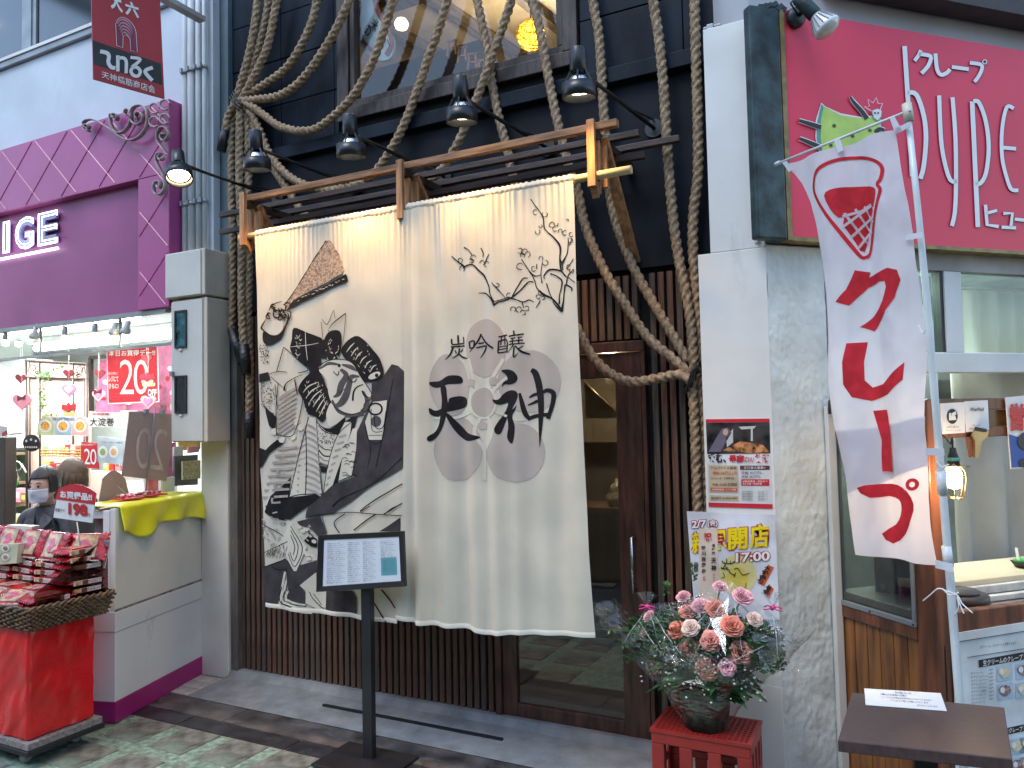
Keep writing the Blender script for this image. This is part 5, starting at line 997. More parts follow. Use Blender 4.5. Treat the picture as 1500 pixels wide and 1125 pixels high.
# ================================================================ COUNTER WITH YELLOW CLOTH
CA = Vector((-3.87, 2.772, 0)); CB = Vector((-4.119, 3.605, 0)); cd = (CB-CA).normalized(); cn_ = Vector((-cd.y, cd.x, 0))   # cn_ points left (into the counter)
ctr2 = thing('white_counter', CA, 'white sales counter with a magenta base strip beside the pillar', 'counter')
m_mag = mat('magenta_strip', (.36, .02, .18), .35, .08, 3); m_cnt = mat('counter_white', (.74, .76, .76), .4, .03, 2.5, dirt=((.40, .38, .35), 3.5, .6, (1, 1, .5))); m_cream2 = mat('counter_cream', (.72, .72, .66), .4, .04, 2.5, dirt=((.46, .44, .38), 3, .62, (1, 1, .6)))
def cbox(name, s0, s1, w0, w1, z0, z1, m, bevel=.003):
    b = MB(); q = [CA+cd*s+cn_*w for s, w in ((s0, w0), (s1, w0), (s1, w1), (s0, w1))]; b.hexa([(p.x, p.y, z0) for p in q]+[(p.x, p.y, z1) for p in q]); return b.build(name, m, ctr2, bevel=bevel)
Lc = (CB-CA).length
cbox('base_strip', 0, Lc, 0, .24, 0.004, .115, m_mag); cbox('lower_body', 0, Lc, .004, .238, .116, .49, m_cnt); cbox('ledge_board', -.004, Lc, 0, .24, .491, .60, m_cnt)
cbox('upper_body', .003, Lc, .006, .04, .601, 1.16, m_cream2); cbox('corner_post', -.002, .03, .041, .08, .601, 1.15, m_cnt); cbox('counter_top', .05, Lc, .041, .236, 1.10, 1.14, m_glos); cbox('inner_panel', .12, Lc, .09, .23, .602, 1.095, mat('counter_grey', (.2, .2, .2), .6))  # the inner panel is plain dark grey
cbox('trim_line', .0, Lc, .002, .006, .60, .612, mat('worn_line', (.25, .24, .22), .7, .3, 30), 0)
# yellow cloth thrown over the top edge
def yc(u, v):
    s = .02+u*(Lc-.02); drop = .12+.09*math.exp(-((u-.22)/.16)**2)+.05*math.exp(-((u-.93)/.1)**2)-.02*math.sin(u*7)
    if v < .4: w_ = .30-.30*v/.4; z = 1.172+.01*noise.noise(Vector((u*8, v*5, 1)))
    else: t = (v-.4)/.6; w_ = -.010-.018*math.sin(u*21+t*2)*t-.012*t; z = 1.168-drop*t
    p = CA+cd*s+cn_*w_; return Vector((p.x, p.y, z))
b = MB(); b.grid(70, 24, yc); tag(b.build('yellow_cloth', mat('yellow_satin', (.82, .80, .03), .3, .08, 5, spec=.7), solid=.003), 'shiny yellow satin cloth draped over the top edge of the white counter', 'cloth')
# things standing on the counter
def cpt(px, py, w=.25):     # a point on a vertical plane through the counter, w metres in
    n = cn_; return onP(px, py, n, n.dot(CA)+w)
acr = mat('taupe_acrylic', (.50, .38, .36), .3, .04, 4, thin=.3)
st = thing('sale_stand', cpt(212, 735), 'back of a taupe sale board with mirrored 20, clipped to a thin rod', 'sign')
CQ = lambda x, y, o=0: cpt(x, y, .22-o)
b = MB(); Q = [CQ(178, 697), CQ(244, 705), CQ(258, 607), CQ(190, 603)]; sheet(b, Q, -cn_, .004); b.build('board', acr, st)
b = MB(); text(b, '20', [CQ(198, 686, .004), CQ(240, 690, .004), CQ(246, 628, .004), CQ(200, 626, .004)], mirror=True, bold=-.01, space=.85); b.build('mirrored_number', mat('faded_print', (.62, .52, .50), .4), st)
b = MB(); text(b, '本日お買得デー', [CQ(196, 616, .004), CQ(250, 622, .004), CQ(250, 614, .004), CQ(196, 608, .004)], mirror=True); b.build('lettering', MATS['faded_print'], st)
b = MB(); b.tube([CQ(227, 600, .01), CQ(213, 722, .01)], .004, 8); b.build('rod', m_alu, st)
for x, y in ((214, 603), (238, 604)): b = MB(); c = CQ(x, y, .006); b.box(c-Vector((.012, .012, .016)), c+Vector((.012, .012, .016))); b.build('clip', m_alu, st)
ar = thing('arched_stand', cpt(165, 740), 'small arched beige acrylic board behind the price card', 'sign'); CR = lambda x, y, o=0: cpt(x, y, .34-o)
b = MB(); b.prism([CR(*p) for p in [(143, 745), (150, 705)]+[(150+34*t/8, 702-13*math.sin(math.pi*t/8)) for t in range(9)]+[(192, 735)]], cn_*.004); b.build('board', acr, ar); b = MB(); b.tube([CR(172, 712, .01), CR(190, 728, .01)], .003, 6); b.build('strut', m_white, ar)
for k, (x, y, lab) in enumerate([(186, 728, 'flat tray of brown wrapped sweets at the counter edge'), (204, 724, 'second flat tray of wrapped sweets by the rod'), (222, 720, 'third flat tray of wrapped sweets near the pillar')]):
    c = onP(x, y, Vector((0, 0, 1)), 1.19); c = cpt(x, y, .16); t = thing('sweets_tray', (c.x, c.y, 1.175), lab, 'tray', 'sweet trays on the counter')
    b = MB(); b.box((c.x-.06, c.y-.07, 1.182), (c.x+.06, c.y+.07, 1.19)); b.build('tray', m_red, t)
    for j in range(12): a = Vector((c.x+random.uniform(-.05, .05), c.y+random.uniform(-.06, .06), 1.2)); b = MB(); b.bar(a, a+Vector((random.uniform(-.03, .03), random.uniform(-.03, .03), .004)), .018, .014); b.build('sweet', random.choice([goods[5], goods[2], goods[0]]), t, bevel=.003)
for px0, px1, py0, py1, m, w_, lab in [(235, 258, 650, 700, m_pink, .5, 'tall pink card standing at the back of the counter'), (255, 268, 655, 690, m_white, .45, 'white card leaning left of the black terminal'), (256, 290, 668, 712, mat('grey_box', (.12, .12, .12), .5), .36, 'grey terminal box on the counter beside the pillar'), (268, 294, 676, 703, mat('yellow_card', (.5, .45, .25), .6, .2, 60), .30, 'yellowish printed card in front of the grey terminal'), (262, 294, 645, 660, goods[4], .5, 'yellow and pink package right at the pillar edge'), (276, 292, 655, 664, goods[0], .44, 'small pink price slip under the beige cabinet'), (216, 232, 700, 722, m_pink, .3, 'pink and white pouch standing behind the rod'), (238, 256, 700, 722, m_white, .28, 'small white printed pouch near the pillar')]:
    b = MB(); Q = [cpt(px0, py1, w_), cpt(px1, py1-2, w_), cpt(px1, py0-2, w_), cpt(px0, py0, w_)]
    for p in Q: p.z = max(p.z, 1.145)
    sheet(b, Q, -cn_, .012); tag(b.build('counter_card', m), lab, 'card')
# ================================================================ RED STALL ON A DOLLY
stl = thing('red_stall', (-4.0, 2.42, .1), 'red satin covered stall box on a black dolly', 'stall')
m_satin = mat('red_satin', (.68, .008, .01), .27, .1, 6, spec=.7)
def sat(u, v):   # walks round front then right side
    L1, L2 = .75, .33; s = u*(L1+L2); z = .125+.56*(1-v); wr = .010*noise.noise(Vector((s*7, z*5, 3)))+.008*noise.noise(Vector((s*19-z*11, z*9, 7)))+.005*math.sin(s*16-z*9)
    if s < L1: return Vector((-3.78-L1+s, 2.25-abs(wr), z))
    return Vector((-3.78+abs(wr), 2.25+s-L1, z))
b = MB(); b.grid(110, 50, sat); b.build('satin_cover', m_satin, stl)
b = MB(); b.box((-4.53, 2.262, .13), (-3.79, 2.575, .66)); b.build('box', m_red, stl)
b = MB(); b.box((-4.56, 2.23, .085), (-3.745, 2.61, .118)); b.build('dolly_deck', mat('grey_carpet', (.25, .22, .21), .9, .2, 60), stl, bevel=.003); b = MB(); b.box((-4.57, 2.222, .06), (-3.737, 2.618, .0845)); b.build('dolly_frame', m_blk, stl, bevel=.004)
for x, y in ((-3.84, 2.28), (-3.84, 2.53), (-4.45, 2.3)):
    wv = MB(); wv.lathe([(0, -.013), (.022, -.013), (.03, -.010), (.031, 0), (.03, .010), (.022, .013), (0, .013)], (x, y, .033), (1, .25, 0), 20); wv.build('caster_wheel', mat('clear_rubber', (.28, .3, .3), .3), stl); wv = MB(); wv.box((x-.02, y-.02, .052), (x+.02, y+.02, .062)); wv.build('caster_fork', m_alu, stl)
# wicker basket
m_wick = mat('wicker', (.14, .075, .035), .55, .4, 40, bump=.3, bscale=90, dirt=((.22, .13, .07), 20, .5, (1, 1, 1)))
bk = thing('wicker_basket', (-4.05, 2.4, .64), 'wide brown wicker basket heaped with sweets on the red stall', 'basket')
cor0 = [(-4.62, 2.24), (-3.72, 2.24), (-3.72, 2.60), (-4.62, 2.60)]
def bpt(s, r, extra=0):   # s 0..3 round front/right/back, r 0 bottom..1 rim
    k = int(min(2.999, s)); t = s-k; ring = [(-4.62-.02, 2.225-.03*r-extra), (-3.72+.03*r+extra, 2.225-.03*r-extra), (-3.72+.03*r+extra, 2.61+.02*r+extra), (-4.64, 2.61+.02*r+extra)]
    a, c = ring[k], ring[k+1]; return (a[0]+(c[0]-a[0])*t, a[1]+(c[1]-a[1])*t)
ZB0, ZB1 = .655, .745
for j in range(9):
    r = j/8; z = ZB0+(ZB1-ZB0)*r; pts = []
    for k in range(361):
        s = k/360*2.2; x, y = bpt(s, r, .0065*math.sin(k*math.pi/6+(j % 2)*math.pi)); pts.append((x, y, z+.002*math.sin(k*.7+j)))
    b = MB(); b.tube(pts, .0062, 6); b.build('woven_strand', m_wick, bk)
b = MB()
for k in range(0, 121, 2):
    s = k/120*2.2; x0, y0 = bpt(s, 0); x1, y1 = bpt(s, 1); b.tube([(x0, y0, ZB0-.01), (x1, y1, ZB1+.005)], .004, 5)
tag(b.build('stake', m_wick, bk), kind='stuff')
for dz, ph in ((0, 0), (.004, 3.14)):
    b = MB(); pts = []
    for k in range(181):
        s = k/180*2.2; x, y = bpt(s, 1, .006*math.cos(k*.45+ph)); pts.append((x, y, ZB1+.012+.006*math.sin(k*.45+ph)))
    b.tube(pts, .007, 6); b.build('rim_braid', m_wick, bk)
b = MB(); b.box((-4.62, 2.24, .645), (-3.73, 2.6, .66)); b.build('basket_base', m_wick, bk)
# packets of sweets
m_pr = mat('packet_red', (.50, .012, .02), .18, .3, 25, spec=.8, bump=.5, bscale=45); m_pg = mat('packet_cream', (.62, .42, .24), .22, .25, 30, spec=.7, bump=.25, bscale=50); m_pc = mat('packet_gold', (.55, .33, .12), .2, .3, 30, spec=.8, bump=.3, bscale=50)
m_pb = mat('packet_brown', (.16, .05, .025), .3); m_pk = mat('packet_pink_heart', (.6, .12, .2), .35, .2, 40); m_pw = mat('packet_label', (.70, .58, .55), .35, .15, 80)
def packet(loc, rot, kind):
    t = thing('sweets_packet', (0, 0, 0), PLAB[kind], 'packet', PLAB[kind]); w_, d_, h_ = .075, .095, .036
    b = MB()
    def fn(u, v): a = u*2*math.pi; c_, s_ = math.cos(a), math.sin(a); pw = .55; X_ = (abs(c_)**pw)*(1 if c_ > 0 else -1); Z_ = (abs(s_)**pw)*(1 if s_ > 0 else -1); e = 1-abs(2*v-1)**7; return Vector((X_*w_*(.97+.03*e), (v-.5)*2*d_, Z_*h_*.5*(.1+.9*e)+.5*h_))
    b.grid(20, 12, fn); b.build('wrapper', m_pr, t)
    b = MB(); b.box((-w_*.8, -d_*.6, h_*.97), (w_*.8, d_*.55, h_*1.04)); b.build('top_print', m_pg, t)
    b = MB(); b.prism([Vector((x*.001, y*.001, h_*1.05)) for x, y in [(p[0], -p[1]) for p in heart(0, 0, 38)]], (0, 0, .0008)); b.build('heart_print', m_pk, t)
    b = MB(); b.box((-w_*1.03, -d_*.80, h_*.2), (-w_*.98, d_*.80, h_*.82)); b.build('side_print', m_pw, t); b = MB(); b.box((-w_*1.05, d_*.3, h_*.22), (-w_*1.031, d_*.0, h_*.80)); b.build('brown_print', m_pb, t)
    b = MB(); b.box((-w_*1.05, d_*.38, h_*.25), (-w_*1.031, d_*.7, h_*.78)); b.build('gold_print', m_pc, t)
    b = MB(); text(b, 'チョコパイ', [Vector((-w_*1.04, -d_*.0, h_*.33)), Vector((-w_*1.04, -d_*.75, h_*.33)), Vector((-w_*1.04, -d_*.75, h_*.68)), Vector((-w_*1.04, -d_*.0, h_*.68))]); b.build('lettering', m_pb, t)
    for s_ in (-1, 1):
        b = MB(); 
        def fin(u, v): return Vector(((u-.5)*2*w_*(.95+.15*v), s_*(d_*.93+.018*v), .5*h_+.005*math.sin(u*40)*v))
        b.grid(24, 2, fin); b.build('crimped_end', m_pr, t, solid=.001)
    return t
PLAB = ['chocolate pie packets in the wicker basket']
pk0 = packet((0, 0, 0), 0, 0); pks = []
def put(x, y, z, lab, rz=0, rx=0, ry=0):
    o = pk0 if not pks else copy_tree(pk0); o.matrix_basis = Matrix.Translation((x, y, z)) @ Matrix.Rotation(rz, 4, 'Z') @ Matrix.Rotation(ry, 4, 'Y') @ Matrix.Rotation(rx, 4, 'X') @ Matrix.Rotation(R_(90), 4, 'Z')
    o['label'] = 'red foil pie packet, '+lab; pks.append(o)
rr = random.Random(5)
for row, (y, z0_, nz) in enumerate([(2.315, .668, 1), (2.415, .69, 3), (2.52, .73, 5)]):
    for c_ in range(4):
        for k in range(nz):
            x = -3.98-.2*c_+rr.uniform(-.008, .008)
            put(x, y+rr.uniform(-.01, .01), z0_+k*.039, '%s up in the %s stack from the right, %s row' % (ORD[k], ORD[c_], ('front', 'middle', 'back')[row]), rr.uniform(-.08, .08), rr.uniform(-.03, .03), rr.uniform(-.04, .04))
for c_ in range(4): put(-3.95-.195*c_, 2.50, .99+.004*c_, 'standing upright at the back, %s from the right' % ORD[c_], rr.uniform(-.1, .1), R_(66), 0)
for c_ in range(8): put(-3.815+rr.uniform(-.01, .01), 2.515, .69+.039*c_, '%s up in the tall stack by the side guard' % ORD[c_], R_(90)+rr.uniform(-.1, .1), 0, rr.uniform(-.05, .05))
for c_ in range(3): put(-3.82, 2.36, .675+.039*c_, '%s up in the low stack at the front right corner' % ORD[c_], R_(80), 0, rr.uniform(-.05, .05))
for k, (x, y, z, a) in enumerate([(-4.0, 2.31, .745, .4), (-4.2, 2.32, .75, .5)]): put(x, y, z, 'lying tilted on top of the front row, %s from the right' % ORD[k], a, R_(16), 0)
for x, lab in ((-3.83, 'leaning back at the right end of the top row'), (-3.80, 'half hidden behind the right end of the top row')): put(x, 2.56, .98, lab, R_(35), R_(60), 0)
print('packets', len(pks))
gp = card('gift_box', 'white and gold gift box front with a red heart at the back of the basket', 'box', lambda x, y: Y(x, y, 2.5), [(4, 797), (38, 796), (48, 771), (10, 769)], mat('gift_white', (.68, .62, .52), .35), t=.04)
flat(gp, 'red_heart', m_pk, lambda x, y: Y(x, y, 2.5), heart(24, 782, 10), .003)
gp2 = card('ring_cake_box', 'pale box with round cakes printed on it at the left of the basket', 'box', lambda x, y: Y(x, y, 2.42), [(-10, 828), (24, 825), (27, 797), (-10, 798)], mat('gift_cream', (.6, .6, .42), .35), t=.05)
for x, y in ((9, 803), (9, 816), (-4, 810)): flat(gp2, 'round_cake', m_white, lambda a, c: Y(a, c, 2.42), circ(x, y, 6, 5.5, 12), .003); flat(gp2, 'cake_centre', m_pc, lambda a, c: Y(a, c, 2.42), circ(x, y, 3.5, 3, 12), .005)
# transparent brown side guard and price cards
b = MB(); Q = [Vector((-3.735, 2.25, .70)), Vector((-3.735, 2.63, .70)), Vector((-3.735, 2.63, 1.04)), Vector((-3.735, 2.25, .82))]; sheet(b, Q, Vector((1, 0, 0)), .003); tag(b.build('side_guard', glass('smoky_guard', (.5, .36, .36), .05)), 'smoky clear side guard standing at the right end of the basket', 'guard')
P22 = lambda x, y: Y(x, y, 2.42)
pc = thing('price_card', P22(110, 760), 'round topped price card 198 with red heading over the basket', 'sign')
b = MB(); b.prism([P22(*p) for p in [(78, 758), (135, 766), (141, 722)]+[(141-54*t/10+2*math.sin(t), 722-6*t/10-9*math.sin(math.pi*t/10)) for t in range(1, 10)]+[(86, 717)]], (0, .004, 0)); b.build('board', m_white, pc)
b = MB(); b.prism([P22(*p)+FN*.0015 for p in [(82, 731), (140, 739), (141, 722)]+[(141-54*t/10, 722-6*t/10-10*math.sin(math.pi*t/10)) for t in range(1, 10)]+[(86, 716)]], (0, -.001, 0)); b.build('red_heading', m_red, pc)
wordq(pc, 'お買得品!!', P22, 89, 718, 136, 729, m_white, bold=.05, dy=5); wordq(pc, '198', P22, 101, 736, 129, 754, m_red, bold=.05, dy=3); wordq(pc, '板状パイ', P22, 82, 744, 96, 749, m_blk, bold=.02, dy=1); wordq(pc, '円', P22, 129, 752, 133, 757, m_red, bold=.02); b = MB(); b.tube([P22(110, 765)+Vector((0, .01, 0)), P22(112, 800)+Vector((0, .02, 0))], .003, 6); b.build('stem', m_white, pc)
PP = lambda x, y: Y(x, y, 2.60)
pp = thing('payment_sign', PP(145, 820), 'small white and red payment card reading PayPay beside the counter', 'sign')
b = MB(); sheet(b, [PP(*p) for p in [(131, 829), (153, 832), (161, 793), (140, 791)]], FN, .004); b.build('board', m_white, pp)
flat(pp, 'red_band', m_red, PP, [(138, 798), (160, 800), (159, 805), (137, 803)], .002); flat(pp, 'red_mark', m_red, PP, [(142, 809), (149, 808), (148, 818), (141, 819)], .002); flat(pp, 'grey_band', m_alu, PP, [(140, 791), (161, 793), (160, 799), (139, 797)], .0015)
wordq(pp, 'P', PP, 143, 810, 147, 817, m_white, bold=.04); wordq(pp, 'PayPay', PP, 138, 821, 151, 825, m_blk)
# ================================================================ TWO WOMEN
def skin_fig(name, joints, edges, m, parent, sub=2, root=0):
    me = bpy.data.meshes.new(name); me.from_pydata([j[0] for j in joints], edges, []); o = bpy.data.objects.new(name, me); col.objects.link(o); me.materials.append(m)
    sk = o.modifiers.new('skin', 'SKIN'); sk.use_smooth_shade = True
    for i, j in enumerate(joints):
        v = me.skin_vertices[0].data[i]; r = j[1]; v.radius = r if isinstance(r, tuple) else (r, r); v.use_root = (i == root)
    s2 = o.modifiers.new('sub', 'SUBSURF'); s2.levels = sub; s2.render_levels = sub
    if parent: o.parent = parent; o.matrix_parent_inverse = IM(parent)
    return o
m_skin = mat('skin', (.55, .33, .25), .5, .06, 20); m_hair = mat('black_hair', (.012, .010, .010), .35, .3, 60, stretch=(8, 8, 1), bump=.4, bscale=90); m_hair2 = mat('brown_hair', (.10, .06, .035), .4, .5, 50, stretch=(8, 8, 1), bump=.5, bscale=90, c2=(.035, .02, .013)); m_coat = mat('grey_coat', (.075, .072, .082), .8, .15, 30); m_mask = mat('mask_white', (.68, .68, .76), .7)
def woman(lab, H, face, m_hr, coat, mask, longhair):
    t = thing('person', (H.x, H.y, 0), lab, 'person'); f = Vector(face).normalized(); sdir = f.cross(Vector((0, 0, 1))).normalized()
    def hp(a, b_, c): return H+f*a+sdir*b_+Vector((0, 0, c))
    hip = Vector((H.x, H.y, .62))-f*.12; neck = hp(-.035, 0, -.13); chest = neck+Vector((0, 0, -.2))-f*.04
    J = [(hip, (.14, .12)), (chest+Vector((0, 0, .0)), (.15, .11)), (neck+Vector((0, 0, -.07)), (.10, .07)), (neck+Vector((0, 0, -.005)), .05)]
    E_ = [(0, 1), (1, 2), (2, 3)]
    for s in (-1, 1):
        k = len(J); sh_ = neck+sdir*s*.165+Vector((0, 0, -.09)); el = sh_+sdir*s*.05+Vector((0, 0, -.27))+f*.03; wr = el+f*.2+Vector((0, 0, -.05))-sdir*s*.06
        J += [(sh_, .065), (el, .05), (wr, .038)]; E_ += [(2, k), (k, k+1), (k+1, k+2)]
        k = len(J); kn = Vector((H.x, H.y, .34))+sdir*s*.1+f*.02; an = Vector((H.x, H.y, .07))+sdir*s*.1-f*.05; J += [(kn, .065), (an, .045), (an+f*.12+Vector((0, 0, -.03)), .035)]; E_ += [(0, k), (k, k+1), (k+1, k+2)]
    skin_fig('clothed_body', J, E_, coat, t)
    b = MB()       # head
    def head(u, v):
        th = v*math.pi; ph = u*2*math.pi; c_ = math.cos(ph); s_ = math.sin(ph); z = math.cos(th); r = math.sin(th)
        fx = .098*r*c_; sx = .074*r*s_; zz = .118*z
        if c_ > 0: fx *= 1-.12*max(0, -z); 
        fx += .018*math.exp(-((ph if ph < math.pi else ph-2*math.pi)/.18)**2)*math.exp(-((z+.12)/.16)**2)       # nose
        if z < -.2: sx *= 1-.35*(-z-.2); fx *= 1+.02
        fx -= .006*(math.exp(-((abs(ph if ph < math.pi else ph-2*math.pi)-.38)/.15)**2))*math.exp(-((z-.08)/.09)**2)   # eye sockets
        return hp(fx, sx, zz)
    b.grid(40, 28, head); hd = b.build('head', m_skin, t)
    for s in (-1, 1):
        b = MB(); b.lathe([(0, -.004), (.007, -.003), (.010, 0), (.006, .004), (0, .005)], hp(.087, s*.032, .012), f, 12); b.build('eye', m_blk, hd)
        b = MB(); b.tube([hp(.088, s*.018, .034), hp(.088, s*.034, .038), hp(.078, s*.05, .033)], .0028, 5); b.build('eyebrow', m_hr, hd)
        b = MB(); b.lathe([(0, -.006), (.014, -.004), (.017, 0), (.010, .006), (0, .008)], hp(-.005, s*.078, -.005), sdir*s, 12); b.build('ear', m_skin, hd)
    b = MB(); b.tube([hp(.088, -.02, -.066), hp(.094, 0, -.068), hp(.088, .02, -.066)], .004, 5); b.build('mouth', mat('lip', (.45, .15, .13), .5), hd)
    b = MB(); b.tube([neck+Vector((0, 0, -.03)), hp(-.02, 0, -.07)], .048, 14); b.build('neck', m_skin, t)
    b = MB()
    def hair(u, v):
        ph = (u-.5)*2*math.pi; c_ = math.cos(ph); front = c_ > .45; low = (.36 if front else (.98 if longhair else .66)); th = v*math.pi*low
        r = math.sin(min(th, math.pi/2+.15*longhair)); z = math.cos(min(th, math.pi*.52)); n_ = 1+.06*noise.noise(Vector((ph*3, v*3, H.x)))+.02*math.sin(ph*37)
        zz = .135*z-(max(0, th-math.pi*.52)*.14 if longhair else max(0, th-math.pi*.52)*.09); return hp(.112*r*c_*n_*(.94 if front else 1.05)-.006, .092*r*math.sin(ph)*n_, zz+.008)
    b.grid(64, 26, hair); b.build('hair', m_hr, t, solid=.006)
    if longhair:
        b = MB(); rr_ = random.Random(9)
        for k in range(46):
            ph = rr_.uniform(1.2, 5.1); R0 = Vector((math.cos(ph)*.11, math.sin(ph)*.095, 0)); L_ = rr_.uniform(.12, .24); p0_ = hp(R0.x*.7, R0.y*.7, .09); p1_ = hp(R0.x*1.08, R0.y*1.08, -.02); p2_ = hp(R0.x*1.12+.02, R0.y*1.15, -.06-L_*.4); p3_ = hp(R0.x*.95+rr_.uniform(-.02, .02), R0.y*1.1, -.04-L_)
            b.tube([tuple(v) for v in catmull([tuple(p0_), tuple(p1_), tuple(p2_), tuple(p3_)], 4)], [.006, .012, .013, .013, .013, .013, .012, .012, .012, .01, .008, .006, .003], 5)
        tag(b.build('hair_strands', m_hr, t), kind='stuff')
    if mask:
        b = MB(); 
        def mk(u, v): ph = (u-.5)*2.3; z = .0-.095*v; r = 1+.10*math.exp(-((ph)/.35)**2)*math.exp(-((v-.25)/.3)**2)+.004*math.sin(v*22); k_ = 1-.5*max(0, v-.6); return hp(.104*math.cos(ph)*r*(1-.06*v)+.002, .083*math.sin(ph)*k_, z-.008)
        b.grid(26, 16, mk); mo = b.build('face_mask', m_mask, t, solid=.002)
        for s in (-1, 1):
            for zz in (-.01, -.075): b = MB(); b.tube([hp(.045, s*.078, zz), hp(-.005, s*.085, -.01)], .0015, 4); b.build('mask_string', m_mask, mo)
    b = MB()
    for s in (-1, 1): b.add([neck-f*.04+sdir*s*.075+Vector((0, 0, .015)), neck+f*.075+sdir*s*.03+Vector((0, 0, -.05)), neck+f*.125+sdir*s*.012+Vector((0, 0, -.20)), neck+f*.10+sdir*s*.10+Vector((0, 0, -.12)), neck+sdir*s*.11+Vector((0, 0, -.03))], [(0, 1, 2, 3, 4)])
    b.build('collar', coat, t, solid=.01)
    return t
H1 = Y(64, 712, 3.35); woman('woman with a black bob and a white face mask, grey coat, bending behind the basket', H1, (.30, -.95, -.1), m_hair, m_coat, True, False)
H2 = Y(104, 696, 3.75); woman('woman with long brown hair seen from behind her companion in the mask', H2, (-.9, -.2, 0), m_hair2, mat('dark_coat', (.03, .03, .032), .8), False, True)
# ================================================================ WHITE PANEL, STUCCO PILLAR
m_stuc = mat('stucco', (.58, .63, .62), .85, .08, 5, bump=.3, bscale=45, dirt=((.5, .55, .55), 5, .6, (1, 1, 1)))
m_panel = mat('white_board', (.68, .69, .67), .5, .05, 3, dirt=((.5, .51, .5), 3, .62, (1, 1, .3)))
wp = thing('partition_board', (-.63, 3.42, 0), 'tall smooth white board between the ropes and the stucco pillar', 'panel')
b = MB(); b.box((-.735, 3.42, 2.325), (-.50, 3.45, 3.345)); b.build('upper_board', m_panel, wp, bevel=.003)
b = MB(); b.box((-.79, 3.414, .0), (-.497, 3.45, 2.322)); b.build('lower_board', m_panel, wp, bevel=.003)
b = MB(); b.box((-.69, 3.451, .0), (-.5, 3.75, 3.33)); b.build('board_core', m_panel, wp)
b = MB(); b.box((-.72, 3.43, 3.346), (-.69, 3.46, 3.37)); b.box((-.74, 3.45, 3.36), (-.66, 3.47, 3.372)); tag(b.build('grey_handle', m_alu, bevel=.003), 'small grey fitting on top of the tall white board', 'fitting')
sp = thing('stucco_pillar', (-.4, 3.5, 0), 'pale rough stucco pillar below the green post', 'pillar')
b = MB()
def stf(u, v):
    t = .30*u; z = 2.33*v; p = KP+T45*t; d = .0028*noise.noise(Vector((t*60, z*34, 2)))*(.5+noise.noise(Vector((t*7, z*5, 8))))+.0045*noise.noise(Vector((t*14, z*9, 4)))+.002*noise.noise(Vector((t*40, z*26, 7)))+.007*max(0, noise.noise(Vector((t*5, z*3, 1)))-.15)
    p = p+N45*(.004+d); return Vector((p.x, p.y, z))
b.grid(90, 520, stf); b.build('stucco_face', m_stuc, sp)
def kslab(b, t0, t1, o0, o1, z0, z1, base=KP):
    q = [base+T45*t+N45*o for t, o in ((t0, o1), (t1, o1), (t1, o0), (t0, o0))]; return b.hexa([(p.x, p.y, z0) for p in q]+[(p.x, p.y, z1) for p in q])
b = MB(); kslab(b, .004, .31, -.25, -.016, 0, 2.34); b.build('pillar_core', m_stuc, sp)
def KT(x, y=900, o=0): return (K(x, y, o)-KP).dot(T45)
def KZ(x, y, o=0): return K(x, y, o).z
b = MB(); kslab(b, .262, .302, .012, .035, 0, KZ(1215, 595)); o = b.build('white_strip', m_wht2, None, bevel=.003); tag(o, 'old white painted upright strip with black nail marks right of the stucco pillar', 'post')
for k in range(7): m_ = MB(); z = .15+.2*k+random.uniform(-.05, .05); p = KP+T45*random.uniform(.27, .295)+N45*.035; m_.tube([p, p+N45*.004], .004, 6); m_.build('nail', m_blk, o)
b = MB(); a = KP+T45*.265+N45*.045; zt = KZ(1215, 590); b.tube([(a.x, a.y, zt-.05), (a.x, a.y, zt+.005), Vector((a.x, a.y, zt+.005))+T45*.03], .006, 8); tag(b.build('black_elbow', m_blk), 'small black elbow bracket on top of the old white strip', 'bracket')
# ================================================================ CREPE SHOP: sign
cs = thing('crepe_shop', (.5, 4.4, 0), 'corner crepe shop with a crimson sign, window with curtains and wooden counter', 'shop')
m_crim = mat('crimson_sign', (.72, .045, .10), .38, .04, 1.2, spec=.35); m_edge = mat('olive_brass', (.24, .17, .05), .4, .2, 20); m_gwall = mat('grey_wall', (.40, .42, .46), .7, .05, 3)
m_dgr = mat('dark_green_tarp', (.02, .045, .05), .45, .4, 12, bump=.4, bscale=30); m_sw = mat('sign_white', (.78, .78, .80), .4, .02); m_sh = mat('letter_edge', (.30, .02, .05), .4)
OS = .06; zs0 = K(1155, 350, OS).z; zs1 = K(1150, 14, OS).z; t0s = (K(1147, 100, OS)-KP).dot(T45)
sg = thing('crepe_sign', K(1300, 350, 0), 'big crimson crepe sign lettered クレープ hype ヒュー with a figure in a green dress', 'sign')
b = MB(); kslab(b, t0s+.012, 3.2, 0, OS, zs0+.012, zs1); b.build('sign_panel', m_crim, sg)
b = MB(); kslab(b, t0s-.012, t0s+.0115, 0, OS+.006, zs0-.004, zs1+.004); kslab(b, t0s+.012, 3.2, 0, OS+.004, zs0-.006, zs0+.0115); b.build('sign_edge', m_edge, sg)
b = MB(); kslab(b, -.03, 3.2, -.3, -.01, zs0-.004, 4.6); b.build('upper_wall', m_gwall, cs)
ze = K(1500, 22, .12).z; b = MB(); kslab(b, .35, 3.2, .0, .12, ze, ze+.5); b.build('dark_eave', mat('eave_dark', (.05, .05, .052), .7), cs)
tg0 = (K(1107, 200, .08)-KP).dot(T45); tg1 = (K(1144, 200, .08)-KP).dot(T45)
b = MB(); kslab(b, tg0, t0s-.016, .02, .07, K(1130, 350, .07).z, K(1125, 10, .07).z); o = b.build('tarp_post', m_dgr, None, bevel=.01); tag(o, 'dark green tarpaulin wrapped post left of the crimson sign', 'post')
b = MB()
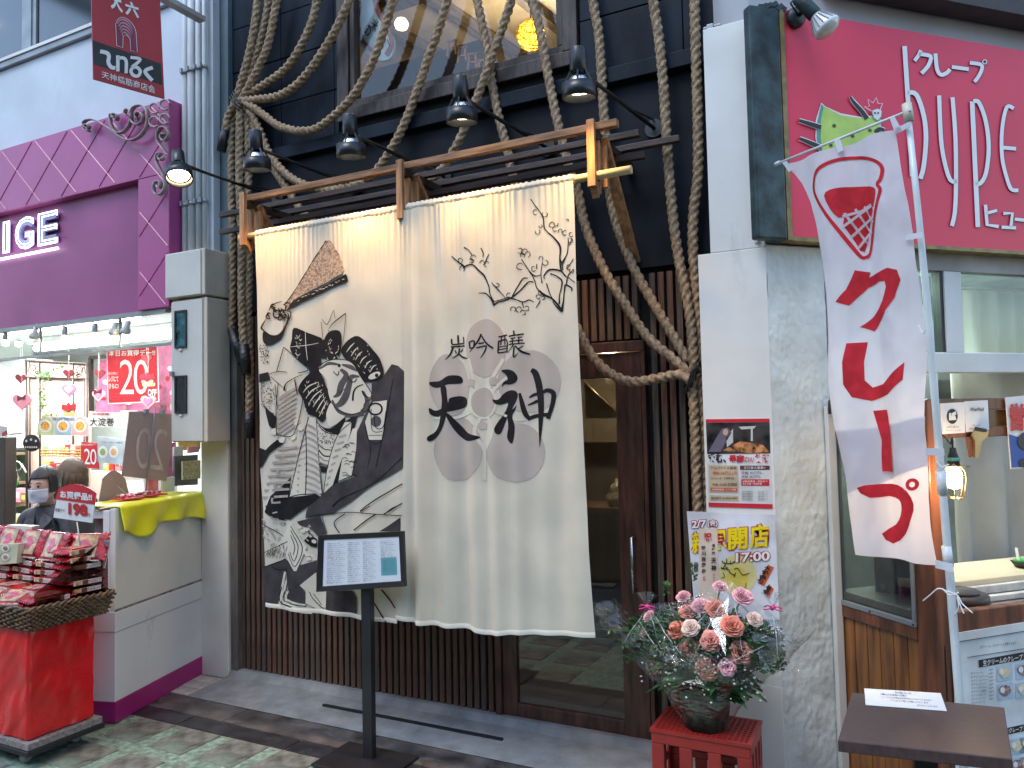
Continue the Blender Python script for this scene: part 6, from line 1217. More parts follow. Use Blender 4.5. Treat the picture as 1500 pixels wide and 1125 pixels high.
for k in range(9): c = K(1110+k*4, 12+3*math.sin(k*2), .05); b.bar(c, c+Vector((.02, .01, .02*math.sin(k*3))), .03, .02)
b.build('ragged_top', m_dgr, o)
SG = lambda x, y, o=.004: K(1120+x*.3378, y*.3378, OS+o)
def sstroke(pts, w_, nm='lettering', m=None, par=None, fn=SG, o=.004, sm=5):
    wl = w_ if isinstance(w_, list) else [w_]*len(pts); q = catmull([(p[0], p[1], v) for p, v in zip(pts, wl)], sm) if sm > 1 else [(p[0], p[1], v) for p, v in zip(pts, wl)]
    v, f = ribbon([(a[0], a[1]) for a in q], [a[2] for a in q]); b = MB(); b.add([fn(x, y, o) for x, y in v], f); return b.build(nm, m or m_sw, par or sg)
def sletter(strokes, nm='letter', o=.006):      # one letter: white strokes with a dark rim behind
    b = MB(); r = MB()
    for pts, w_, sm in strokes:
        q = catmull(pts, sm) if sm > 1 else pts; v, f = ribbon(q, [w_]*len(q)); b.add([SG(x, y, o) for x, y in v], f); v, f = ribbon(q, [w_+5]*len(q)); r.add([SG(x, y, o-.003) for x, y in v], f)
    l_ = b.build(nm, m_sw, sg); r.build('letter_rim', m_sh, l_)
sletter([([(678, 218), (668, 240), (650, 264)], 16, 1), ([(670, 234), (712, 240), (722, 252), (708, 288), (680, 318)], 17, 2)]); sletter([([(741, 232), (748, 300), (765, 324), (790, 316), (804, 300)], 17, 3)]); sletter([([(812, 290), (885, 300)], 16, 1)]); sletter([([(890, 272), (938, 280), (942, 300), (930, 328), (910, 355)], 16, 3), ([(955+9*math.cos(t*.7), 268+9*math.sin(t*.7)) for t in range(10)], 4, 2)])
sletter([([(607, 200), (625, 480), (640, 765)], 20, 1), ([(618, 402), (658, 410), (690, 500), (700, 600), (690, 720), (675, 775)], 20, 4)])
sletter([([(757, 414), (765, 600), (780, 700), (805, 780), (835, 785)], 18, 3), ([(815, 422), (828, 600), (830, 800), (825, 920), (812, 980)], 18, 3)])
sletter([([(900, 440), (912, 700), (925, 985)], 20, 1), ([(905, 440), (930, 445), (960, 530), (972, 640), (960, 750), (935, 795), (915, 790)], 18, 4)])
sletter([([(1080, 470), (1050, 465), (1030, 560), (1030, 680), (1050, 770), (1070, 820), (1100, 825)], 16, 4), ([(1035, 640), (1090, 645)], 16, 1)])
sletter([([(958, 888), (965, 975), (1015, 982)], 15, 1), ([(962, 925), (1008, 912)], 13, 1)]); sletter([([(1035, 925), (1075, 925), (1068, 985)], 14, 1), ([(1028, 985), (1090, 988)], 14, 1)]); sletter([([(1085, 950), (1130, 955)], 14, 1)])
# figure in a green dress
fg = lambda nm, pts, m, o, sm=0: (lambda q: MB().prism([SG(x, y, o) for x, y in q], N45*.0015).build(nm, m, sg))(catmull(pts, sm, True) if sm else pts)
m_lime = mat('lime_print', (.48, .66, .12), .4); m_teal = mat('teal_print', (.09, .35, .28), .4)
fg('dress_halo', [(245, 446), (262, 462), (330, 492), (420, 508), (480, 500), (505, 520), (500, 560), (485, 590), (420, 640), (300, 680), (240, 678), (220, 600), (222, 520)], m_sw, .003)
fg('dress_side', [(246, 452), (262, 470), (250, 670), (236, 660), (226, 600), (228, 530)], m_teal, .005); fg('green_dress', [(256, 462), (330, 500), (420, 514), (478, 506), (500, 524), (496, 556), (480, 582), (420, 632), (300, 674), (252, 672), (243, 600), (244, 520)], m_lime, .0065)
for pts in ([(445, 515), (420, 480), (385, 440), (372, 418)], [(245, 552), (200, 538), (150, 522)], [(245, 640), (205, 622), (152, 600)], [(480, 575), (500, 560), (520, 565)]): sstroke(pts, [26, 24, 20, 12][:len(pts)], 'figure_limb_halo', m_sw, o=.008); sstroke(pts, [20, 18, 13, 8][:len(pts)], 'figure_limb', m_blk, o=.0095)
for cx, cy in ((302, 545), (382, 590), (288, 630), (457, 565)):
    for a in range(4): sstroke([(cx-10*math.cos(a*.785), cy-10*math.sin(a*.785)), (cx+10*math.cos(a*.785), cy+10*math.sin(a*.785))], 2.5, 'dress_star', m_dgr, o=.0095, sm=1)
fg('figure_face', [(466, 480), (490, 472), (506, 480), (504, 505), (490, 522), (474, 512)], m_sw, .0095); sstroke([(466, 478), (470, 508), (490, 526), (506, 506), (508, 478)], 3, 'face_line', m_teal, o=.011)
sstroke([(465, 482), (432, 462), (455, 460), (448, 430), (470, 446), (485, 422), (492, 448), (512, 448), (500, 478)], 3, 'spiky_hair', m_sw, o=.0095, sm=1)
for x in (478, 492): fg('figure_eye', circ(x, 490, 3.5, 4.5, 8), m_blk, .011)
sstroke([(485, 490), (483, 502)], 2, 'face_line', m_blk, o=.011, sm=1)
# flood lamp at the top left of the sign
fl = thing('flood_lamp', K(1163, 30, OS), 'black bracket lamp with a big clear ribbed reflector bulb at the sign corner', 'lamp')
c = K(1163, 28, OS+.002); b = MB(); b.lathe([(0, 0), (.042, 0), (.045, .012), (.04, .028), (.02, .036), (0, .036)], c, N45, 22); b.build('base', m_dgr, fl)
h0 = K(1184, 12, OS+.13); h1 = K(1206, 30, OS+.17); ax_ = (K(1228, 58, OS+.2)-h0).normalized()
b = MB(); b.tube([c+N45*.03, c+N45*.09+Vector((0, 0, .01)), h0], .01, 8); b.build('arm', m_dgr, fl)
b = MB(); b.lathe([(0, -.07), (.026, -.07), (.03, -.06), (.03, .04), (.026, .045), (0, .045)], h0, ax_, 18); b.build('socket', m_dgr, fl)
b = MB(); b.lathe([(.022, .045), (.03, .06), (.052, .105), (.058, .118), (.056, .128), (.04, .142), (0, .15)], h0, ax_, 26); b.build('reflector_bulb', mat('frosted_bulb', (.62, .64, .64), .15, .1, 12, spec=.9), fl)
e_ = ax_.orthogonal().normalized(); f__ = ax_.cross(e_)
for k in range(16): r = e_*math.cos(k*math.pi/8)+f__*math.sin(k*math.pi/8); b = MB(); b.bar(h0+ax_*.055+r*.030, h0+ax_*.113+r*.057, .004, .003, f__); b.build('bulb_rib', m_alu, fl)
b = MB(); b.tube([c+N45*.03, K(1158, 5, OS+.09), K(1172, -12, OS+.1), h0-ax_*.07], .004, 6); b.build('cable', m_blk, fl)
# ================================================================ CREPE SHOP: window
m_wf = mat('white_window_frame', (.60, .62, .62), .45, .05, 4); m_wfg = mat('beige_header', (.36, .34, .32), .6, .1, 5); m_cur = mat('grey_beige_curtain', (.58, .56, .50), .85, .06, 4, thin=.25)
ckw = thing('shop_window', K(1400, 540), 'white framed crepe shop window with grey-beige curtains behind', 'window')
T0 = .31; z400 = KZ(1405, 398); z517 = KZ(1450, 517); z545 = KZ(1450, 546); zh = KZ(1405, 366)
b = MB(); kslab(b, T0, 3.0, -.06, .0, z400, zh); b.build('header', m_wfg, ckw, bevel=.003); b = MB(); kslab(b, T0, 3.0, -.05, -.001, zh+.002, zs0-.008); b.build('header_gap', m_blk, ckw)
b = MB(); kslab(b, T0, 3.0, -.06, .012, z545, z517); b.build('cross_rail', m_wf, ckw, bevel=.004)
for xa, xb in ((1384, 1409),): b = MB(); kslab(b, KT(xa, 450), KT(xb, 450), -.06, .004, z517+.001, z400-.001); b.build('mullion', m_wf, ckw, bevel=.003)
b = MB(); kslab(b, T0, T0+.03, -.06, .004, .9, z545-.002); kslab(b, T0, T0+.03, -.06, .004, z517+.002, z400-.002); b.build('side_stile', m_wf, ckw)
b = MB(); kslab(b, KT(1381, 450)-.008, KT(1384, 450)-.001, -.05, -.004, z517+.002, z400-.002); b.build('black_gasket', m_blk, ckw)
b = MB(); kslab(b, T0+.031, KT(1381, 450)-.009, -.03, -.026, z517+.001, z400-.001); b.build('pane', glass('shop_glass', (.7, .78, .76), .10), ckw)
b = MB(); kslab(b, KT(1409, 450)+.002, 3.0, -.03, -.026, z517+.001, z400-.001); b.build('pane', glass('shop_glass2', (.9, .96, .94), .06), ckw)
def cloth_run(tA, tB, o, zA, zB, amp, lam, seed, m, nm, par, lab=None):
    b = MB()
    def fn(u, v): t = tA+(tB-tA)*u; z = zA+(zB-zA)*v; w_ = amp*(.6+.4*(1-v))*math.sin(t*6.283/lam+1.3*noise.noise(Vector((t*4, z*.8, seed)))+seed)+.006*noise.noise(Vector((t*9, z*4, seed))); p = KP+T45*t+N45*(o+w_); return Vector((p.x, p.y, z))
    b.grid(int((tB-tA)/lam*14)+20, 40, fn); o_ = b.build(nm, m, par, solid=.002)
    return tag(o_, lab, 'curtain') if lab else o_
cloth_run(KT(1412, 450, -.12), 2.9, -.13, z517-.02, KZ(1420, 425, -.13), .022, .13, 2, m_cur, 'curtain', None, 'grey-beige curtain hanging in the upper right window')
cloth_run(KT(1396, 700, -.20), 2.9, -.20, .80, KZ(1420, 500, -.2), .035, .23, 5, m_cur, 'curtain', None, 'long grey-beige curtain hanging behind the counter')
b = MB(); p0 = K(1412, 420, -.13); b.tube([p0-T45*.1, p0+T45*2.5], .006, 6); tag(b.build('curtain_rail', m_alu), 'thin curtain rail in the upper right window', 'rail')
# inside
b = MB(); kslab(b, T0-.02, 3.0, -1.0, -.95, 0, 2.6); b.build('back_wall', mat('kiosk_wall', (.32, .35, .34), .7), cs)
b = MB(); kslab(b, T0-.02, 3.0, -.95, -.31, 2.32, 2.4); kslab(b, T0-.02, 3.0, -.31, -.06, 2.32, 2.4); b.build('kiosk_ceiling', mat('kiosk_ceiling_paint', (.5, .56, .53), .7), cs)
b = MB(); kslab(b, T0-.06, T0-.001, -.95, -.062, 0, 2.4); b.build('inner_side_wall', MATS['kiosk_wall'], cs)
lamp('AREA', 'kiosk_light', KP+T45*.9+N45*-.5+Vector((0, 0, 2.28)), 22, (.85, 1, .93), .5)
b = MB(); kslab(b, .62, 1.1, -.52, -.46, 2.26, 2.31); tag(b.build('kiosk_tube', mat('kiosk_tube_glow', (1, 1, 1), .5, emit=(.8, 1, .9), es=5)), 'lit ceiling tube above the crepe shop curtain', 'ceiling light')
for k, (x, y, m) in enumerate([(1360, 420, m_alu), (1372, 450, m_blk), (1366, 480, m_wht2)]):
    c = K(x, y, -.4); b = MB(); kslab(b, (c-KP).dot(T45)-.07, (c-KP).dot(T45)+.06, -.5, -.4, c.z-.08, c.z+.07); tag(b.build('stored_box', m, bevel=.01), ['grey box high behind the dark narrow pane', 'black box in the middle behind the dark narrow pane', 'white box low behind the dark narrow pane'][k], 'box')
for xa, ya, xb, yb, m, lab in [(1352, 546, 1375, 580, m_alu, 'grey machine just under the white cross rail behind the pole'), (1375, 556, 1396, 582, m_blk, 'black appliance behind the counter beside the curtain')]:
    A = K(xa, yb, -.25); B_ = K(xb, ya, -.25); b = MB(); kslab(b, (A-KP).dot(T45), (B_-KP).dot(T45), -.4, -.25, A.z-.1, B_.z); tag(b.build('appliance', m, bevel=.008), lab, 'appliance')
# ================================================================ KIOSK: side wall, counter front
m_pine = mat('varnished_pine', (.23, .09, .024), .35, .35, 5, stretch=(5, 5, .5), bump=.15, bscale=40, coat=.3, dirt=((.13, .05, .015), 6, .55, (3, 3, .6)))
m_red_w = mat('red_brown_wood', (.16, .055, .025), .4, .3, 6, stretch=(4, 4, .6), bump=.15, coat=.2)
BP = Vector((-.283, 3.638, 0)); S45 = Vector((.70711, -.70711, 0)); LS = (EP-BP).length
kw = thing('kiosk_side_wall', (-.1, 3.45, 0), 'varnished plank side wall of the crepe counter with a window in it', 'wall')
def sbox(b, s0, s1, o0, o1, z0, z1):    # along the side wall; o towards the viewer's left (outside)
    n = -T45; q = [BP+S45*s+n*o for s, o in ((s0, o1), (s1, o1), (s1, o0), (s0, o0))]; return b.hexa([(p.x, p.y, z0) for p in q]+[(p.x, p.y, z1) for p in q])
SZ = .775
npl = 6; wpl = (LS-.10)/npl
for k in range(npl):
    b = MB(); s0 = .02+k*wpl; sbox(b, s0+.0015, s0+wpl-.0015, -.02, .0, .02, SZ-.05); b.build('plank', m_pine, kw, bevel=.003)
b = MB(); sbox(b, .0, LS, -.03, -.021, .02, SZ-.05); b.build('plank_backing', m_blk, kw)
b = MB(); sbox(b, -.01, LS-.09, -.025, .012, SZ-.049, SZ); b.build('sill_rail', m_red_w, kw, bevel=.003)
b = MB(); sbox(b, LS-.09, LS, -.05, .008, .02, 1.64); b.build('corner_post', m_red_w, kw, bevel=.004)
b = MB(); sbox(b, -.02, .018, -.03, .012, .02, 1.66); b.build('inner_post', m_pine, kw, bevel=.003)
b = MB(); sbox(b, .019, LS-.091, -.025, .010, 1.5, 1.64); b.build('head_rail', m_red_w, kw, bevel=.003)
fr = MB(); sbox(fr, .019, LS-.091, -.012, .016, SZ+.001, SZ+.022); sbox(fr, .019, .034, -.012, .016, SZ+.023, 1.499); sbox(fr, LS-.106, LS-.091, -.012, .016, SZ+.023, 1.499); wf_ = fr.build('window_frame', m_alu, kw, bevel=.002)
g_ = MB(); sbox(g_, .034, LS-.106, .0, .004, SZ+.022, 1.499); g_.build('pane', glass('kiosk_glass', (.52, .56, .54), .12, .06), wf_)
for s in (.03, .2, LS-.1): g_ = MB(); p = BP+S45*s-T45*.017+Vector((0, 0, SZ+.01)); g_.tube([p, p-T45*.003], .004, 6); g_.build('screw', m_blk, wf_)
# front of the counter
def EB(b, t0, t1, o0, o1, z0, z1): return kslab(b, t0, t1, o0, o1, z0, z1, EP)
kf = thing('crepe_counter', (.3, 3.5, 0), 'wooden crepe counter with a warm lit beige top', 'counter')
b = MB(); EB(b, 0.0, 2.6, -.04, .0, .83-.06, .845); b.build('front_rail', m_red_w, kf, bevel=.004)
b = MB(); EB(b, 0, 2.6, -.05, -.005, .02, .769); b.build('front_panel', m_red_w, kf)
b = MB(); EB(b, 0.0, 2.6, -.52, -.041, .80, .832); b.build('steel_shelf', mat('dull_steel', (.35, .33, .3), .35, .15, 8, metal=.5), kf, bevel=.002)
b = MB(); EB(b, .17, 2.6, -.50, -.20, .865, .90); b.build('beige_top', mat('beige_laminate', (.62, .50, .33), .3, .06, 4), kf, bevel=.004)
b = MB(); EB(b, .08, 2.6, -.198, -.17, .845, .878); EB(b, .08, 2.6, -.13, -.10, .834, .856); b.build('edge_rail', m_cream, kf, bevel=.003)
bm_ = thing('counter_beam', (.3, 3.5, 1.5), 'brown wooden beam above the counter holding the small notices', 'beam')
b = MB(); EB(b, 0.0, 2.6, -.035, .0, 1.60, 1.645); EB(b, 0, 2.6, -.035, .0, 1.495, 1.535); b.build('beam_rail', m_red_w, bm_, bevel=.003); b = MB(); EB(b, 0, 2.6, -.03, -.012, 1.536, 1.599); b.build('beam_panel', m_pine, bm_)
b = MB(); EB(b, .27, .33, -.011, -.002, 1.536, 1.599); b.build('beam_block', m_red_w, bm_)
gd = thing('griddle', (0, 0, 0), 'round dark crepe griddle at the left end of the counter', 'griddle')
gc = Z(1410, 874, .86); go = (gc-EP).dot(N45); gt_ = (gc-EP).dot(T45); gc = gc+N45*min(0, -.155-go)+T45*max(0, .135-gt_); b = MB(); b.lathe([(0, .0), (.105, .0), (.115, .006), (.115, .03), (.11, .036), (0, .036)], (gc.x, gc.y, .834), n=40); b.build('plate', mat('griddle_iron', (.045, .035, .034), .45, .2, 20), gd)
b = MB(); b.lathe([(0, 0), (.08, 0), (.08, .012), (0, .012)], (gc.x, gc.y, .871), n=30); b.build('plate_cover', mat('griddle_iron2', (.06, .05, .05), .5), gd)
pt = E(1493, 843, -.3); bw = thing('black_tray', pt, 'black tray with green paper at the right end of the counter', 'tray')
b = MB(); q = EP+T45*((pt-EP).dot(T45))+N45*-.3; b.lathe([(.03, 0), (.05, .03), (.048, .03), (.03, .004)], (q.x+.02, q.y+.02, .901), n=4, smooth=False); b.build('tray', m_blk, bw); b = MB(); b.lathe([(0, .03), (.045, .028), (.03, .04), (0, .045)], (q.x+.02, q.y+.02, .901), n=8); b.build('green_paper', mat('paper_green', (.05, .3, .07), .6), bw); b = MB(); b.bar((q.x, q.y, .935), (q.x-.006, q.y-.004, .99), .015, .003); b.build('white_label', m_white, bw)
kt = MB(); kt.lathe([(0, 0), (.055, 0), (.065, .02), (.065, .1), (.05, .12), (.02, .13), (.02, .15), (0, .152)], BP+S45*.33+T45*.16+Vector((0, 0, .845)), n=22); tag(kt.build('kettle', mat('kettle_steel', (.5, .5, .48), .2, metal=1)), 'round steel pot seen through the kiosk side window', 'pot')
kt = MB(); kt.box((BP+S45*.12+T45*.2+Vector((-.08, -.05, .80))), (BP+S45*.12+T45*.2+Vector((.07, .06, 1.18)))); o = kt.build('machine', mat('machine_grey', (.05, .05, .055), .4), None, bevel=.01); tag(o, 'dark machine with a red label seen through the kiosk side window', 'machine')
kt = MB(); p = BP+S45*.21+T45*.13+Vector((0, 0, 1.08)); kt.box(p-Vector((.03, .004, .012)), p+Vector((.03, 0, .012))); kt.build('red_label', m_red, o)
b = MB(); sbox(b, .05, LS-.12, -.35, -.04, .76, .80); b.build('inner_shelf', MATS['dull_steel'], kf)
# notices on the beam
EF = lambda x, y, o=.003: E(x, y, o)
def ecard(nm, lab, cat, q, m, o=.005, t=.003): b = MB(); sheet(b, [E(x, y, o) for x, y in q], N45, t); return tag(b.build(nm, m), lab, cat)
def eflat(par, nm, m, pts, o=.007): v, f = fill2d(pts); b = MB(); b.add([E(x, y, o) for x, y in v], f); return b.build(nm, m, par)
def eword(par, s, x0, y0, x1, y1, m, o=.007, dy=0, **k): return word(par, s, [E(x0, y1, o), E(x1, y1+dy, o), E(x1, y0+dy, o), E(x0, y0, o)], m, **k)
st1 = ecard('notice_card', 'white card with a black oval emblem pinned on the counter beam', 'card', [(1380, 636), (1414, 634), (1413, 589), (1377, 591)], m_white); eflat(st1, 'oval_emblem', m_blk, circ(1395, 610, 8, 11)); eflat(st1, 'emblem_hand', m_white, [(1390, 616), (1401, 615), (1399, 608), (1394, 609), (1392, 604), (1390, 606)], .009); eflat(st1, 'emblem_wing', m_white, [(1393, 606), (1400, 602), (1401, 607), (1395, 609)], .009)
eword(st1, 'このお店では使えます', 1386, 624, 1405, 627, m_blk); eword(st1, 'キャッシュレス', 1386, 629, 1407, 632, m_blk)
st2 = ecard('payment_card', 'white card headed WanPaid right of the card with the black emblem', 'card', [(1416, 633), (1449, 630), (1447, 586), (1413, 588)], m_white, .006); eword(st2, 'WanPaid', 1421, 597, 1441, 602, m_blk, .009, bold=.02); eword(st2, '利用できます', 1424, 622, 1437, 624, m_blk, .009); eword(st2, 'お支払いはこちらから', 1420, 626, 1444, 629, m_blk, .009)
cl = thing('bulldog_clip', E(1430, 648), 'brass coloured bulldog clip hanging under the payment card', 'clip'); mb_ = mat('clip_brass', (.42, .33, .2), .3, metal=.9)
b = MB(); b.prism([E(x, y, .012) for x, y in [(1427, 628), (1446, 631), (1444, 640), (1436, 646), (1432, 670), (1426, 670), (1426, 646), (1422, 638)]], N45*.008); b.build('clip_plate', mb_, cl); b = MB(); b.prism([E(x, y, .022) for x, y in [(1428, 625), (1445, 629), (1444, 633), (1427, 630)]], N45*.004); b.build('clip_jaw', m_blk, cl); b = MB(); b.prism([E(x, y, .004) for x, y in [(1414, 640), (1426, 640), (1424, 668), (1419, 670)]], N45*.006); b.build('clip_back', m_red_w, cl)
po = ecard('open_poster', 'white and blue poster with red characters 営業 at the right edge', 'poster', [(1481, 687), (1560, 682), (1552, 575), (1473, 582)], m_white, .012); eflat(po, 'blue_ground', mat('poster_blue', (.03, .09, .36), .4), [(1482, 685), (1556, 680), (1553, 632), (1490, 640), (1478, 636)], .014); eword(po, '営', 1479, 590, 1501, 631, m_red, .017, bold=.05); eword(po, '業', 1504, 588, 1530, 629, m_red, .017, bold=.05); eflat(po, 'round_figure', mat('hair_print', (.03, .03, .035), .4), circ(1502, 646, 11, 13), .017); eflat(po, 'round_figure', MATS['hair_print'], circ(1503, 678, 10, 7), .017)
# menu board
mn = ecard('menu_board', 'pale blue-white crepe menu board 生クリームのクレープ on the counter front', 'menu', [(1404, 1300), (1640, 1290), (1620, 893), (1398, 928)], mat('menu_white', (.66, .72, .73), .4), .006, .005)
def mline(x0, y0, x1, y1, w_): b = MB(); a, c = E(x0, y0, .008), E(x1, y1, .008); b.bar(a, c, w_, .0012); b.build('rule_line', m_blk, mn)
mline(1404, 940, 1560, 915, .003); mline(1404, 940, 1412, 1200, .003); mline(1417, 963, 1560, 941, .002)
MQ = lambda x, y: (1360+x*.2, 900+y*.2)
def mw(s, x0, y0, x1, y1, dyr, m=None, **k): a = MQ(x0, y0); c = MQ(x1, y1); eword(mn, s, a[0], a[1], c[0], c[1], m or m_blk, .011, dy=dyr, **k)
mw('生クリーム、カスタードに変更できます', 380, 228, 645, 250, -6); eflat(mn, 'black_band', m_blk, [MQ(370, 390), MQ(700, 330), MQ(700, 275), MQ(368, 335)], .008); mw('生クリームのクレープ', 400, 335, 690, 378, -9, m_white, bold=.02); eflat(mn, 'black_band', m_blk, [MQ(585, 880), MQ(700, 855), MQ(700, 805), MQ(575, 832)], .008); mw('クレープ', 590, 832, 690, 870, -3, m_white, bold=.02); mw('クレープ', 580, 832, 590, 870, 0, m_white)
for k, s in enumerate(['生クリーム', '生クリームチョコ', '生クリームバナナ', '生クリームいちご', '生クリームキャラメル', '生クリーム抹茶', '生クリームチーズ', '生クリームナッツ', '生クリームアイス']): mw(s, 312+k*1, 425+k*27, 400+((k*37) % 40), 440+k*27, -2); mw('450円', 445, 400+k*27, 475, 414+k*27, -1)
m_food = mat('food_yellow', (.62, .5, .2), .6, .5, 160, c2=(.75, .68, .55)); m_food2 = mat('food_dark', (.5, .36, .3), .6, .4, 120, c2=(.08, .02, .02)); m_fbg = mat('food_ground', (.42, .55, .66), .5)
for x, y, m in [(500, 380, m_food), (640, 365, m_food2), (505, 515, m_food2), (640, 505, m_food), (590, 920, m_food), (668, 905, m_food2), (600, 1060, m_food2), (672, 1050, m_food)]:
    eflat(mn, 'photo_ground', m_fbg, [MQ(x, y+115), MQ(x+118, y+95), MQ(x+115, y-20), MQ(x, y)], .008); eflat(mn, 'food_picture', m, [MQ(x+12+90*(.5+.5*math.cos(t*.6))+8*math.sin(t*5), y+45+42*math.sin(t*.6)) for t in range(10)], .0095); eflat(mn, 'cream_picture', m_white, [MQ(x+20+36*(.5+.5*math.cos(t*.8)), y+40+24*math.sin(t*.8)) for t in range(8)], .011)
# hanging caged bulb
hbp = E(1398, 705, .12); bl = thing('caged_bulb', hbp, 'glowing bulb in a brass wire cage hanging beside the banner pole', 'lamp')
b = MB(); b.lathe([(0, .055), (.012, .05), (.02, .03), (.024, .0), (.018, -.022), (0, -.03)], hbp, n=18); b.build('bulb', mat('edison_bulb', (1, .85, .5), .5, emit=(1, .72, .34), es=22), bl)
tp_ = hbp+Vector((0, 0, .085)); b = MB(); b.lathe([(0, .035), (.010, .035), (.012, .02), (.019, .0), (.020, -.03), (0, -.03)], tp_, n=16); b.build('socket', m_blk, bl); b = MB(); b.tube([tp_+Vector((0, 0, -.012)), tp_+Vector((0, 0, .0))], .022, 14); b.build('socket_ring', m_teal, bl)
for k in range(8):
    a = k*math.pi/4; b = MB(); b.tube(catmull([tuple(hbp+Vector((math.cos(a)*r, math.sin(a)*r, z))) for r, z in ((.018, .055), (.036, .03), (.034, -.02), (.026, -.06))], 3), .0018, 5); b.build('cage_wire', mb_, bl)
for r, z in ((.022, .054), (.036, .02), (.026, -.06)): b = MB(); b.tube([hbp+Vector((math.cos(t*.35)*r, math.sin(t*.35)*r, z)) for t in range(18)], .002, 5, closed=True); b.build('cage_ring', mb_, bl)
b = MB(); b.tube([hbp+Vector((.01, 0, .055)), hbp+T45*.07+Vector((0, 0, .05))], .005, 6); b.build('cage_handle', mb_, bl)
b = MB(); b.tube(catmull([tuple(tp_+Vector((0, 0, .035))), tuple(tp_+Vector((0, 0, .07))), tuple(E(1392, 650, .10)), tuple(E(1384, 640, .03)), tuple(E(1378, 636, .0))], 6), .003, 6); b.build('cord', m_blk, bl)
lamp('POINT', 'bulb_light', hbp+Vector((0, 0, -.0)), 11, (1, .66, .34), .03)
# ================================================================ BANNER ON A POLE
NBn = Vector((.571, .821, 0)); POLE = Vector((.045, 2.95, 0)); DB = NBn.dot(POLE)
def BA(x, y, o=0): return onP(x, y, NBn, DB-o)
TB = Vector((.821, -.571, 0))
def bfold(p):
    s = (p-POLE).dot(TB); z = p.z
    return .020*math.sin(s*6.283/.23+z*1.7+.6*noise.noise(Vector((s*3, z*2, 0))))+.010*math.sin(z*6+s*4)+.009*noise.noise(Vector((s*8, z*5, 3)))+.003*noise.noise(Vector((s*30, z*14, 1)))
def BF(x, y, o=0): p = BA(x, y); return p-NBn*(bfold(p)+o)
bn = thing('crepe_banner', POLE, 'slim white cloth banner with a red crepe picture and クレープ on a white pole', 'banner')
LE = [(1151, 241), (1172, 268), (1190, 312), (1200, 370), (1206, 430), (1212, 500), (1212, 540), (1220, 600), (1232, 650), (1244, 700), (1246, 722), (1250, 770), (1256, 812)]; RE = [(1311, 190), (1322, 255), (1334, 325), (1341, 390), (1346, 450), (1350, 500), (1352, 545), (1353, 600), (1357, 650), (1362, 700), (1365, 745), (1368, 785), (1374, 828)]
def edge_at(L_, v): k = v*(len(L_)-1); i = int(min(k, len(L_)-2)); t = k-i; return (L_[i][0]+(L_[i+1][0]-L_[i][0])*t, L_[i][1]+(L_[i+1][1]-L_[i][1])*t)
LE = catmull(LE, 3); RE = catmull(RE, 3)
b = MB(); b.grid(60, 220, lambda u, v: BF(*[a+(c-a)*u for a, c in zip(edge_at(LE, v), edge_at(RE, v))])); b.build('cloth', mat('banner_cloth', (.70, .68, .74), .8, .04, 4, thin=.38, bump=.1, bscale=250, spec=.2), bn)
b = MB(); b.grid(60, 40, lambda u, v: BF(*[a+(c-a)*u for a, c in zip(edge_at(LE, .635+.2*v+.03*u*(1-v)), edge_at(RE, .60+.12*v))], -.004)); b.build('sewn_patch', mat('banner_cloth_patch', (.60, .56, .60), .8, .05, 4, thin=.3, spec=.2), bn)
m_br = mat('banner_red_print', (.60, .03, .045), .75, .1, 18, thin=.25, spec=.2)
def bprint(nm, pts, m=None, o=.0022, g=(0, 0, 1), sm=0, step=5):
    q = [(g[0]+x*g[2], g[1]+y*g[2]) for x, y in pts]; q = catmull(q, sm, True) if sm else q; r = []
    for a, c in zip(q, q[1:]+q[:1]):
        k = max(1, int(math.hypot(a[0]-c[0], a[1]-c[1])/4)); r += [(a[0]+(c[0]-a[0])*i/k, a[1]+(c[1]-a[1])*i/k) for i in range(k)]
    v, f = fill2d(r, step); b = MB(); b.add([BF(x, y, o) for x, y in v], f, True); return b.build(nm, m or m_br, bn)
def bstroke(nm, pts, w_, m=None, o=.0022, g=(0, 0, 1), sm=6):
    q = [(g[0]+x*g[2], g[1]+y*g[2]) for x, y in pts]; q = catmull(q, sm) if sm > 1 else q; v, f = ribbon(q, [w_*g[2]]*len(q)); b = MB(); b.add([BF(x, y, o) for x, y in v], f, True); return b.build(nm, m or m_br, bn)
H6 = (1120, 360, .3555); H5 = (1120, 0, .3378)
bprint('letter', [(363, 100), (418, 108), (410, 130), (445, 114), (520, 92), (558, 100), (569, 140), (548, 215), (495, 280), (430, 352), (378, 334), (430, 288), (488, 228), (510, 170), (504, 146), (460, 148), (405, 172), (372, 212), (348, 247), (300, 232), (338, 182)], g=H6)
bprint('letter', [(343, 402), (406, 396), (400, 480), (406, 555), (432, 584), (480, 570), (585, 480), (582, 552), (510, 612), (430, 640), (372, 624), (342, 572), (335, 480)], g=H6); bprint('letter', [(440, 680), (505, 675), (525, 780), (538, 930), (482, 930), (476, 800)], g=H6, o=.007)
bprint('letter', [(1262, 714), (1287, 709), (1319, 710), (1337, 719), (1347, 738), (1344, 757), (1330, 781), (1304, 797), (1290, 782), (1310, 768), (1321, 755), (1325, 741), (1320, 732), (1300, 727), (1277, 729)], sm=2); bstroke('letter', [(1344+6.5*math.cos(t*.6), 709+6.5*math.sin(t*.6)) for t in range(12)], 5)
bstroke('cone_outline', [(420, 1116), (395, 1103), (320, 985), (240, 868), (222, 810), (250, 742), (330, 692), (420, 685), (500, 702), (531, 732), (526, 780), (512, 804), (526, 832), (500, 920), (450, 1085), (420, 1116)], 15, g=H5, sm=5)
bprint('red_filling', [(278, 852), (300, 826), (350, 812), (430, 808), (490, 815), (504, 838), (488, 900), (470, 900), (420, 915), (370, 930), (330, 945), (300, 905)], g=H5, sm=2)
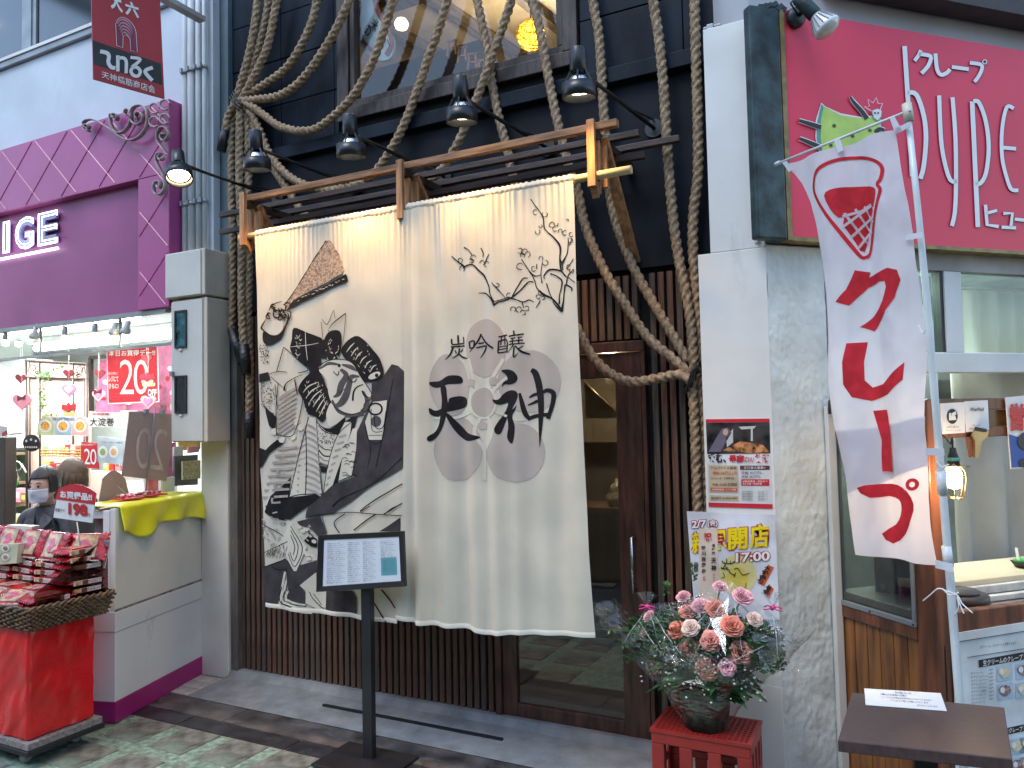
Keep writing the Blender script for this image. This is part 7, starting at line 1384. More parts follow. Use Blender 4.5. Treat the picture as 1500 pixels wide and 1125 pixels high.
bprint('cone_body', [(350, 935), (410, 905), (478, 895), (486, 915), (418, 1092), (400, 1085), (345, 975)], g=H5, step=4)
m_bw = MATS['banner_cloth']
for pts in ([(350, 925), (440, 1060)], [(385, 905), (465, 1010)], [(430, 895), (485, 965)], [(345, 985), (480, 895)], [(370, 1030), (485, 945)], [(395, 1075), (470, 1005)], [(478, 890), (415, 915), (345, 940)]): bstroke('waffle_line', pts, 11, m_bw, .004, H5, 1)
# pole, cross rod, straps
def PL(x, y): p = onP(x, y, Vector((0, 1, 0)), 2.95); return p
m_pole = mat('white_pole', (.60, .66, .68), .3, .06, 8)
b = MB(); pts = [PL(1329, 160), PL(1344, 300), PL(1358, 440), PL(1374, 640), PL(1391, 840), PL(1408, 1060), PL(1424, 1300)]; b.tube(pts, [.0105, .0105, .0115, .012, .013, .0135, .0135], 12); b.build('pole', m_pole, bn)
b = MB(); b.tube([PL(1328, 152), PL(1332, 178)], .016, 12); b.build('pole_cap', mat('ivory_cap', (.6, .58, .45), .4), bn); b = MB(); b.tube([PL(1386, 800), PL(1390, 830)], .0155, 12); b.build('pole_joint', m_pole, bn); b = MB(); b.tube([PL(1378, 690), PL(1381, 725)], .0155, 12); b.build('pole_joint', m_pole, bn)
b = MB(); b.tube([BA(1138, 240), BA(1335, 161)], .0055, 8); b.build('cross_rod', m_pole, bn); b = MB(); b.tube([BA(1136, 241), BA(1142, 238)], .009, 8); b.build('rod_tip', m_pole, bn)
m_strap = mat('white_strap', (.58, .60, .66), .7)
for q in ([(1304, 174), (1310, 170), (1322, 192), (1312, 196)], [(1312, 188), (1312, 196), (1334, 186), (1334, 178)], [(1222, 206), (1230, 203), (1236, 220), (1228, 224)], [(1146, 238), (1152, 236), (1162, 248), (1156, 252)], [(1327, 344), (1327, 352), (1352, 348), (1352, 340)], [(1356, 656), (1357, 667), (1384, 667), (1383, 657)], [(1370, 820), (1371, 832), (1397, 838), (1396, 826)]):
    b = MB(); b.prism([BA(x, y, .012) for x, y in q], -NBn*.002); b.build('strap', m_strap, bn)
for pts in ([(1390, 868), (1375, 862), (1362, 872), (1352, 880)], [(1388, 866), (1402, 872), (1410, 885), (1425, 898)], [(1402, 874), (1408, 890), (1412, 899)], [(1402, 874), (1404, 890), (1398, 901)], [(1380, 862), (1392, 872), (1404, 868)], [(1372, 676), (1380, 684), (1390, 680), (1374, 690)], [(1345, 476), (1352, 488), (1356, 482)]):
    b = MB(); b.tube(catmull([tuple(BA(x, y, .03)) for x, y in pts], 5), .0022, 5); b.build('tie_string', m_white, bn)
# ================================================================ TABLE WITH NOTICE
tb = thing('brown_table', (.02, 2.5, 0), 'small dark brown topped table with a black leg beside the stucco pillar', 'table')
A_ = [Z(1227, 1084, .72), Z(1483, 1112, .72), Z(1471, 1036, .72), Z(1248, 1014, .72)]
b = MB(); b.hexa([p-Vector((0, 0, .032)) for p in A_]+A_); b.build('tabletop', mat('dark_laminate', (.075, .048, .045), .38, .12, 40, stretch=(1, 14, 1)), tb, bevel=.003)
cT = sum(A_, Vector())/4; b = MB(); b.box((cT.x-.03, cT.y-.03, .02), (cT.x+.03, cT.y+.03, .687)); b.build('leg', m_blk, tb, bevel=.004); b = MB(); b.box((cT.x-.18, cT.y-.18, .003), (cT.x+.18, cT.y+.18, .02)); b.build('base', m_blk, tb, bevel=.004); b = MB(); b.box((cT.x-.1, cT.y-.1, .672), (cT.x+.1, cT.y+.1, .6875)); b.build('top_plate', m_blk, tb)
nq = [Z(1268, 1033, .7215), Z(1387, 1042, .7215), Z(1378, 1016, .7215), Z(1266, 1009, .7215)]
b = MB(); b.hexa([p for p in nq]+[p+Vector((0, 0, .0015)) for p in nq]); nc = tag(b.build('notice_sheet', m_glos), 'white laminated notice lying at the back of the brown table', 'notice')
for s, x0, y0, x1, y1 in [('お知らせ', .4, .78, .62, .9), ('ご購入のお客様へお願い', .2, .62, .55, .74), ('・テーブルのご利用はお食事中のみとさせていただきます', .2, .46, .85, .56), ('・ゴミはゴミ箱へお願いいたします', .3, .3, .8, .4), ('ありがとうございます', .65, .12, .9, .22)]:
    word(nc, s, [bil(nq, x0, y0), bil(nq, x1, y0), bil(nq, x1, y1), bil(nq, x0, y1)], m_blk, Vector((0, 0, .003)))
# ================================================================ MENU STAND
YM = 2.95; MP = lambda x, y, o=0: Y(x, y, YM-o)
ms = thing('menu_stand', Y(530, 1112, YM), 'black floor stand holding a framed paper menu in front of the curtain', 'menu stand')
OQ = [MP(464, 867), MP(594, 859), MP(591, 778), MP(467, 784)]; IQ = [MP(472, 859), MP(587, 851), MP(584, 786), MP(474, 791)]
m_fr = mat('menu_frame_black', (.02, .02, .022), .3)
for i in range(4):
    j = (i+1) % 4; b = MB(); q = [OQ[i], OQ[j], IQ[j], IQ[i]]; b.hexa([p+Vector((0, .014, 0)) for p in q]+[p+FN*(.006 if k < 2 else .0) for k, p in enumerate(q)]); b.build('frame_bar', m_fr, ms, bevel=.002)
b = MB(); b.hexa([p+Vector((0, .010, 0)) for p in IQ]+[p+Vector((0, .004, 0)) for p in IQ]); b.build('menu_paper', mat('menu_paper', (.86, .88, .90), .4, .02), ms)
b = MB(); b.add([p+Vector((0, .0005, 0)) for p in IQ], [(0, 1, 2, 3)]); b.build('pane', glass('menu_glass', (.97, .98, 1), .05), ms)
def mq(u0, v0, u1, v1): return [bil(IQ, u0, v0)+Vector((0, .0025, 0)), bil(IQ, u1, v0)+Vector((0, .0025, 0)), bil(IQ, u1, v1)+Vector((0, .0025, 0)), bil(IQ, u0, v1)+Vector((0, .0025, 0))]
b = MB(); b.add(mq(.76, .15, .955, .54), [(0, 1, 2, 3)]); b.build('blue_box', mat('menu_teal', (.18, .55, .6), .5), ms)
items = ['枝豆 三八〇', '冷奴 三五〇', '炭火焼鳥 六八〇', '刺身盛合せ 一二八〇', 'だし巻玉子 五八〇', '地鶏たたき 七八〇', '焼魚 六八〇', 'ポテトサラダ 四五〇', '唐揚げ 五五〇', '土鍋ごはん 九八〇', '季節の天ぷら 七八〇', '漬物盛り 四二〇']
m_txt = mat('menu_grey_ink', (.22, .22, .26), .6); m_txr = mat('menu_red_ink', (.5, .08, .08), .6)
for c_, (u0, u1) in enumerate(((.05, .30), (.33, .50), (.53, .70), (.76, .95))):
    for r in range(20 if c_ < 3 else 9):
        v1 = .93-.045*r; v0 = v1-.026; b = MB(); s = items[(r*5+c_*3) % 12]; text(b, s, [p-Vector((0, .0008, 0)) for p in mq(u0, v0, u0+(u1-u0)*(.72+.25*((r*7+c_) % 3)/2), v1)]); b.build('menu_line', m_txr if (r+c_*2) % 7 == 0 else m_txt, ms)
for r in range(9): b = MB(); text(b, items[(r*5+2) % 12], [p-Vector((0, .0012, 0)) for p in mq(.78, .18+.037*r, .93, .2+.037*r)]); b.build('menu_line', m_txt, ms)
a = MP(524, 862); c = MP(540, 862); xm = (a.x+c.x)/2
b = MB(); b.box((xm-.028, YM+.016, .015), (xm+.028, YM+.05, a.z+.02)); b.build('post', m_fr, ms, bevel=.003)
b = MB(); b.box((xm-.21, YM-.14, .004), (xm+.21, YM+.14, .016)); b.build('base_plate', m_fr, ms, bevel=.004); b = MB(); b.box((xm-.1, YM+.015, .86), (xm+.1, YM+.03, 1.02)); b.build('back_bracket', m_fr, ms)
# ================================================================ POSTERS ON THE WHITE BOARD
YW = 3.412; W = lambda x, y: Y(x, y, YW)
rp = card('recruit_poster', 'red bordered recruiting poster with a kitchen photo taped on the white board', 'poster', W, [(1038, 742), (1132, 745), (1127, 613), (1034, 614)], mat('poster_white', (.66, .68, .70), .25), t=.002)
def wf(par, nm, m, pts, off=.0015): return flat(par, nm, m, W, pts, off)
wf(rp, 'red_edge', m_red, [(1034, 614), (1127, 613), (1127.3, 618), (1034.2, 619)]); wf(rp, 'red_edge', m_red, [(1038, 736), (1131.7, 738.5), (1132, 745), (1038.2, 742)])
wf(rp, 'photo', mat('kitchen_photo', (.04, .035, .035), .3, .5, 16), [(1034.2, 619.5), (1127.3, 618.5), (1128.5, 664), (1036, 665)], .0015); wf(rp, 'photo_counter', mat('photo_orange', (.45, .2, .08), .3, .5, 40), [(1058, 660), (1085, 646), (1118, 652), (1127, 662), (1100, 664)], .0025)
wf(rp, 'photo_person', mat('photo_violet', (.14, .12, .17), .3), [(1038, 662), (1050, 640), (1058, 628), (1066, 626), (1072, 634), (1062, 650), (1056, 662)], .003); wf(rp, 'photo_face', m_skin, circ(1063, 633, 4, 5, 10), .004); wf(rp, 'photo_apron', mat('photo_pale', (.5, .52, .5), .3), [(1064, 640), (1074, 628), (1074, 648), (1065, 655)], .003); wf(rp, 'photo_hood', MATS['photo_pale'], [(1082, 625), (1108, 624), (1104, 628), (1086, 629)], .003); wf(rp, 'photo_post', MATS['photo_pale'], [(1100, 628), (1103, 628), (1103, 646), (1100, 646)], .003)
wordq(rp, '求む、', W, 1037, 664, 1064, 678, m_blk, bold=.05); wordq(rp, '最高', W, 1068, 666, 1090, 678, m_red, bold=.04); wordq(rp, 'にいい', W, 1091, 669, 1105, 677, m_red, bold=.03); wordq(rp, '笑顔', W, 1106, 665, 1127, 678, m_red, bold=.04)
m_tan = mat('print_tan', (.55, .45, .3), .4); m_or = mat('print_orange', (.6, .12, .04), .4)
wf(rp, 'tan_box', m_tan, [(1038, 681), (1081, 681.5), (1082, 722), (1039.5, 721)]); wf(rp, 'brown_band', mat('print_brown', (.12, .04, .04), .4), [(1084, 682), (1127.5, 682), (1127.7, 688), (1084, 688)]); wf(rp, 'red_box', m_red, [(1086, 702), (1127, 702), (1127, 711.5), (1086, 711)]); wf(rp, 'orange_band', m_or, [(1041, 714), (1080, 715), (1080, 720), (1041, 719)], .0025); wf(rp, 'tan_box', m_tan, [(1040, 725), (1082, 726), (1082.5, 734), (1040.5, 733)])
for s, x0, y0, x1, y1, m in [('アルバイト大募集!', 1041, 683, 1080, 687.5, m_blk), ('時給1300円以上可', 1045, 690, 1080, 695.5, m_red), ('まかない有・交通費支給', 1042, 699, 1076, 702, m_blk), ('9:00~24:00 応相談', 1044, 707, 1080, 712, m_blk), ('未経験者歓迎・シフト自由', 1043, 715.5, 1078, 718.5, m_white), ('電話番号 06-0000-0000', 1042, 727.5, 1080, 731.5, m_blk), ('正社員大募集!!', 1090, 683, 1121, 687, m_white), ('月給 30万円~', 1086, 690, 1118, 695, m_blk), ('月給 26万円~', 1086, 696, 1116, 700.5, m_blk), ('経験者優遇・昇給あり', 1088, 703.5, 1124, 706.5, m_white), ('独立支援・社保完備', 1088, 707, 1116, 710, m_white)]: wordq(rp, s, W, x0, y0, x1, y1, m, .0035)
for k in range(6): wordq(rp, '勤務地 天神橋筋商店', W, 1087, 719+2.5*k, 1103, 720.6+2.5*k, m_blk, .0035); wordq(rp, '応募はお気軽にどうぞ', W, 1110, 719+2.5*k, 1125, 720.6+2.5*k, m_blk, .0035)
YG = 3.395; G = lambda x, y: Y(x, y, YG)
op = card('opening_poster', 'white opening poster with yellow 新規開店 and 2/7 (金) 17:00 behind the flowers', 'poster', G, [(1018, 905), (1142, 908), (1135, 754), (1006, 749)], mat('poster_white2', (.66, .69, .76), .35), t=.003)
G6_ = lambda x, y: G(1000+x*.1422, 740+y*.1422)
m_yel = mat('poster_yellow', (.80, .62, .01), .4); m_dred = mat('poster_dark_red', (.42, .01, .03), .4); m_glow_p = mat('poster_pale_yellow', (.72, .68, .3), .4)
def gw(s, x0, y0, x1, y1, m, off, rise=0, **k): b = MB(); text(b, s, [G6_(x0, y1)+FN*off, G6_(x1, y1+rise)+FN*off, G6_(x1, y0+rise)+FN*off, G6_(x0, y0)+FN*off], **k); return b.build('lettering', m, op)
wf2 = lambda nm, m, pts, off=.001: flat(op, nm, m, G6_, pts, off)
wf2('pale_glow', m_glow_p, circ(560, 720, 200, 210)); wf2('yellow_glow', mat('poster_mid_yellow', (.74, .62, .12), .4), circ(560, 760, 110, 130), .0015)
for s, x0, y0, x1, y1, r in [('新', 95, 280, 240, 510, -25), ('規', 255, 262, 455, 480, -20), ('開', 470, 240, 670, 465, -15), ('店', 690, 200, 890, 450, -15)]:
    gw(s, x0-8, y0-8, x1+8, y1+8, m_dred, .0025, r, bold=.10); gw(s, x0, y0, x1, y1, m_yel, .004, r, bold=.03)
for s, x0, y0, x1, y1, r in [('2/7', 95, 160, 245, 240, -12), ('(金)', 260, 150, 362, 232, -6), ('17:00', 548, 490, 900, 590, -20)]: gw(s, x0-6, y0-6, x1+6, y1+6, m_dred, .0025, r, bold=.10); gw(s, x0, y0, x1, y1, m_white, .0045, r, bold=.03)
for pts, w_ in [([(410, 570), (420, 590), (500, 600), (540, 575)], 10), ([(455, 550), (455, 595)], 8), ([(495, 570), (490, 600)], 7), ([(395, 640), (440, 655), (470, 640)], 10), ([(440, 600), (425, 640), (400, 655)], 9), ([(440, 620), (460, 660), (490, 665)], 8), ([(480, 680), (500, 700), (540, 720)], 9), ([(530, 660), (570, 650), (620, 715), (690, 695)], 9), ([(550, 690), (530, 740)], 8), ([(420, 690), (430, 740), (400, 745)], 7), ([(560, 860), (640, 850), (655, 800)], 6)]:
    q = catmull(pts, 5); v, f = ribbon(q, [w_]*len(q)); b = MB(); b.add([G6_(x, y)+FN*.004 for x, y in v], f); b.build('brush_stroke', m_blk, op)
for q_, s in (([(755, 790), (830, 830), (940, 640), (850, 610)], '大和肉鶏'), ([(820, 900), (880, 960), (940, 860), (860, 810)], '合鴨')):
    wf2('orange_strip', m_or, [(q_[0][0]+20, q_[0][1]+10), (q_[1][0]+10, q_[1][1]), (q_[2][0], q_[2][1]), (q_[3][0]+30, q_[3][1])], .002)
    n_ = len(s)
    for k, ch in enumerate(s):
        t = (k+.5)/n_; cx = q_[3][0]+(q_[0][0]-q_[3][0])*t+38; cy = q_[3][1]+(q_[0][1]-q_[3][1])*t+10; gw(ch, cx-34, cy-24, cx+30, cy+24, m_blk, .004, 10, bold=.05)
gw('備長炭', 118, 580, 160, 690, m_blk, .004, 0, bold=.03, line=.9)
# wooden greeting card
GC = lambda x, y: Y(1000+x*.1422, 740+y*.1422, 3.20)
wc = card('greeting_plaque', 'slim cream wooden plaque with 祝 in red, standing among the flowers', 'plaque', GC, [(175, 1000), (378, 1000), (355, 238), (165, 245)], mat('pale_wood', (.62, .50, .40), .6), t=.005)
def cw(s, x0, y0, x1, y1, m): b = MB(); text(b, s, [GC(x0, y1)+FN*.003, GC(x1, y1)+FN*.003, GC(x1, y0)+FN*.003, GC(x0, y0)+FN*.003], bold=.03); b.build('lettering', m, wc)
cw('祝', 215, 280, 300, 370, m_red)
for k, ch in enumerate('炭吟醸'): cw(ch, 302, 398+k*40, 336, 430+k*40, m_blk)
for k, ch in enumerate('天神'): cw(ch, 294, 540+k*75, 346, 600+k*75, m_blk)
for k, ch in enumerate('さんへ'): cw(ch, 312, 700+k*30, 334, 722+k*30, m_red)
for k, ch in enumerate('味川西厨房'): cw(ch, 196, 415+k*60, 238, 460+k*60, m_blk)
for k, ch in enumerate('より'): cw(ch, 210, 725+k*28, 232, 747+k*28, m_red)
# ================================================================ RED CRATE
ct_ = thing('red_crate', (-.74, 3.09, 0), 'upturned red plastic bottle crate under the flowers', 'crate')
m_crt = mat('crate_plastic', (.30, .025, .02), .35, .1, 8); x0, x1, y0, y1, zt = -.935, -.555, 2.975, 3.225, .375
for za, zb in ((zt-.055, zt-.002), (.02, .06), (.185, .215)):
    b = MB()
    for a_, c_ in (((x0, y0), (x1, y0+.012)), ((x0, y1-.012), (x1, y1)), ((x0, y0+.013), (x0+.012, y1-.013)), ((x1-.012, y0+.013), (x1, y1-.013))): b.box((a_[0], a_[1], za), (c_[0], c_[1], zb))
    b.build('rim_band', m_crt, ct_, bevel=.004)
for k in range(4):
    x = x0+(x1-x0-.05)*k/3; w_ = .05
    for yy in (y0+.001, y1-.013):
        for za, zb in ((.06, .185), (.215, zt-.055)): b = MB(); b.box((x, yy, za), (x+w_, yy+.011, zb)); b.build('upright', m_crt, ct_, bevel=.003)
for k in range(4):
    y = y0+.013+(y1-y0-.055)*k/3
    for xx in (x0+.001, x1-.012):
        for za, zb in ((.06, .185), (.215, zt-.055)): b = MB(); b.box((xx, y, za), (xx+.010, y+.028, zb)); b.build('upright', m_crt, ct_, bevel=.003)
b = MB()
for k in range(19): x = x0+.006+(x1-x0-.016)*k/18; b.box((x, y0+.004, zt-.007), (x+.005, y1-.004, zt-.001))
for k in range(13): y = y0+.006+(y1-y0-.016)*k/12; b.box((x0+.004, y, zt-.0065), (x1-.004, y+.005, zt-.0005))
b.box((x0-.004, y0-.004, zt-.012), (x1+.004, y0+.012, zt)); b.box((x0-.004, y1-.012, zt-.012), (x1+.004, y1+.004, zt)); b.box((x0-.004, y0+.012, zt-.0119), (x0+.012, y1-.012, zt-.0001)); b.box((x1-.012, y0+.012, zt-.0119), (x1+.004, y1-.012, zt-.0001))
b.build('top_grating', m_crt, ct_)
# ================================================================ FLOWERS
fw = thing('flower_arrangement', (-.74, 3.09, zt), 'basket of coral and pink roses wrapped in clear cellophane on the red crate', 'flower arrangement')
fc_ = Vector((-.745, 3.09, zt))
b = MB(); b.lathe([(0, 0), (.085, 0), (.10, .12), (.095, .125), (.08, .01)], fc_+Vector((0, 0, .001)), n=24); b.build('pot', mat('dark_basket', (.03, .04, .028), .6, .4, 40, bump=.4, bscale=60), fw)
rf = random.Random(11)
FL = [(515, 325, 40, 0), (575, 300, 36, 2), (655, 315, 40, 0), (487, 255, 29, 2), (455, 425, 37, 0), (525, 415, 34, 3), (735, 405, 42, 0), (630, 480, 40, 1), (520, 515, 38, 1), (780, 540, 43, 1), (612, 617, 44, 0), (712, 613, 32, 2), (335, 600, 38, 0), (335, 535, 28, 3), (295, 440, 35, 2), (312, 355, 27, 2), (790, 255, 40, 2), (675, 205, 28, 2), (850, 370, 30, 3)]
rm_ = [mat('rose_coral', (.78, .27, .18), .6, .12, 30), mat('rose_coral_pink', (.78, .33, .28), .6, .12, 30), mat('rose_pink', (.80, .42, .48), .6, .15, 30), mat('rose_pale', (.78, .60, .52), .6, .12, 30)]
m_leaf = mat('leaf_dark', (.065, .17, .055), .5, .4, 20); m_leaf2 = mat('leaf_mid', (.10, .22, .06), .5, .4, 20); m_stem = mat('stem', (.06, .12, .04), .6)
for x, y, r, mi in FL:
    px, py = 860+x*.2889, 800+y*.2889; hz = 1-abs(px-1045)/150; yy = 3.09-.17*max(.1, hz)*(1 if py > 900 else .4)+rf.uniform(-.02, .02); c = Y(px, py, yy); R = r*.2889/345*.98
    axn = (Vector((c.x-fc_.x, (c.y-fc_.y)*1.2-.14, .22+(c.z-.75)*.8))).normalized(); e = axn.orthogonal().normalized(); f_ = axn.cross(e); b = MB()
    for ring, (n, rho, top, span) in enumerate([(3, .16, .55, 1.3), (3, .32, .62, 1.2), (4, .50, .60, 1.0), (5, .70, .50, .85), (5, .90, .34, .85), (6, 1.05, .12, .75)]):
        for k in range(n):
            a0 = 6.283*k/n+ring*.9+rf.uniform(-.15, .15); tl = rf.uniform(-.05, .08)
            def pet(u, v):
                w__ = (u-.5)*2; hh = v*(1-.22*w__**4); a = a0+w__*span*(1-.25*v**5); d = e*math.cos(a)+f_*math.sin(a); r_ = R*rho*(.25+.75*v**.55)+R*(.10+.16*rho)*max(0, v-.78)*4.5*(1-.4*abs(w__))+R*.05*(1-abs(w__)); return c+d*r_+axn*R*(-.62+(.62+top+tl)*hh-.12*rho*max(0, v-.8)*5)
            b.grid(6, 7, pet)
    fo = b.build('rose', rm_[mi], fw, solid=.0008)
    b = MB(); b.tube([c-axn*R*.6, (c+fc_)/2+Vector((0, 0, .12)), fc_+Vector((0, 0, .12))], .003, 5); b.build('flower_stem', m_stem, fw)
def leaf(b, base, d, up, L_, W_, curl=.3):
    d = d.normalized(); s_ = d.cross(up).normalized(); u_ = s_.cross(d)
    def fn(u, v): w_ = (u-.5)*2; return base+d*L_*v+s_*w_*W_*.5*math.sin(math.pi*min(1, v*.93+.05))**.8-u_*(curl*L_*v*v)+u_*abs(w_)*W_*.15
    b.grid(2, 5, fn)
for k in range(90):
    a = rf.uniform(0, 6.283); d = Vector((math.cos(a), math.sin(a)*.8, rf.uniform(.1, .9))); b = MB(); base = fc_+Vector((0, 0, .12+rf.uniform(0, .13)))+Vector((math.cos(a)*.09, math.sin(a)*.07, 0)); leaf(b, base, d, Vector((0, 0, 1)), rf.uniform(.08, .145), rf.uniform(.045, .08), rf.uniform(.2, .75)); b.build('leaf', rf.choice([m_leaf, m_leaf, m_leaf2]), fw)
b = MB()
for k in range(4200):
    a = rf.uniform(0, 6.283); r_ = .285*math.sqrt(rf.random()); z = .16+.24*rf.random()*(1-.5*(r_/.27))+.1; p = fc_+Vector((math.cos(a)*r_*1.05, math.sin(a)*r_*.6, z)); L_ = rf.uniform(.015, .04); d = Vector((math.cos(a)+rf.uniform(-.6, .6), math.sin(a)-.3+rf.uniform(-.6, .6), rf.uniform(-.2, 1))).normalized()*L_; s_ = d.cross(Vector((rf.random(), rf.random(), rf.random()))).normalized()*L_*.25; b.add([p, p+d*.5+s_, p+d, p+d*.5-s_], [(0, 1, 2, 3)])
tag(b.build('greenery', m_leaf, fw), kind='stuff')
b = MB()
for (px, py, qx, qy) in [(930, 925, 882, 922), (925, 965, 915, 968), (960, 975, 912, 960), (1110, 975, 1145, 945), (975, 870, 978, 850), (1100, 985, 1150, 960), (920, 950, 900, 935), (1020, 850, 1012, 828)]:
    A0 = Y(px, py, 3.06); B0 = Y(qx, qy, 3.02)
    b.tube([A0, B0], .0015, 4)
    for k in range(18):
        p = A0.lerp(B0, k/17); d = Vector((rf.uniform(-1, 1), rf.uniform(-.6, .2), rf.uniform(-.4, 1))).normalized()*rf.uniform(.012, .024); s_ = d.cross(Vector((0, 1, .2))).normalized()*.005; b.add([p, p+d*.5+s_, p+d, p+d*.5-s_], [(0, 1, 2, 3)])
tag(b.build('fern_sprigs', m_leaf2, fw), kind='stuff')
b = MB()
for k in range(420):
    a = rf.uniform(0, 6.283); r_ = .25*math.sqrt(rf.random()); p = fc_+Vector((math.cos(a)*r_, math.sin(a)*r_*.6-.06, .28+.16*rf.random()-.12*(r_/.25))); s_ = rf.uniform(.003, .007); b.add([p+Vector((s_, 0, 0)), p+Vector((0, 0, s_)), p-Vector((s_, 0, 0)), p-Vector((0, 0, s_)), p+Vector((0, -s_, 0))], [(0, 1, 4), (1, 2, 4), (2, 3, 4), (3, 0, 4)])
tag(b.build('tiny_white_flowers', mat('gypsophila', (.62, .66, .6), .7), fw), kind='stuff')
# cellophane
cel = bpy.data.materials.new('cellophane'); cel.use_nodes = True; n = cel.node_tree.nodes; l = cel.node_tree.links; n.clear()
o = n.new('ShaderNodeOutputMaterial'); gl = n.new('ShaderNodeBsdfGlossy'); gl.inputs[1].default_value = .07; tr0 = n.new('ShaderNodeBsdfTransparent'); tr0.inputs[0].default_value = (.97, .98, .98, 1); mx = n.new('ShaderNodeMixShader'); lw = n.new('ShaderNodeLayerWeight'); lw.inputs[0].default_value = .18
mr = n.new('ShaderNodeMapRange'); mr.inputs[3].default_value = .05; mr.inputs[4].default_value = .9; l.new(lw.outputs['Facing'], mr.inputs[0])
tx = n.new('ShaderNodeTexNoise'); tx.inputs['Scale'].default_value = 22; bp2 = n.new('ShaderNodeBump'); bp2.inputs['Strength'].default_value = .5; bp2.inputs['Distance'].default_value = .02; l.new(tx.outputs[0], bp2.inputs['Height']); l.new(bp2.outputs[0], gl.inputs['Normal'])
l.new(mr.outputs[0], mx.inputs[0]); l.new(tr0.outputs[0], mx.inputs[1]); l.new(gl.outputs[0], mx.inputs[2]); l.new(mx.outputs[0], o.inputs[0])
def crumple(p, s=1): return Vector((noise.noise(p*11), noise.noise(p*11+Vector((5, 5, 5))), noise.noise(p*11+Vector((9, 1, 3)))))*.02*s+Vector((noise.noise(p*31), noise.noise(p*31+Vector((5, 5, 5))), 0))*.006*s
def cuff(u, v):
    a = u*6.283; hx = abs(math.cos(a))**3; r = .088+.25*v**1.2*(1+.28*hx); z = .004+(.30+.14*hx)*v+.03*v*math.sin(a*7); p = fc_+Vector((math.cos(a)*r*1.05, math.sin(a)*r*.72, z)); return p+crumple(p, .5+v)
b = MB(); b.grid(72, 22, cuff); b.build('cellophane_wrap', cel, fw)
tieL = Y(948, 889, 3.02); tieR = Y(1132, 890, 3.05); apex = Y(1072, 855, 3.02)
def tri(P0, P1, P2, n=14, s=1.2):
    b = MB()
    def fn(u, v): p = (P0*(1-u)+P1*u)*(1-v)+P2*v; return p+crumple(p, s)
    b.grid(n, n, fn); return b.build('cellophane_fold', cel, fw)
fL = Y(910, 945, 3.0); fB = Y(1035, 985, 2.90); fR = Y(1165, 945, 3.05); fBL = Y(975, 968, 2.93)
tri(fL, fBL, tieL); tri(fBL, fB, apex); tri(tieL, fBL, apex); tri(fB, fR, apex, s=1.5); tri(tieR, fR, apex, s=1.5); tri(Y(1130, 930, 3.0), Y(1165, 985, 3.05), tieR, s=2)
tri(Y(1090, 1000, 3.0), Y(1150, 1010, 3.1), Y(1150, 940, 3.05), s=2)
cshine = cel.copy(); cshine.name = 'cellophane_shine'; cshine.node_tree.nodes['Map Range'].inputs[3].default_value = .20; cshine.node_tree.nodes['Bump'].inputs['Strength'].default_value = .12  # more mirror-like copy, for panels added and tilted to throw back the sky
for P0, P1, P2 in ((Y(903, 938, 3.0), Y(952, 955, 2.93), Y(938, 918, 3.08)), (Y(962, 915, 3.06), Y(1003, 968, 2.90), Y(976, 912, 3.06)), (Y(985, 973, 2.90), Y(1003, 968, 2.90), Y(966, 920, 3.03)), (Y(1085, 888, 3.1), Y(1100, 900, 3.02), Y(1076, 866, 3.12)), (Y(935, 915, 3.02), Y(980, 958, 2.92), Y(955, 905, 3.10)), (Y(1098, 925, 3.0), Y(1122, 985, 2.98), Y(1158, 942, 3.06)), (Y(1040, 905, 2.98), Y(1062, 960, 2.90), Y(1068, 872, 3.04)), (Y(1000, 1000, 2.96), Y(1060, 1010, 2.95), Y(1085, 985, 3.0)), (Y(1112, 900, 3.05), Y(1150, 935, 3.03), Y(1130, 893, 3.08)), (Y(925, 965, 2.97), Y(960, 1000, 2.97), Y(955, 950, 3.0))): tri(P0, P1, P2, 8, .35).data.materials[0] = cshine
m_crs = mat('crease_glint', (.8, .82, .84), .08, 0, 5, spec=1)  # white tubes added along the folds in place of streaks of reflected sky
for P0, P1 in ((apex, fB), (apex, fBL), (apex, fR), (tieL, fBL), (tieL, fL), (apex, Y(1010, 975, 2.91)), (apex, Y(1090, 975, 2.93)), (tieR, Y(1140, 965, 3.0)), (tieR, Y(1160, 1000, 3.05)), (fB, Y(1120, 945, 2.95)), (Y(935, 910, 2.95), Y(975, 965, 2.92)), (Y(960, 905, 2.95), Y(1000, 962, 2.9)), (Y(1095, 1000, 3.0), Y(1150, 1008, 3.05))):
    b = MB(); n_ = 14; b.tube([P0.lerp(P1, t/n_)+crumple(P0.lerp(P1, t/n_), .35) for t in range(n_+1)], [.0004+.0011*math.sin(math.pi*t/n_)*(.5+.5*math.sin(t*1.9)) for t in range(n_+1)], 5); b.build('crease_glint', m_crs, fw)
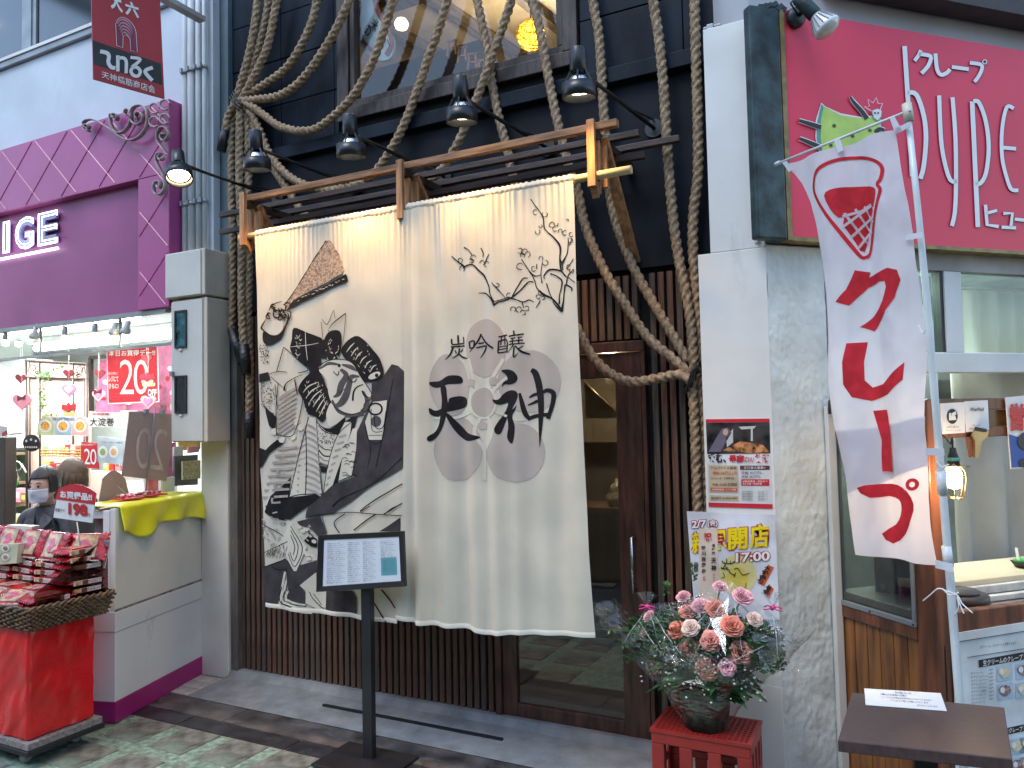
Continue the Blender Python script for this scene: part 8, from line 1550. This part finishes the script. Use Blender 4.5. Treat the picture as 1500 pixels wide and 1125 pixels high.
for tie in (tieL, tieR):
    for k in range(7):
        a = rf.uniform(-.6, .6)+(math.pi/2); d = Vector((math.cos(a), -.1, math.sin(a)))*.06; b = MB(); b.add([tie, tie+d+Vector((.015, .01, 0)), tie+d*1.1, tie+d-Vector((.014, -.01, 0))], [(0, 1, 2), (0, 2, 3)]); b.build('cellophane_tuft', cel, fw)
    for k in range(4):
        a = (.4, 2.6, -.3, 3.5)[k]; b = MB(); b.tube(catmull([tuple(tie), tuple(tie+Vector((math.cos(a)*.02, -.012, math.sin(a)*.018))), tuple(tie+Vector((math.cos(a)*.035, 0, math.sin(a)*.012-.006)))], 4), .0028, 5); b.build('pink_ribbon', mat('ribbon_pink', (.7, .04, .25), .4), fw)
    b = MB(); b.tube([tie-Vector((.008, 0, .004)), tie+Vector((.008, 0, .004))], .009, 8); b.build('ribbon_knot', mat('ribbon_pink', (.7, .04, .25), .4), fw)
# ================================================================ THE STREET ROUND ABOUT
m_opp = mat('opposite_wall', (.50, .47, .42), .8, .2, 1.5); m_oppd = mat('opposite_dark', (.05, .055, .06), .3, .3, 2)
for i in range(7):
    x0_ = -22+6*i; h = (6.2, 7, 5.8, 6.8, 6.4, 7.2, 6)[i]; ob = thing('opposite_building', (x0_+3, -6.2, 0), 'building on the other side of the shopping street, number %s along' % ('one', 'two', 'three', 'four', 'five', 'six', 'seven')[i], 'building', 'buildings across the shopping street')
    b = MB(); b.box((x0_+.05, -6.6, 0), (x0_+5.95, -6.2, h)); b.build('wall', m_opp, ob)
    b = MB(); b.box((x0_+.4, -6.19, .3), (x0_+5.6, -6.15, 2.5)); b.build('shopfront', m_oppd, ob); b = MB(); b.box((x0_+.3, -6.19, 2.7), (x0_+5.7, -6.0, 3.4)); b.build('fascia', goods[i], ob, bevel=.01)
    for k in range(3): b = MB(); b.box((x0_+.7+k*1.7, -6.19, 4), (x0_+1.9+k*1.7, -6.15, 5.3)); b.build('window', m_oppd, ob)
for i in range(9):
    x = -20+5*i; b = MB(); b.box((x, -6.5, 7.4), (x+.25, 3.6, 7.7)); tag(b.build('arcade_beam', m_alu), 'steel beam of the arcade roof crossing high above the street', 'beam', 'arcade roof beams')
b = MB(); b.box((-26, 3.8, 3.0), (-12.8, 7, 7)); b.box((-26, 3.8, 0), (-12.8, 4.2, 3)); tag(b.build('neighbour_building', m_opp), 'plain grey building beyond the sweet shop', 'building')
b = MB(); q = [KP+T45*3.05+N45*o for o in (0, -.4)]; kslab(b, 3.25, 14, -.5, -.05, 0, 7); tag(b.build('side_street_building', m_opp), 'plain grey building beyond the crepe shop', 'building')
